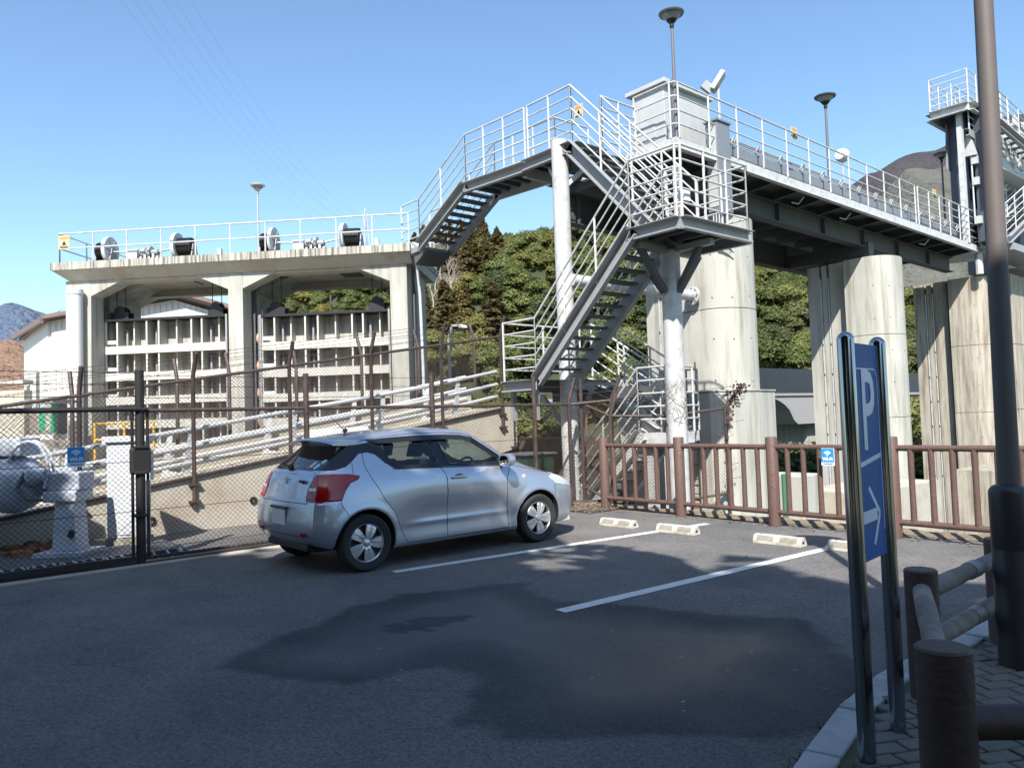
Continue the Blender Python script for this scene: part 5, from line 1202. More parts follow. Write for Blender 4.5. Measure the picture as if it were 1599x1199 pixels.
# ================================================================== PIERS
def pier(y0, w_, ztop, lbl, m, xn=-9.7, xb=-11.65, base=False):
    t = thing('concrete_pier', lbl, 'pier', (xn-1, y0+w_/2, -5)); r_ = w_/2; ym = y0+r_
    zs = [-5, -1.2, 1.25, 3.55, ztop] if not base else [2.0, 3.75, ztop]
    for z0, z1 in zip(zs[:-1], zs[1:]):
        arc = [(xn+.58*math.cos(a), ym+r_*math.sin(a)) for a in [-PI/2+PI*i/14 for i in range(15)]]
        fp_ = arc+[(xn-.65, y0+w_), (xn-.65, y0)]
        mb = MB(); mb.prism([(x,y,z0+.006) for x, y in fp_], (0,0,0), (0,0,z1-z0-.012)); mb.build('pier_lift', m, t, smooth=True, bevel=.008)
    for zz in [.4+.9*i for i in range(6)]:
        if base and zz < 2.1: continue
        for ii in range(4):
            a = math.radians(-75+ii*38); xx, yy_ = xn+.58*math.cos(a), ym+r_*math.sin(a); nn = Vector((math.cos(a)/.58, math.sin(a)/r_, 0)).normalized(); c_ = Vector((xx,yy_,zz+random.uniform(-.03,.03)))
            mb = MB(); mb.tube([c_-nn*.01, c_+nn*.003], .018, 8); mb.build('tie_hole', DKST, t)
    mb = MB(); mb.box((xn-.62,y0+.15,-5), (xn-.5,y0+w_-.15,ztop-.1)); mb.build('slot_back', DKST, t)
    # slotted rear part
    zt_ = ztop+.02
    for xa, xb_, yo in ((xn-.8,xn-.655,.42),(xn-1.25,xn-.8,.34),(xn-1.34,xn-1.25,.5),(xn-1.5,xn-1.34,.38),(xn-1.58,xn-1.5,.5),(xb,xn-1.58,.40)):
        mb = MB(); mb.box((xa,y0+yo,-5), (xb_-.002,y0+w_-.3,zt_)); mb.build('slot_wall', m, t)
    for xx in (xn-.72, xn-1.3, xn-1.54):
        mb = MB(); mb.box((xx-.02,y0+.36,-5), (xx+.02,y0+.44,ztop-.35)); mb.build('guide_rail', WHITE if xx < xn-1 else DKST, t)
        if xx < xn-1:
            for k in range(24):
                mb = MB(); mb.box((xx-.012,y0+.352,-1+k*.22), (xx+.012,y0+.3599,-.94+k*.22)); 
                if k % 4 == 0: mb.build('rail_clip', DARK, t)
    return t
pier(13.8,1.5,5.75,'nearest concrete pier, directly behind the stair landing post',CONC,base=True)
pier(21.4,1.55,5.75,'middle concrete pier with a rounded nose behind the parking sign',CONC)
pier(29.0,1.95,5.9,'farthest, brown stained concrete pier left of the brown lamp pole',CONCB)
t = thing('pier_base', 'wide streaked concrete base block under the nearest pier', 'pier base', (-9.5,14,-5))
mb = MB(); r_ = .35; mb.prism([(-9.3,13.22,0),(-8.95,13.6,0),(-8.85,14.4,0),(-8.95,15.1,0),(-9.3,15.5,0),(-11.8,15.5,0),(-11.8,13.22,0)], (0,0,-5), (0,0,1.97)); mb.build('block', CONC, t, bevel=.03)
mb = MB(); mb.prism([(-9.3,13.2,0),(-8.93,13.59,0),(-8.83,14.4,0),(-8.93,15.11,0),(-9.3,15.52,0),(-11.8,15.52,0),(-11.8,13.2,0)], (0,0,1.972), (0,0,2.0)); mb.build('ledge', CONC, t)
t = thing('ladder', 'dark steel rung ladder on the side of the nearest pier base', 'ladder', (-8.6,12.9,-1))
for x in (-9.9,-9.55):
    mb = MB(); mb.tube([(x,13.12,-3),(x,13.12,2.6)], .015, 6); mb.build('rail', BROWNST, t)
for k in range(14):
    mb = MB(); mb.tube([(-9.9,13.12,-2.2+k*.3),(-9.55,13.12,-2.2+k*.3)], .012, 6); mb.build('rung', BROWNST, t)
# abutment wall with stains
t = thing('abutment_wall', 'brown stained abutment wall of tall concrete panels at the right edge', 'wall', (-9,33,-5))
yy = 30.96; k = 0
while yy < 46:
    for z0, z1 in ((-5,-1.0),(-1.0,1.3),(1.3,3.6),(3.6,6.1)):
        mb = MB(); mb.box((-11,yy,z0+.008), (-9.0+(.0 if k % 2 else .02),yy+2.98,z1-.008)); mb.build('wall_panel', CONCB, t, bevel=.01)
    yy += 3.0; k += 1
mb = MB(); mb.box((-10.9,30.97,-5), (-9.1,46,6.0)); mb.build('wall_core', DKST, t)
t = thing('river_block', 'low pale concrete block and green post seen through the log fence', 'concrete block', (-9,15,-5))
mb = MB(); a = at(1232,742,Y=14.8); b_ = at(1266,745,Y=14.8); mb.box((a.x-1.5,14.8,-5), (a.x+.3,15.6,a.z)); mb.build('block', CONC, t, bevel=.03)
for x0_ in (-9.3,):
    a = at(1300,780,Y=18.5); mb = MB(); mb.box((-9.6,16.9,-5), (-7.9,20.9,-.35)); mb.build('block', CONCW, t)
    a = at(1500,800,Y=20); mb = MB(); mb.box((-8.6,23.6,-5), (-6.9,34,-.3)); mb.build('block', CONCB, t)
a = at(1224,740,Y=13.2); mb = MB(); mb.tube([(a.x,a.y,-5),(a.x,a.y,a.z)], .05, 8); mb.build('green_post', mat('dull_green_paint', (.05,.16,.10), .5), t)
# ================================================================== SERVICE BRIDGE
BX, BY0, BY1 = -9.2, 12.35, 28.7
zB = lambda y: 7.04-(y-12.35)*.0125
br = thing('service_bridge', 'long grey steel service bridge with white railing running over the piers', 'bridge', (BX,BY0,7))
mb = MB(); mb.prism([(0,BY0,zB(BY0)),(0,BY1,zB(BY1)),(0,BY1,zB(BY1)-.21),(0,BY0,zB(BY0)-.21)], (BX-.01,0,0), (BX+.0,0,0)); mb.build('fascia_plate', FASC if 'FASC' in globals() else GREYL if 'GREYL' in globals() else WHITE, br)
mb = MB(); mb.prism([(0,BY0,zB(BY0)-.21),(0,BY1,zB(BY1)-.21),(0,BY1,zB(BY1)-.225),(0,BY0,zB(BY0)-.225)], (BX-.09,0,0), (BX+.035,0,0)); mb.build('fascia_flange', WHITE, br)
mb = MB(); mb.box((-11.8,BY0,zB(BY0)-.21), (BX-.012,BY0+.01,zB(BY0))); mb.box((-11.8,BY0-.05,zB(BY0)-.225), (BX,BY0+.05,zB(BY0)-.211)); mb.build('end_fascia', WHITE, br)
mb = MB(); mb.prism([(0,BY0+.02,zB(BY0)-.02),(0,BY1,zB(BY1)-.02),(0,BY1,zB(BY1)-.03),(0,BY0+.02,zB(BY0)-.03)], (-13.0,0,0), (BX-.02,0,0)); mb.build('deck_plate', DKST, br)
for X, z0, z1 in ((-10.15,.24,.72),(-12.6,.24,.95)):
    mb = MB(); mb.prism([(0,BY0+.1,zB(BY0)-z0),(0,BY1,zB(BY1)-z0),(0,BY1,zB(BY1)-z1),(0,BY0+.1,zB(BY0)-z1)], (X-.01,0,0), (X+.01,0,0))
    for zz in (z0, z1): mb.prism([(0,BY0+.1,zB(BY0)-zz),(0,BY1,zB(BY1)-zz),(0,BY1,zB(BY1)-zz-.02),(0,BY0+.1,zB(BY0)-zz-.02)], (X-.14,0,0), (X+.14,0,0))
    mb.build('main_girder', DKST, br)
    y = BY0+.6
    while y < BY1:
        mb = MB(); mb.box((X-.12,y-.01,zB(y)-z1+.001), (X+.12,y+.01,zB(y)-z0-.022)); mb.build('web_stiffener', DKST, br); y += 2.3
y = BY0+.45
while y < BY1:
    mb = MB(); mb.prism([(-12.6,0,zB(y)-.035),(BX-.02,0,zB(y)-.035),(BX-.02,0,zB(y)-.16),(-10.15,0,zB(y)-.235),(-12.6,0,zB(y)-.235)], (0,y-.005,0), (0,y+.005,0)); mb.bar((BX-.03,y,zB(y)-.17), (-10.1,y,zB(y)-.245), .08, .012); mb.build('outrigger', DKST, br); y += 1.12
for yc in (14.75, 22.35, 29.9):      # bearings and cross girders on the piers
    if yc > 29: continue
    mb = MB(); mb.box((-12.7,yc-.16,5.95), (-9.95,yc+.16,6.33)); mb.build('cross_girder', DKST, br)
    for X in (-10.15,-11.2):
        mb = MB(); mb.lathe([(.12,0),(.2,.02),(.2,.05),(.13,.07),(.13,.15),(.2,.16),(.2,.2)], (X,yc,5.76), 12); mb.build('bearing', DKST, br)
for y in (17.2, 19.6, 24.6): 
    mb = MB(); mb.tube([(-9.5,y,zB(y)-.42),(-9.42,y+.18,zB(y)-.45),(-9.3,y+.22,zB(y)-.3)], .014, 6); mb.build('conduit_hook', WHITE, br)
y = BY0+2.0
while y < BY1-1:
    mb = MB(); mb.box((BX+.0005,y-.18,zB(y)-.19), (BX+.006,y+.18,zB(y)-.03)); sp_ = mb.build('splice_plate', WHITE, br)
    for dy in (-.13,-.05,.05,.13):
        for dz in (.06,.15):
            mb = MB(); mb.lathe([(.011,.0),(.011,.008)], (BX+.006,y+dy,zB(y)-dz), 6, 'X'); mb.build('bolt', GALV, sp_)
    y += 3.9
railing(br, [(BX,BY0+.12,zB(BY0)),(BX,BY1-5.0,zB(BY1-5.0))], h=1.13, bars=3, sp=1.0, r=.016)
railing(br, [(BX,BY1-4.8,zB(BY1-4.8)),(BX,BY1,zB(BY1))], h=1.13, bars=4, sp=.82, r=.016)
railing(br, [(BX-.12,BY0,zB(BY0)),(UX-.02,BY0,zB(BY0))], h=1.13, bars=3, sp=.75, r=.016)
mb = MB()
for k in range(4):
    z = zB(BY0)+1.13*(1-k/4); mb.tube([(BX-.12,BY0,z),(BX-.035,BY0+.035,z),(BX,BY0+.12,z)], .018, 6)
mb.build('corner_rail', WHITE, br)
# cable trunk panels behind the railing, pipes above
TR = mat('trunk_panel_blue_grey', (.17,.185,.21), .5, var=.12, scale=3)
tk = thing('cable_trunk', 'grey panelled cable trunk with pipes behind the bridge railing', 'cable trunk', (-9.6,15,7))
y = 14.4; k = 0
while y < BY1-.6:
    mb = MB(); mb.prism([(0,y+.01,zB(y)+.02),(0,y+.98,zB(y+.98)+.02),(0,y+.98,zB(y+.98)+.50),(0,y+.01,zB(y)+.50)], (-9.62,0,0), (-9.60,0,0)); mb.build('panel', TR, tk)
    mb = MB(); mb.bar((-9.6,y+.5,zB(y)+.5), (-9.52,y+.52,zB(y)+.66), .09, .015, (0,1,0)); mb.build('pipe_bracket', WHITE, tk)
    y += 1.0
for z, X, r_ in ((.56,-9.6,.022),(.63,-9.66,.018),(.70,-9.7,.022)):
    mb = MB(); mb.tube([(X,14.4,zB(14.4)+z),(X,BY1-.6,zB(BY1-.6)+z)], r_, 6); mb.build('pipe_run', GALV, tk, smooth=True)
# control house
HX, HY = at(1043,300,Y=12.75).x, 12.75; hx2 = at(988,200,Y=12.75).x; hy2 = at(1106,200,X=HX).y; hz = at(1043,128,Y=12.75).z
ch = thing('control_house', 'pale grey steel control house on the near end of the bridge', 'control house', (HX,HY,7.04))
HWL = mat('control_house_paint', (.42,.43,.43), .5, var=.05, scale=3, dirt=(.3,.29,.27), dirt_amt=.4)
mb = MB(); mb.box((hx2,HY,7.05), (HX,hy2,hz)); mb.build('body', HWL, ch, bevel=.01)
mb = MB(); mb.prism([(hx2-.1,0,hz),(HX+.1,0,hz),(HX+.1,0,hz+.09),(hx2-.1,0,hz+.09)], (0,HY-.1,0), (0,hy2+.1,0)); mb.build('roof', HWL, ch, bevel=.01)
mb = MB(); mb.box((hx2+.2,HY-.012,7.3), (HX-.25,HY-.002,hz-.25)); mb.build('side_panel', HWL, ch, bevel=.006)
mb = MB(); mb.box((HX+.002,HY+.2,7.25), (HX+.014,hy2-.3,hz-.2)); d_ = mb.build('door', HWL, ch, bevel=.006)
mb = MB(); mb.box((HX+.014,HY+.3,7.75), (HX+.05,HY+.34,7.9)); mb.build('handle', GALV, d_)
mb = MB(); mb.lathe([(.05,0),(.05,.1),(.0,.12)], ((hx2+HX)/2,HY+.2,hz+.09), 10); mb.build('roof_cap', GALV, ch)
bx = thing('junction_box', 'tall blue grey switch cabinet hung on the bridge edge beside the control house', 'cabinet', (BX,13.9,6.4))
jx = at(1120,230,X=BX+.05); JY = jx.y; jy2 = at(1140,230,X=BX+.05).y; jx2 = at(1102,230,Y=JY).x
mb = MB(); mb.box((jx2,JY,5.75), (BX+.06,jy2,7.66)); mb.build('cabinet_body', TR, bx, bevel=.01)
mb = MB(); mb.box((jx2-.03,JY-.03,7.66), (BX+.09,jy2+.03,7.70)); mb.build('cabinet_lid', TR, bx)
mb = MB(); mb.box((jx2+.04,JY-.012,5.85), (BX+.03,JY-.002,7.55)); mb.build('cabinet_door', HWL, bx)
for k in range(3):
    mb = MB(); mb.tube([(jx2+.08+k*.07,JY+.05,5.75),(jx2+.08+k*.07,JY+.05,5.2),(jx2+.3,JY+.4,4.9)], .018, 6); mb.build('conduit', GALV, bx)
# floodlight
q = at(1121,128,Y=15.0)
t = thing('floodlight', 'tilted white floodlight panel on a post beside the control house', 'floodlight', (q.x,q.y,7))
mb = MB(); mb.tube([(q.x,q.y,7.0),(q.x,q.y,q.z-.1)], .04, 8); mb.build('pole', GALV, t)
mb = MB(); mb.cbox((q.x,q.y,q.z+.0), (.46,.34,.11), Matrix.Rotation(YAW-.3,3,'Z') @ Matrix.Rotation(math.radians(-55),3,'Y')); mb.build('lamp_head', PVC, t, bevel=.02)
mb = MB(); mb.cbox((q.x-.16,q.y-.18,q.z-.12), (.2,.1,.26), Matrix.Rotation(YAW,3,'Z') @ Matrix.Rotation(math.radians(-48),3,'Y')); mb.build('ballast_box', GREYST, t)
# lamps on the bridge
q = at(1056,200,Y=12.5); bowl_lamp((q.x+.0,12.5,7.04), at(1053,16,Y=12.5).z-7.04, 'tall grey brown bowl lamp at the control house corner', big=.78)
q = at(1293,240,X=-9.75); bowl_lamp((-9.75,q.y,zB(q.y)), at(1291,150,X=-9.75).z-zB(q.y), 'grey brown bowl lamp halfway along the bridge', big=.85)
q = at(1475,330,X=-10.6); bowl_lamp((-10.6,q.y,zB(q.y)), at(1472,240,X=-10.6).z-zB(q.y), 'grey brown bowl lamp at the far end of the bridge, before the mountain', big=.8)
q = at(1315,243,X=-9.75)
t = thing('globe_light', 'white domed floodlight on a short stand on the bridge', 'floodlight', (q.x,q.y,7))
mb = MB(); mb.lathe([(.02,-.18),(.14,-.16),(.19,-.02),(.18,.1),(.1,.2),(.0,.22)], (q.x,q.y,q.z), 16, 'Y'); mb.build('lamp_head', PVC, t, smooth=True)
mb = MB(); mb.tube([(q.x,q.y,7),(q.x,q.y,q.z-.15)], .03, 8); mb.build('pole', GALV, t)
for px, py, lb_ in ((1240,207,'yellow warning plate on the middle of the bridge railing'),(1459,302,'yellow warning plate near the far end of the bridge railing')):
    q = at(px,py,X=BX-.04); warn((q.x,q.y,q.z-.18), (1,0,0), .27, .30, lb_)
# domed hood near far end
q = at(1500,335,X=-10.3); t = thing('machine_hood', 'white rounded machine hood at the far end of the bridge', 'machine', (q.x,q.y,7))
mb = MB(); mb.lathe([(.9,0),(.9,.45),(.75,.8),(.4,1.0),(.0,1.05)], (q.x,q.y,zB(q.y)), 20); mb.build('hood', PVC, t, smooth=True)
# ================================================================== RIGHT TOWER
TYN = 27.6; tc = at(1512,160,Y=TYN); tl = at(1453,183,Y=TYN); TZ = tc.z
tw = thing('gate_tower', 'tall grey steel tower with a railed top platform at the right edge', 'tower', (tc.x,TYN,6.9))
ty2 = 31.5
for a, b_, s_ in (((tl.x,TYN,TZ),(tc.x,TYN,TZ),(0,-1,0)), ((tc.x,TYN,TZ),(tc.x,ty2,TZ),(1,0,0)), ((tl.x,TYN,TZ),(tl.x,ty2,TZ),(-1,0,0))):
    o = channel(tw, a, b_, .26, .09, s_, WHITE); o.name = 'edge_beam'
mb = MB(); mb.box((tl.x+.01,TYN+.01,TZ-.03), (tc.x-.01,ty2,TZ-.01)); mb.build('deck_plate', DKST, tw)
railing(tw, [(tl.x,ty2,TZ),(tl.x,TYN,TZ),(tc.x,TYN,TZ),(tc.x,ty2,TZ)], sp=.85, r=.018, rp=.026)
railing(tw, [(tc.x-.8,TYN+.9,TZ),(tc.x-.8,ty2,TZ)], sp=.85, r=.018, rp=.026)
w0 = at(1483,260,Y=28.4).x; w1 = at(1512,260,Y=28.4).x
BLST = mat('shaded_blue_grey_steel', (.05,.06,.08), .5, var=.08, scale=2)  # wall colour deepened to carry the shade lying on the tower
mb = MB(); mb.box((w0,28.4,6.9), (w1,28.9,TZ-.03)); mb.build('steel_wall', BLST, tw)
w2 = at(1524,260,Y=28.4).x; w3 = at(1548,260,Y=28.4).x
mb = MB(); mb.box((w2,28.3,6.9), (w3,28.9,TZ-.03)); mb.build('steel_wall', BLST, tw)
mb = MB(); mb.box((w1-.2,28.91,6.9), (w2+.2,29.3,TZ-.03)); mb.build('slot_back', DARK, tw)
mb = MB(); mb.prism([(tl.x+.25,0,TZ-.27),(w0+.01,0,TZ-.27),(w0+.01,0,TZ-1.9),(w0-.05,0,TZ-1.75),(tl.x+.25,0,TZ-.75)], (0,28.2,0), (0,30.3,0)); mb.build('corbel', GREYST, tw)
q = at(1513,215,Y=28.1); mb = MB(); mb.prism([(q.x-.28,28.1,q.z-.6),(q.x+.2,28.1,q.z-.62),(q.x+.02,28.1,q.z+.1),(q.x-.08,28.1,q.z+.1)], (0,0,0), (0,.12,0)); mb.build('counterweight', HWL, tw)
mb = MB(); mb.tube([(q.x,28.2,q.z+.5),(q.x,28.2,7.5)], .03, 6); mb.build('hoist_rod', GALV, tw)
for dz in (.9, 1.6, 2.9):
    mb = MB(); mb.box((q.x-.0,28.15,q.z-dz), (q.x+.2,28.35,q.z-dz+.25)); mb.build('guide_bracket', HWL, tw)
# right of the pole: flights and textured machine wall
wq = at(1562,200,X=-8.3)
mb = MB(); mb.box((-9.4,wq.y+.6,TZ-1.9), (-8.6,wq.y+8,TZ-.1)); mb.build('machine_casing', HWL, tw)
rg = random.Random(4)
for k in range(46): 
    mb = MB()
    y = wq.y+.6+rg.random()*7; z = TZ-1.8+rg.random()*1.9; s_ = .1+rg.random()*.25; mb.box((-8.6,y,z), (-8.6+.02+rg.random()*.12,y+s_*1.5,z+s_)); mb.build('machine_fitting', WHITE, tw)
t1 = at(1556,190,X=-8.2); b1 = at(1640,262,X=-8.2)
f6 = thing('stair_flight', 'steel stair flight dropping to the right from the tower top, right of the lamp pole', 'stairs', (t1.x,t1.y,t1.z), 0, 'steel stair flights')
stair(f6, (t1.x,t1.y,t1.z), (b1.x,b1.y,b1.z), (-.8,0,0), 10)
b2 = at(1572,372,X=-8.3); t2 = at(1650,295,X=-8.3)
f7 = thing('stair_flight', 'steel stair flight rising to the right from the bridge end, right of the lamp pole', 'stairs', (b2.x,b2.y,b2.z), 0, 'steel stair flights')
stair(f7, (t2.x,t2.y,t2.z), (b2.x,b2.y,b2.z), (-.8,0,0), 11)
mb = MB(); mb.box((-9.35,t1.y-.1,6.8), (-9.2,t1.y+.1,TZ)); 
mb.box((-8.5,t1.y-.05,8.6), (-8.4,t1.y+.05,TZ-.2)); mb.build('support_leg', WHITE, tw)
mb = MB(); mb.box((-9.3,28.75,6.55), (-8.2,34,6.78)); mb.build('deck_beam', GREYST, tw)
railing(tw, [(-9.15,28.8,6.8),(-8.9,29.6,6.8)], sp=.5)
mb = MB(); mb.box((-11.5,34.5,6.8), (-9.6,38,9.9)); mb.build('machine_casing', DKST, tw)
mb = MB(); mb.tube([(-9.25,28.78,5.9),(-9.25,28.78,6.6)], .12, 10); mb.build('bearing_post', WHITE, tw)
# ================================================================== ARCHED ROAD BRIDGE far behind
ab = thing('arched_road_bridge', 'grey road bridge with curved haunches seen between the piers', 'bridge', (-21.5,38,0))
PARA = mat('parapet_blue_grey', (.028,.034,.044), .5, var=.06); GIRD = mat('girder_grey', (.31,.31,.315), .6, var=.05)
YS_ = at(988,580,X=-21.5).y; y = YS_
while y < 78:
    mb = MB(); mb.box((-21.5,y+.01,2.45), (-21.35,y+1.99,3.72)); mb.build('parapet_panel', PARA, ab); y += 2.0
def hb(y):
    ya, yb = at(1186,600,X=-21.5).y, at(1238,640,X=-21.5).y; yc_ = yb+3.2
    if y > yc_: y = 2*yc_-y
    if y >= yb-.01: return .78
    f = max(0, min(1, (yb-y)/(yb-ya))); return .78+1.5*math.sqrt(1-(1-f)**2)
ys = [YS_+i*.4 for i in range(140)]
mb = MB(); prof = [(-21.43,yy_,2.29) for yy_ in (ys[0], ys[-1])]+[(-21.43,yy_,hb(yy_)) for yy_ in ys[::-1]]
mb.prism(prof, (0,0,0), (-5,0,0)); mb.build('haunched_girder', GIRD, ab)
mb = MB(); mb.box((-27,YS_,2.3), (-21.36,78,2.449)); mb.build('bridge_deck', GIRD, ab)
for yc in (41.0, 69.0):
    mb = MB(); mb.box((-26,yc-.9,-6), (-21.9,yc+.9,.8)); mb.build('bridge_pier', CONC, ab)
# ================================================================== PYLON AND WIRES
q = at(570,331,D=420); b_ = at(570,400,D=420); H = q.z+3
pyl = thing('power_pylon', 'faint lattice power pylon on the ridge above the winch deck', 'pylon', (q.x,q.y,q.z-42))
mb = MB(); PM = mat('pylon_steel', (.35,.38,.42), .5)
zt0 = q.z-42
def pl(w_, z): return [Vector((q.x+sx*w_, q.y+sy*w_, z)) for sx, sy in ((-1,-1),(1,-1),(1,1),(-1,1))]
lv = [(3.4,zt0),(2.4,zt0+12),(1.5,zt0+24),(1.0,zt0+33),(.6,zt0+40),(.05,zt0+44)]
for (wa, za), (wb, zb_) in zip(lv[:-1], lv[1:]):
    A_, B_ = pl(wa, za), pl(wb, zb_)
    for i in range(4): mb.tube([A_[i],B_[i]], .16, 4); mb.tube([A_[i],B_[(i+1)%4]], .09, 4); mb.tube([A_[(i+1)%4],B_[i]], .09, 4); mb.tube([A_[i],A_[(i+1)%4]], .09, 4)
arms = []
for z, L_ in ((26,5.5),(31,5.0),(36,4.2)):
    for s_ in (-1, 1):
        e_ = Vector((q.x,q.y,zt0+z))+RGT*0+Vector((math.cos(YAW),math.sin(YAW),0))*L_*s_; mb.tube([Vector((q.x,q.y,zt0+z+1)), e_], .12, 4); mb.tube([Vector((q.x,q.y,zt0+z-.6)), e_], .12, 4); arms.append(e_)
mb.build('lattice', PM, pyl)
for i, e_ in enumerate(arms):
    tgt = at([90,165,110,185,130,215][i], -140, D=170); mb = MB(); P = []
    for k in range(25):
        f_ = k/24; p = e_.lerp(tgt, f_); p.z -= 14*4*f_*(1-f_); P.append(p)
    mb.tube(P, .022, 4, cap=False); w_ = mb.build('power_line', PM, None); tag(w_, 'thin high voltage wire sagging across the sky from the pylon', 'power line', 'power lines')
# ================================================================== THE CAR (local x forward, y left, z up; rear bumper at x=0)
car = thing('parked_car', 'silver five door hatchback parked nose in, rear and right side towards the viewer', 'car', (-8.06, 3.525, 0), PI/2)
PAINTC = bpy.data.materials.new('silver_car_paint'); PAINTC.use_nodes = True
_b = PAINTC.node_tree.nodes['Principled BSDF']; _n = PAINTC.node_tree.nodes; _L = PAINTC.node_tree.links
_b.inputs['Base Color'].default_value = (.45,.49,.56,1); _b.inputs['Metallic'].default_value = .75; _b.inputs['Roughness'].default_value = .34
_b.inputs['Coat Weight'].default_value = .8; _b.inputs['Coat Roughness'].default_value = .04
_f = _n.new('ShaderNodeTexNoise'); _f.inputs['Scale'].default_value = 900; _f.inputs['Detail'].default_value = 1
_tc = _n.new('ShaderNodeTexCoord'); _L.new(_tc.outputs['Object'], _f.inputs['Vector'])
_mr = _n.new('ShaderNodeMapRange'); _mr.inputs[3].default_value = .28; _mr.inputs[4].default_value = .42; _L.new(_f.outputs['Fac'], _mr.inputs[0]); _L.new(_mr.outputs[0], _b.inputs['Roughness'])
BLK = mat('gloss_black_trim', (.012,.013,.016), .12, var=.05); RUB = mat('tyre_rubber', (.022,.022,.023), .85, var=.2, scale=30); PLAST = mat('black_plastic', (.02,.02,.022), .55, var=.1)
RED = mat('tail_lamp_red', (.30,.004,.006), .15, var=.3, scale=9, coat=.4); HUB = mat('silver_wheel_cover', (.55,.56,.58), .3, metal=.7, var=.04)
CLEAR = mat('lamp_clear', (.55,.58,.62), .1, metal=.3, var=.1, scale=30); INTR = mat('dark_interior', (.03,.032,.038), .8, var=.2)

TX = [0,.10,.28,.575,.9,1.3,1.7,2.1,2.2,2.4,2.6,2.8,3.025,3.3,3.55,3.72,3.84]
T = {  # y and z tables per row over TX
 1: ([.62,.70,.765,.785,.775,.765,.765,.765,.765,.765,.765,.77,.785,.775,.74,.69,.60], [.30,.27,.25,.22,.20,.195,.195,.195,.195,.195,.195,.195,.20,.21,.21,.21,.23]),
 2: ([.70,.77,.83,.850,.825,.795,.795,.795,.795,.795,.80,.82,.848,.835,.79,.73,.62], [.44,.43,.42,.42,.41,.40,.40,.40,.40,.40,.40,.41,.42,.42,.42,.42,.42]),
 3: ([.705,.775,.835,.856,.848,.836,.834,.834,.834,.834,.836,.845,.850,.835,.79,.72,.61], [.66]*17),
 4: ([.675,.745,.80,.832,.838,.838,.838,.836,.834,.832,.828,.82,.812,.79,.745,.675,.56], [.86,.87,.87,.87,.87,.87,.87,.865,.86,.855,.85,.845,.84,.82,.79,.755,.72]),
 5: ([.60,.66,.725,.762,.775,.782,.785,.782,.78,.775,.765,.75,.72,.68,.61,.54,.46], [1.05,1.055,1.055,1.055,1.05,1.04,1.025,1.01,1.0,.99,.985,.965,.93,.885,.835,.79,.75]),
 6: ([.49,.515,.54,.56,.575,.583,.583,.562,.560,.610,.650,.670,.60,.55,.49,.43,.36], [1.335,1.345,1.365,1.385,1.405,1.418,1.415,1.385,1.36,1.245,1.12,1.02,.965,.915,.86,.81,.765]),
 7: ([.36,.38,.40,.42,.43,.44,.44,.43,.43,.44,.46,.47,.38,.34,.30,.26,.22], [1.385,1.40,1.42,1.44,1.462,1.472,1.470,1.440,1.412,1.295,1.17,1.06,.982,.932,.874,.822,.775]),
 8: ([0]*17, [1.40,1.415,1.435,1.458,1.480,1.492,1.490,1.462,1.436,1.318,1.195,1.08,.992,.945,.885,.832,.785]),
 0: ([.40,.45,.50,.5,.5,.5,.5,.5,.5,.5,.5,.5,.5,.5,.48,.44,.38], [.30,.26,.23,.20,.185,.18,.18,.18,.18,.18,.18,.18,.18,.19,.19,.2,.22]),
}
XR = [.16,.11,.02,.03,.085,.17,.50,.44,.41]      # rear outline per row
XF = [3.66,3.72,3.80,3.80,3.72,3.62,3.56,3.54,3.53]
TXa = np.array(TX)
def mono(xs, ys, x):
    # C1 cubic through the table (finite-difference tangents, limited)
    ys = np.array(ys, float); n = len(xs); d = np.diff(ys)/np.diff(xs); m = np.zeros(n)
    for i in range(1, n-1):
        m[i] = 0 if d[i-1]*d[i] <= 0 else 2*d[i-1]*d[i]/(d[i-1]+d[i])
    m[0] = d[0]; m[-1] = d[-1]
    k = np.clip(np.searchsorted(xs, x)-1, 0, n-2); h = xs[k+1]-xs[k]; t = (x-xs[k])/h
    return (1+2*t)*(1-t)**2*ys[k]+t*(1-t)**2*h*m[k]+t*t*(3-2*t)*ys[k+1]+t*t*(t-1)*h*m[k+1]
NU = 330; SUBS = [4, 18, 18, 20, 18, 34, 12, 12]
us = np.linspace(0, 3.84, NU+1)
rowsY = [mono(TXa, T[j][0], us) for j in range(9)]; rowsZ = [mono(TXa, T[j][1], us) for j in range(9)]
rowsX = []
for j in range(9):
    x = us.copy(); a = 1.5; xr = XR[j]; xf = XF[j]
    x = np.where(us < a, xr+us*(a-xr)/a, x); bb = 2.9
    x = np.where(us > bb, bb+(us-bb)*(xf-bb)/(3.84-bb), x); rowsX.append(x)
P = np.stack([np.stack(rowsX), np.stack(rowsY), np.stack(rowsZ)], -1)   # 9 x NU+1 x 3
def cr(P, j, t):
    n = len(P); p0 = P[max(j-1,0)]; p1 = P[j]; p2 = P[j+1]; p3 = P[min(j+2,n-1)]
    if j == 0: p0 = 2*p1-p2
    if j == n-2: p3 = p2*np.array([1,-1,1])+0  if False else 2*p2-p1
    # centripetal-ish tension to avoid overshoot
    m1 = (p2-p0)*.5; m2 = (p3-p1)*.5
    L = np.linalg.norm(p2-p1, axis=-1, keepdims=True)+1e-9
    for_m = []
    for m_ in (m1, m2):
        l = np.linalg.norm(m_, axis=-1, keepdims=True)+1e-9; for_m.append(m_*np.minimum(1, L*1.1/l))
    m1, m2 = for_m
    return (2*t**3-3*t*t+1)*p1+(t**3-2*t*t+t)*m1+(-2*t**3+3*t*t)*p2+(t**3-t*t)*m2
G = []; JV = []
for j in range(8):
    for k in range(SUBS[j]):
        G.append(cr(P, j, k/SUBS[j])); JV.append(j+k/SUBS[j])
G.append(P[8]); JV.append(8.0)
G = np.array(G); JV = np.array(JV); NR = len(JV)
G[JV >= 8, :, 1] = 0
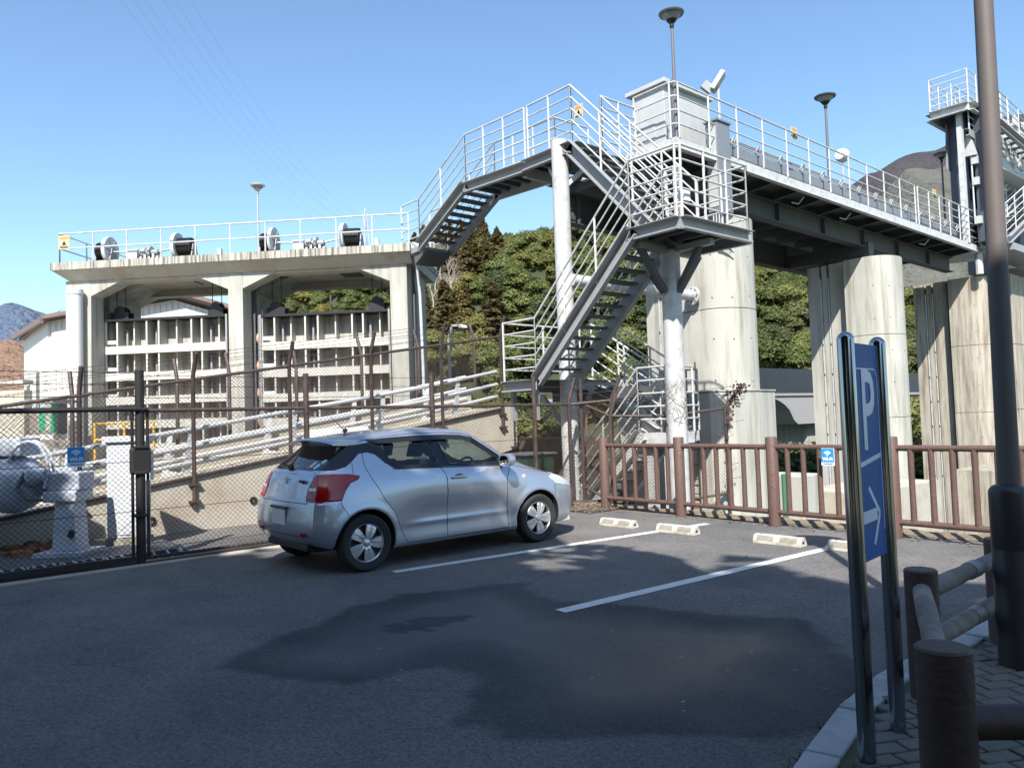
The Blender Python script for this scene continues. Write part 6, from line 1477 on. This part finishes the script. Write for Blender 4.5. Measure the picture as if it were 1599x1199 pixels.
# door side sculpting: lower hollow and a swage line
for r in range(NR):
    for i in range(NU+1):
        x, y, z = G[r, i]
        if 1.0 < x < 2.6 and .3 < z < .8 and y > .6:
            f = min(1, (x-1.0)/.35)*min(1, (2.6-x)/.25)
            G[r, i, 1] = y-.020*f*math.exp(-((z-.56)/.12)**2)+.010*f*math.exp(-((z-.44)/.025)**2)
        # wheel arch flares
        for xc in (.575, 3.025):
            d = math.hypot(x-xc, z-.305)
            if y > .6 and z < .85 and d < .46: G[r, i, 1] += .012*max(0, 1-abs(d-.375)/.07)
ARCH = .352
polys = {
 'dlo': [(-.3,1.075),(.30,1.075),(.42,1.105),(.52,1.17),(.60,1.232),(.70,1.245),(.78,1.215),(.87,1.12),(.95,1.062),(1.05,1.05),(1.6,1.038),(2.1,1.018),(2.62,.995),(2.58,1.06),(2.40,1.19),(2.24,1.295),(2.15,1.345),(2.02,1.372),(1.7,1.388),(1.3,1.388),(.9,1.372),(.66,1.335),(.56,1.325),(.3,1.325),(-.3,1.32)],
 'g_rear': [(.985,1.075),(.93,1.16),(.90,1.26),(.91,1.335),(1.2,1.352),(1.50,1.354),(1.53,1.064)],
 'g_front': [(1.70,1.058),(1.66,1.2),(1.635,1.352),(2.0,1.335),(2.13,1.30),(2.28,1.20),(2.42,1.095),(2.47,1.03)],
 'lamp': [(-.3,1.03),(.25,1.035),(.42,1.028),(.535,1.003),(.50,.972),(.42,.945),(.35,.87),(.29,.765),(-.3,.765)],
}
rear_door = [(.64,1.24),(.62,1.10),(.66,.98),(.78,.76),(.92,.58),(1.02,.36),(1.10,.235),(1.64,.232),(1.63,.6),(1.62,.95),(1.56,1.045),(1.52,1.40),(.70,1.37)]
front_door = [(1.64,.232),(1.63,.6),(1.62,.95),(1.56,1.045),(1.52,1.40),(2.0,1.40),(2.3,1.28),(2.66,1.02),(2.62,.98),(2.52,.85),(2.52,.5),(2.56,.232)]
polys['rd'] = rear_door; polys['fd'] = front_door
polys['head'] = [(3.22,.80),(3.40,.845),(3.62,.80),(3.80,.70),(3.80,.63),(3.55,.67),(3.35,.70)]
polys['rb'] = [(-.3,.735),(.28,.745),(.30,.70),(.34,.58),(.1,.0),(-.3,.0)]
cell = 3.84/NU
def snap(x, z, P_, tol):
    d, q = dpoly(x, z, P_); return (d, q) if d < tol else None
# snap vertices onto the outlines
Gx = G[:, :, 0]; Gz = G[:, :, 2]; Gy = G[:, :, 1]
edges = []
for nm in ('dlo','g_rear','g_front','lamp','rd','fd','head','rb'):
    pl_ = polys[nm]
    for i in range(len(pl_)): edges.append((pl_[i], pl_[(i+1) % len(pl_)]))
side_mask = (JV[:, None] > 1.0) & (JV[:, None] < 6.6) & np.ones((1, NU+1), bool)
best = np.full(Gx.shape, 9.0); BX_ = Gx.copy(); BZ_ = Gz.copy()
for (ax, az), (bx_, bz_) in edges:
    dx, dz = bx_-ax, bz_-az; l2 = dx*dx+dz*dz
    t_ = np.clip(((Gx-ax)*dx+(Gz-az)*dz)/l2, 0, 1); px_, pz_ = ax+t_*dx, az+t_*dz; d_ = np.hypot(px_-Gx, pz_-Gz); mk = d_ < best
    best = np.where(mk, d_, best); BX_ = np.where(mk, px_, BX_); BZ_ = np.where(mk, pz_, BZ_)
for xc in (.575, 3.025):
    dx, dz = Gx-xc, Gz-.305; d_ = np.hypot(dx, dz)+1e-9; e_ = np.abs(d_-ARCH); mk = (e_ < best) & (Gz < .8)
    best = np.where(mk, e_, best); BX_ = np.where(mk, xc+dx/d_*ARCH, BX_); BZ_ = np.where(mk, .305+dz/d_*ARCH, BZ_)
tolr = .0084
mk = side_mask & (best < tolr) & (Gy > .3)
nx_ = np.where(mk, BX_, Gx); nz_ = np.where(mk, BZ_, Gz)
G[:, :, 0] = nx_; G[:, :, 2] = nz_
def inside_np(x, z, P_):
    c = np.zeros(x.shape, bool); j = len(P_)-1
    for i in range(len(P_)):
        xi, zi = P_[i]; xj, zj = P_[j]
        if zi != zj: c ^= ((zi > z) != (zj > z)) & (x < (xj-xi)*(z-zi)/(zj-zi)+xi)
        j = i
    return c
Cx = (G[:-1,:-1]+G[1:,:-1]+G[1:,1:]+G[:-1,1:])/4
cx_, cy_, cz_ = Cx[...,0], Cx[...,1], Cx[...,2]; JC = (JV[:-1]+JV[1:])/2; JC2 = JC[:, None]*np.ones((1, NU))
cls = np.zeros(cx_.shape, int)   # 0 body
BODY, BLACK, GR, GF, LAMP, RD, FD, HEAD, WSH, RB, HOOD, HOLE, LOWB = range(13)
side = (JC2 > 1.0) & (JC2 < 6.6)
cls[side & inside_np(cx_, cz_, polys['rd'])] = RD
cls[side & inside_np(cx_, cz_, polys['fd'])] = FD
cls[side & inside_np(cx_, cz_, polys['rb'])] = RB
cls[(JC2 > 4.9) & (cx_ > 2.98) & (cx_ < 3.62)] = HOOD
cls[side & inside_np(cx_, cz_, polys['dlo'])] = BLACK
cls[side & inside_np(cx_, cz_, polys['g_rear'])] = GR
cls[side & inside_np(cx_, cz_, polys['g_front'])] = GF
cls[side & inside_np(cx_, cz_, polys['lamp'])] = LAMP
cls[side & inside_np(cx_, cz_, polys['head']) & (JC2 < 6.2)] = HEAD
ws_ = (JC2 > 6.35) & (cx_ > 2.16) & (cx_ < 2.93); cls[ws_] = WSH
for xc in (.575, 3.025): cls[(np.hypot(cx_-xc, cz_-.305) < ARCH) & (JC2 > .6) & (cz_ < .8)] = HOLE
cls[(JC2 < 1.0) & (cls != HOLE)] = LOWB
parts = {k: ([], [], {}) for k in range(40)}
def addq(k, q, mirror=False):
    V, F, D = parts[k]; ids = []
    for p in q:
        key = (round(p[0], 5), round(p[1], 5), round(p[2], 5))
        if key not in D: D[key] = len(V); V.append(key)
        ids.append(D[key])
    ids2 = []
    for i_ in ids:
        if i_ not in ids2: ids2.append(i_)
    if len(ids2) >= 3: F.append(tuple(ids2))
for r in range(NR-1):
    for i in range(NU):
        k = cls[r, i]
        if k == HOLE: continue
        a, b_, c_, d_ = G[r,i], G[r,i+1], G[r+1,i+1], G[r+1,i]
        addq(k, (a, b_, c_, d_)); off = 20 if k in (GR, GF, LAMP, RD, FD, HEAD) else 0
        m_ = lambda p: (p[0], -p[1], p[2]); addq(k+off, (m_(a), m_(d_), m_(c_), m_(b_)))
# rear and front caps
NC = 90
TAIL, RGLASS, CAPB, PLATEREC, GRILLE, LOWG = 30, 31, 32, 33, 34, 35
def cap(i, sgn, bul):
    E = G[:, i]       # edge profile
    for r in range(NR-1):
        for c in range(NC):
            q = []
            for rr_, cc in ((r, c), (r, c+1), (r+1, c+1), (r+1, c)):
                k = -1+2*cc/NC; e = E[rr_]; b2 = bul(JV[rr_]); q.append((e[0]-sgn*b2*(1-abs(k)**2.4), e[1]*k, e[2]+(.012*(1-k*k) if JV[rr_] > 5 else 0)))
            y = sum(p[1] for p in q)/4; z = sum(p[2] for p in q)/4; jc = JC[r]; cl = BODY
            if sgn > 0:
                kk = abs(y)
                if jc < 1: cl = LOWB
                elif jc > 5.0 and z > 1.075 and jc < 6.0 and z < 1.327: cl = RGLASS if (kk < E[r][1]*.93 and z < 1.31) else BLACK
                elif .765 < z < 1.03 and kk > .50+.05*abs(z-.86)/.15+ (0 if z > .86 else .02): cl = LAMP+(20 if y < 0 else 0)
                elif .735 < z < 1.075 and kk < .60: cl = TAIL
                elif z < .745 and z > .40: cl = RB
                elif z <= .40: cl = RB
            else:
                kk = abs(y)
                if jc < 1: cl = LOWB
                elif .60 < z < .70 and kk < .5: cl = GRILLE
                elif .30 < z < .52 and kk < .45: cl = GRILLE
                elif .64 < z < .74 and kk > .48: cl = HEAD+(20 if y < 0 else 0)
            addq(cl, q)
cap(0, 1, lambda j: .045 if 1 < j < 5.2 else .03 if j < 6.3 else .01)
cap(NU, -1, lambda j: .05)
def cpart(k, name, m, parent=car, off=0.0, solid=0, label=None):
    V, F, D = parts[k]
    if not F: return None
    me = bpy.data.meshes.new(name); me.from_pydata(V, [], F)
    bm = bmesh.new(); bm.from_mesh(me); bmesh.ops.recalc_face_normals(bm, faces=bm.faces)
    # make sure normals look outwards
    s_ = sum((f.normal.dot(f.calc_center_median()-Vector((1.9,0,.75)))) for f in bm.faces)
    if s_ < 0: bmesh.ops.reverse_faces(bm, faces=bm.faces)
    if off:
        bm.normal_update()
        for v in bm.verts: v.co += v.normal*off
    bm.to_mesh(me); bm.free(); me.polygons.foreach_set('use_smooth', [True]*len(me.polygons)); me.materials.append(m); me.update()
    o = bpy.data.objects.new(name, me); COL.objects.link(o); o.parent = parent; WM[o.name] = wm(car)
    if solid: sm = o.modifiers.new('thick', 'SOLIDIFY'); sm.thickness = solid; sm.offset = -1
    if label: o['label'] = label
    return o
# merge body + caps into shared shading: body panels are separate parts with the same smooth normals as far as possible
body = cpart(BODY, 'body', PAINTC, solid=.0)
cpart(LOWB, 'underbody', PLAST)
for k, s_ in ((RD, 0), (RD+20, 0)): 
    o = cpart(k, 'rear_door', PAINTC)
rfd = [cpart(k, 'front_door', PAINTC) for k in (FD, FD+20)]
cpart(RB, 'rear_bumper', PAINTC); cpart(HOOD, 'hood', PAINTC); tg = cpart(TAIL, 'tailgate', PAINTC)
cpart(BLACK, 'window_surround', BLK)
cpart(RGLASS, 'rear_window', GLASSD); cpart(WSH, 'windshield', GLASS)
for k in (GR, GR+20): cpart(k, 'rear_side_window', glassy('side_privacy_glass', (.42,.45,.46)) if k == GR else bpy.data.materials['side_privacy_glass'])
for k in (GF, GF+20): cpart(k, 'front_side_window', GLASS)
for k in (LAMP, LAMP+20): cpart(k, 'tail_lamp', RED, off=.006)
for k in (HEAD, HEAD+20): cpart(k, 'headlight', CLEAR, off=.004)
cpart(GRILLE, 'grille', PLAST)
allV, allF = [], []
for k in parts:
    V, F, _ = parts[k]; b0 = len(allV); allV += [Vector(v) for v in V]; allF += [tuple(i+b0 for i in f) for f in F]
bvh = BVHTree.FromPolygons(allV, allF)
def onside(x, z, s=-1, lift=.0008):
    hit = bvh.ray_cast(Vector((x, s*1.3, z)), Vector((0, -s, 0)))
    return hit[0]+Vector((0, s*lift, 0)) if hit[0] else None
def onrear(y, z, lift=.001):
    hit = bvh.ray_cast(Vector((-.6, y, z)), Vector((1, 0, 0))); return hit[0]-Vector((lift, 0, 0)) if hit[0] else None
def dense(pts, st=.02):
    out_ = []
    for a, b_ in zip(pts[:-1], pts[1:]):
        n_ = max(1, int(math.hypot(b_[0]-a[0], b_[1]-a[1])/st)); out_ += [(a[0]+(b_[0]-a[0])*i/n_, a[1]+(b_[1]-a[1])*i/n_) for i in range(n_)]
    return out_+[pts[-1]]
def smoothp(pts, it=2):
    for _ in range(it):
        q = [pts[0]]
        for a, b_ in zip(pts[:-1], pts[1:]): q += [(a[0]*.75+b_[0]*.25, a[1]*.75+b_[1]*.25), (a[0]*.25+b_[0]*.75, a[1]*.25+b_[1]*.75)]
        pts = q+[pts[-1]]
    return pts
GAP = mat('panel_gap', (.008,.008,.01), .9)
def seam(pts, name='panel_gap', r=.0028, m=GAP, fn=None, sides=(-1, 1), sm=0):
    for s in sides:
        f = fn or (lambda x, z: onside(x, z, s)); Q = [f(*p) for p in dense(pts)]; Q = [q for q in Q if q is not None]
        if len(Q) > 1: mb = MB(); mb.tube(Q, r, 5); mb.build(name, m, car, world=False, smooth=True)
seam([(.64,1.235),(.62,1.10),(.66,.98),(.78,.76),(.92,.58),(1.02,.36),(1.10,.235),(1.64,.232)])
seam([(1.55,1.045),(1.62,.95),(1.63,.6),(1.64,.232)]); seam([(1.64,.232),(2.56,.232),(2.52,.5),(2.52,.85),(2.62,.98)])
seam([(.285,.752),(.31,.69),(.37,.585)]); seam([(.50,1.17),(.47,1.03)])
seam([(2.66,.985),(3.0,.915),(3.3,.85)]);  seam([(3.33,.70),(3.30,.56)])
seam([(.68,1.372),(.95,1.405),(1.3,1.425),(1.7,1.424),(2.05,1.40),(2.2,1.35)], r=.0035)
seam([(-.58,.755),(-.55,.745),(.55,.745),(.58,.755)], fn=onrear, sides=(1,), name='tailgate_gap', r=.004)
seam([(.50,1.055),(.55,.98),(.515,.88),(.52,.80),(.55,.76)], fn=onrear, sides=(1,), name='tailgate_gap'); seam([(-.50,1.055),(-.55,.98),(-.515,.88),(-.52,.80),(-.55,.76)], fn=onrear, sides=(1,), name='tailgate_gap')
for P_ in (polys['lamp'][1:-1],): seam(P_, name='lamp_gasket', r=.005)
# window rubber
for nm in ('g_rear','g_front'): seam(polys[nm]+[polys[nm][0]], name='window_seal', r=.006, m=PLAST)
seam([(.95,1.052),(1.6,1.03),(2.1,1.010),(2.6,.99)], name='belt_moulding', r=.007, m=PLAST)
# door visors
VIS = glassy('smoked_visor', (.10,.10,.13))
for s in (-1, 1):
    mb = MB(); pu = [(.72,1.375),(.95,1.392),(1.3,1.402),(1.7,1.40),(2.0,1.385),(2.17,1.35),(2.32,1.25),(2.5,1.12)]
    pd = [(.86,1.335),(.97,1.335),(1.3,1.348),(1.7,1.348),(1.98,1.33),(2.11,1.295),(2.25,1.20),(2.42,1.085)]
    A = [onside(*p, s) for p in pu]; B = [onside(*p, s) for p in pd]
    for i in range(len(A)-1): 
        o1 = Vector((0, s*.012, 0)); o2 = Vector((0, s*.028, -.004)); mb.add([A[i]+o1, A[i+1]+o1, B[i+1]+o2, B[i]+o2], [(0,1,2,3)])
    mb.build('wind_visor', BLK, car, world=False)
# wheel arches: lip and inner liner
for xc in (.575, 3.025):
    for s in (-1, 1):
        ring = [onside(xc+ (ARCH+.004)*math.cos(a), .305+(ARCH+.004)*math.sin(a), s, .0) for a in [math.radians(-18+i*6) for i in range(37)]]
        mb = MB(); Q = [q for q in ring if q is not None]; n_ = len(Q)
        for i, q in enumerate(Q): mb.v += [tuple(q+Vector((0,s*.001,0))), tuple(Vector((xc+(q.x-xc)*.96, q.y-s*.035, .305+(q.z-.305)*.96))), (xc+(q.x-xc)*1.0, s*.45, .305+(q.z-.305)*1.0)]
        mb.f = [(3*i+k, 3*i+3+k, 3*i+4+k, 3*i+1+k) for i in range(n_-1) for k in range(2)]
        mb.build('wheel_well', PLAST, car, world=False, smooth=True)
# wheels
def wheel(xc, s):
    w_ = MB(); R, Wd = .302, .088
    prof = [(.20,-Wd*.8),(.235,-Wd),(.275,-Wd*1.02),(.294,-Wd*.85),(R,-Wd*.55)]
    for g_ in (-.03,0,.03): prof += [(R,(g_-.012)),(R-.007,(g_-.010)),(R-.007,(g_-.005)),(R,(g_-.003))]
    prof += [(R,Wd*.55),(.294,Wd*.85),(.275,Wd*1.02),(.235,Wd),(.205,Wd*.8)]
    yc = s*.752
    mid_ = MB(); mid_.lathe(prof, (xc, yc, .302), 56, 'Y', cap=False); root = mid_.build('tyre', RUB, car, world=False, smooth=True)
    ax = s
    mb = MB(); mb.lathe([(.208,0),(.208,.062),(.200,.070),(.192,.062),(.188,.02)], (0,0,0), 40, 'Y', cap=False); 
    vs_ = [(xc+v[0], yc+ax*v[1]*1.05, .302+v[2]) for v in mb.v]; m2 = MB(); m2.add(vs_, mb.f); m2.build('rim', HUB, root, world=False, smooth=True)
    mb = MB(); mb.lathe([(.19,.0),(.19,.018)], (xc,yc+ax*.012,.302), 32, 'Y'); mb.build('rim_inside', DARK, root, world=False)
    for k in range(10):
        a = 2*PI*k/10+.2; tw = .20 if k % 2 else -.10
        def pt(r, off, h): 
            aa = a+tw*(r-.05)/.14; return (xc+r*math.cos(aa)-off*math.sin(aa), yc+ax*h, .302+r*math.sin(aa)+off*math.cos(aa))
        L_ = [(.03,.015,.062),(.07,.020,.070),(.12,.029,.070),(.165,.036,.066),(.192,.034,.060)]
        mb = MB()
        for r, wdt, h in L_: mb.v += [pt(r,-wdt,h-.012), pt(r,-wdt*.75,h), pt(r,wdt*.75,h), pt(r,wdt,h-.012)]
        mb.f = [(4*i+j, 4*i+4+j, 4*i+5+j, 4*i+1+j) for i in range(4) for j in range(3)]
        mb.build('spoke', HUB, root, world=False, smooth=False)
    mb = MB(); mb.lathe([(.001,.078),(.03,.076),(.042,.066),(.042,.04)], (0,0,0), 20, 'Y'); m2 = MB(); m2.add([(xc+v[0], yc+ax*v[1], .302+v[2]) for v in mb.v], mb.f); m2.build('hub_cap', HUB, root, world=False, smooth=True)
    return root
for xc in (.575, 3.025):
    for s in (-1, 1): wheel(xc, s)
# interior
mb = MB(); mb.box((.35,-.70,.25), (2.9,.70,.32)); mb.box((.45,-.64,.3), (.5,.64,1.0)); mb.box((2.75,-.66,.3), (2.85,.66,.92)); mb.build('cabin_floor', INTR, car, world=False)
mb = MB(); mb.prism([(2.38,-.66,.60),(2.38,-.66,.93),(2.50,-.66,1.0),(2.88,-.66,.97),(2.88,-.66,.6)], (0,0,0), (0,1.32,0)); mb.build('dashboard', INTR, car, world=False, bevel=.02)
def seat(x, y, w_, hr, nm='seat'):
    mb = MB(); mb.box((x,y-w_/2,.34), (x+.5,y+w_/2,.55)); mb.prism([(x+.08,0,.5),(x-.16,0,1.12),(x-.26,0,1.10),(x-.06,0,.45)], (0,y-w_/2+.03,0), (0,y+w_/2-.03,0)); st = mb.build(nm, INTR, car, world=False, bevel=.03)
    for yy_ in hr:
        mb = MB(); mb.prism([(x-.16,0,1.15),(x-.13,0,1.30),(x-.22,0,1.31),(x-.27,0,1.15)], (0,yy_-.11,0), (0,yy_+.11,0)); mb.build('headrest', INTR, st, world=False, bevel=.02)
seat(1.72,-.34,.46,(-.34,)); seat(1.72,.34,.46,(.34,)); seat(.92,0,1.2,(-.32,.32),'rear_bench')
mb = MB(); R3 = Matrix.Rotation(math.radians(-62), 3, 'Y'); c_ = Vector((2.22,-.34,.94))
mb.tube([c_+R3 @ Vector((.175*math.cos(a), .175*math.sin(a), 0)) for a in [2*PI*i/28 for i in range(28)]], .014, 8, closed=True); mb.bar(c_+R3 @ Vector((0,-.16,0)), c_+R3 @ Vector((0,.16,0)), .03, .02); mb.bar(c_, c_+Vector((.22,0,-.10)), .06, .06); mb.build('steering_wheel', PLAST, car, world=False, smooth=True)
mb = MB(); mb.box((2.12,-.12,1.29), (2.15,.12,1.35)); mb.build('rear_view_mirror', PLAST, car, world=False, bevel=.01)
# roof lining so that the cabin is closed from above
# door mirrors
for s in (-1, 1):
    b_ = onside(2.50, 1.03, s); mb = MB()
    c_ = Vector((2.47, s*.945, 1.065))
    for (dx, rx, rz2) in [(-.085,.085,.055),(-.08,.105,.072),(-.03,.11,.078),(.02,.095,.068),(.05,.06,.045),(.058,.02,.015)]:
        for k in range(16):
            a = 2*PI*k/16; sx_ = abs(math.cos(a))**.7*math.copysign(1, math.cos(a)); sz_ = abs(math.sin(a))**.7*math.copysign(1, math.sin(a)); mb.v.append((c_.x+dx, c_.y+sx_*rx, c_.z+sz_*rz2))
    mb.f = [(16*i+k, 16*i+(k+1)%16, 16*i+16+(k+1)%16, 16*i+16+k) for i in range(5) for k in range(16)]+[tuple(range(80,96))]
    hs_ = mb.build('door_mirror', PAINTC, car, world=False, smooth=True)
    mb = MB(); mb.lathe([(.001,0),(.98,0),(1,.01),(.9,.02)], (0,0,0), 20, 'X'); m2 = MB(); m2.add([(c_.x-.084+v[0]*.3-.004, c_.y+v[1]*.078, c_.z+v[2]*.055) for v in mb.v], mb.f); m2.build('mirror_glass', mat('mirror_glass', (.5,.52,.55), .03, metal=1), hs_, world=False)
    mb = MB(); mb.bar((2.49, s*.76, 1.0), (2.48, s*.88, 1.03), .07, .035); mb.build('mirror_foot', PLAST, hs_, world=False, bevel=.01)
# handles, turn signal
for s, fd_ in ((-1, rfd[1]), (1, rfd[0])):
    q = onside(1.80, .905, s); mb = MB(); y0 = q.y
    mb.tube([(1.685,y0+s*.0,.905),(1.71,y0+s*.028,.907),(1.80,y0+s*.038,.91),(1.89,y0+s*.028,.907),(1.915,y0,.905)], [.010,.014,.016,.014,.010], 10); h_ = mb.build('door_handle', HUB, fd_, world=False, smooth=True)
    mb = MB(); mb.lathe([(.02,0),(.055,.002),(.055,.004),(.02,.0045)], (0,0,0), 18, 'Y'); m2 = MB(); m2.add([(1.80+v[0]*1.2, q.y+s*(v[1]*.8-.0005), .905+v[2]*.75) for v in mb.v], mb.f); m2.build('handle_cup', mat('handle_cup_grey', (.16,.17,.19), .4, metal=.5) if s < 0 else bpy.data.materials['handle_cup_grey'], h_, world=False)
    q = onside(2.80, .84, s); mb = MB(); mb.lathe([(.001,.006),(.02,.004),(.024,0)], (0,0,0), 14, 'Y'); m2 = MB(); m2.add([(2.80+v[0]*1.3, q.y+s*v[1], .84+v[2]) for v in mb.v], mb.f); m2.build('side_turn_lamp', mat('amber_clear', (.7,.55,.35), .15), car, world=False)
    # tail lamp insert and white strip
    o1 = bpy.data.objects.get('tail_lamp')
for s in (-1, 1):
    def lampbar(y0, y1, z0, z1, m, nm):
        mb = MB(); n_ = 8
        for i in range(n_+1):
            y = s*(y0+(y1-y0)*i/n_)
            for z in (z0, z1): q = onrear(y, z, .010); mb.v.append(tuple(q) if q else (0, y, z))
        mb.f = [(2*i, 2*i+2, 2*i+3, 2*i+1) for i in range(n_)]; return mb.build(nm, m, car, world=False)
    lampbar(.54,.66,.875,.905,CLEAR,'reversing_lamp'); lampbar(.55,.67,.79,.80,mat('lamp_dark_line', (.12,.0,.0), .3) if s < 0 else bpy.data.materials['lamp_dark_line'],'lamp_divider')
# rear details
mb = MB(); q = onrear(0, .60); mb.box((q.x-.014,-.165,.50), (q.x-.006,.165,.665)); mb.build('number_plate', mat('blank_plate', (.62,.63,.64), .4), car, world=False, bevel=.004)
mb = MB(); mb.box((q.x-.022,-.20,.672), (q.x+.01,.20,.70)); mb.build('plate_recess', DKST, car, world=False, bevel=.006)
seam([(-.62,.42),(-.5,.40),(.5,.40),(.62,.42)], fn=onrear, sides=(1,), name='bumper_line', r=.004)
mb = MB(); mb.box((.05,-.5,.24), (.12,.5,.31)); mb.build('bumper_skirt', PLAST, car, world=False, bevel=.01)
for s in (-1, 1):
    q = onrear(s*.53,.46); mb = MB(); mb.cbox((q.x-.003,s*.53,.43), (.012,.10,.035)); mb.build('rear_reflector', RED, car, world=False, bevel=.003)
# spoiler
mb = MB(); N_ = 24
prof = [(.30,-.012),(.285,.0),(.30,.014),(.40,.030),(.60,.030),(.60,.0),(.46,-.02)]
for i in range(N_+1):
    k = -1+2*i/N_; y = k*.53; zc_ = 1.392-.045*abs(k)**2.5; ox = .055*abs(k)**3
    mb.v += [(x+ox, y, zc_+dz-(.004 if x < .5 else 0)) for x, dz in prof]
n_ = len(prof); mb.f = [(n_*i+j, n_*i+n_+j, n_*i+n_+(j+1)%n_, n_*i+(j+1)%n_) for i in range(N_) for j in range(n_)]+[tuple(range(n_)), tuple(range(N_*n_, N_*n_+n_))]
mb.build('roof_spoiler', PAINTC, car, world=False, smooth=True)
mb = MB(); mb.box((.283,-.1,1.375), (.29,.1,1.39)); mb.build('high_brake_lamp', DARK, car, world=False)
# wiper, antenna, badges, stickers
w0_ = onrear(.03, 1.10, .03); w1_ = onrear(.33, 1.125, .02)
mb = MB(); mb.tube([w0_, w0_.lerp(w1_, .5)+Vector((-.01,0,.005)), w1_], [.016,.011,.006], 8); mb.lathe([(.035,-.02),(.03,.02)], tuple(w0_), 12, 'X'); mb.build('rear_wiper', PLAST, car, world=False, smooth=True)
mb = MB(); mb.tube([(.80,0,1.47),(.775,0,1.495)], .028, 10); mb.tube([(.78,0,1.49),(.60,0,1.66)], [.006,.003], 6); mb.build('antenna', PLAST, car, world=False, smooth=True)
seam([(2.95,.28),(3.3,.28)], name='sill_line')
def rear_text(s_, size, y, z, m, nm, sx=1.0, bold=0):
    q = onrear(y, z, .004); M4 = Matrix.Translation(q) @ Matrix(((0,0,-1),(-1,0,0),(0,1,0))).to_4x4()
    o_ = text_mesh(s_, size, M4, nm, m, None, .003, sx, bold); o_.parent = tg; WM[o_.name] = wm(car); return o_
BADGE = mat('chrome_badge', (.6,.6,.62), .15, metal=1); BADD = mat('dark_badge', (.05,.05,.06), .2, metal=.6)
rear_text('SWIFT', .052, -.37, .955, BADD, 'model_lettering', 1.25, .002)
# angular S emblem
q = onrear(0, .955, .006)
Sz = [(.045,.030),(.0,.058),(-.045,.030),(-.045,.016),(.012,-.014),(-.012,-.027),(-.045,-.008),(-.045,-.030),(0,-.058),(.045,-.030),(.045,-.016),(-.012,.014),(.012,.027),(.045,.008)]
mb = MB(); mb.prism([(q.x, -a*1.0, q.z+b_) for a, b_ in Sz[:]], (-.004,0,0), (0,0,0)); e_ = mb.build('emblem', BADGE, None, world=False); e_.parent = tg; WM[e_.name] = wm(car)
def sticker(y, z, ry, rz2, m, nm, square=False):
    mb = MB(); n_ = 4 if square else 18
    pts = []
    for k in range(n_):
        a = 2*PI*k/n_+(PI/4 if square else 0); q = onrear(y+ry*math.cos(a), z+rz2*math.sin(a), .003); pts.append(tuple(q))
    mb.add(pts, [tuple(range(n_))]); mb.build(nm, m, car, world=False)
sticker(-.43,1.118,.04,.028,mat('sticker_blue',(.35,.55,.75),.4),'round_sticker'); sticker(-.47,1.165,.034,.022,mat('sticker_green',(.35,.55,.45),.4),'round_sticker'); sticker(-.33,1.135,.05,.04,mat('sticker_pink',(.75,.45,.42),.4),'square_sticker',True); sticker(-.31,1.095,.035,.012,mat('sticker_red',(.6,.06,.05),.4),'square_sticker',True)
mb = MB(); mb.tube([(2.25,-.2,.17),(.25,-.2,.2)], .03, 8); mb.lathe([(.08,-.3),(.09,-.25),(.09,.25),(.08,.3)], (.35,.1,.27), 14, 'Y'); mb.build('exhaust', DKST, car, world=False)
mb = MB(); mb.tube([(.575,-.7,.30),(.575,.7,.30)], .04, 8); mb.tube([(3.025,-.7,.30),(3.025,.7,.30)], .04, 8); mb.build('axle', DKST, car, world=False)
# ================================================================== dark corner under the ramp end
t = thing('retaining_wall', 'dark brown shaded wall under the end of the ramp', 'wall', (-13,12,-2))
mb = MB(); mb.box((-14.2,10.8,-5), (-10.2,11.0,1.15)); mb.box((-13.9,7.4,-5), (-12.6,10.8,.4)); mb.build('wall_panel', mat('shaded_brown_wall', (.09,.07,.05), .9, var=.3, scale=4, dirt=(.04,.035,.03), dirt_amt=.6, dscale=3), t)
a = at(828,702,X=-11.0)
t = thing('green_container', 'dark green lidded container behind the fence in front of the car', 'container', (a.x,a.y,0))
mb = MB(); mb.prism([(a.x-.35,0,0),(a.x+.25,0,0),(a.x+.3,0,a.z-.1),(a.x-.4,0,a.z-.1)], (0,a.y-.35,0), (0,a.y+.35,0)); mb.build('container_body', mat('container_green', (.008,.035,.022), .6, var=.15), t, bevel=.02)
mb = MB(); mb.box((a.x-.44,a.y-.4,a.z-.1), (a.x+.34,a.y+.4,a.z-.06)); mb.build('container_lid', DKST, t, bevel=.015)
# unseen bushes added behind the viewer to darken reflections in the chrome and the car
for i in range(9):
    an = math.radians(-150+i*26); 
    plant('added_bush', PB[i % 2], (10.5*math.cos(an)+3, 10.5*math.sin(an)-4, -1.2), (1.05,.85), i*1.1, 'unseen evergreen bush added behind the viewer to darken reflections', 'bush', 'added bushes behind the viewer')
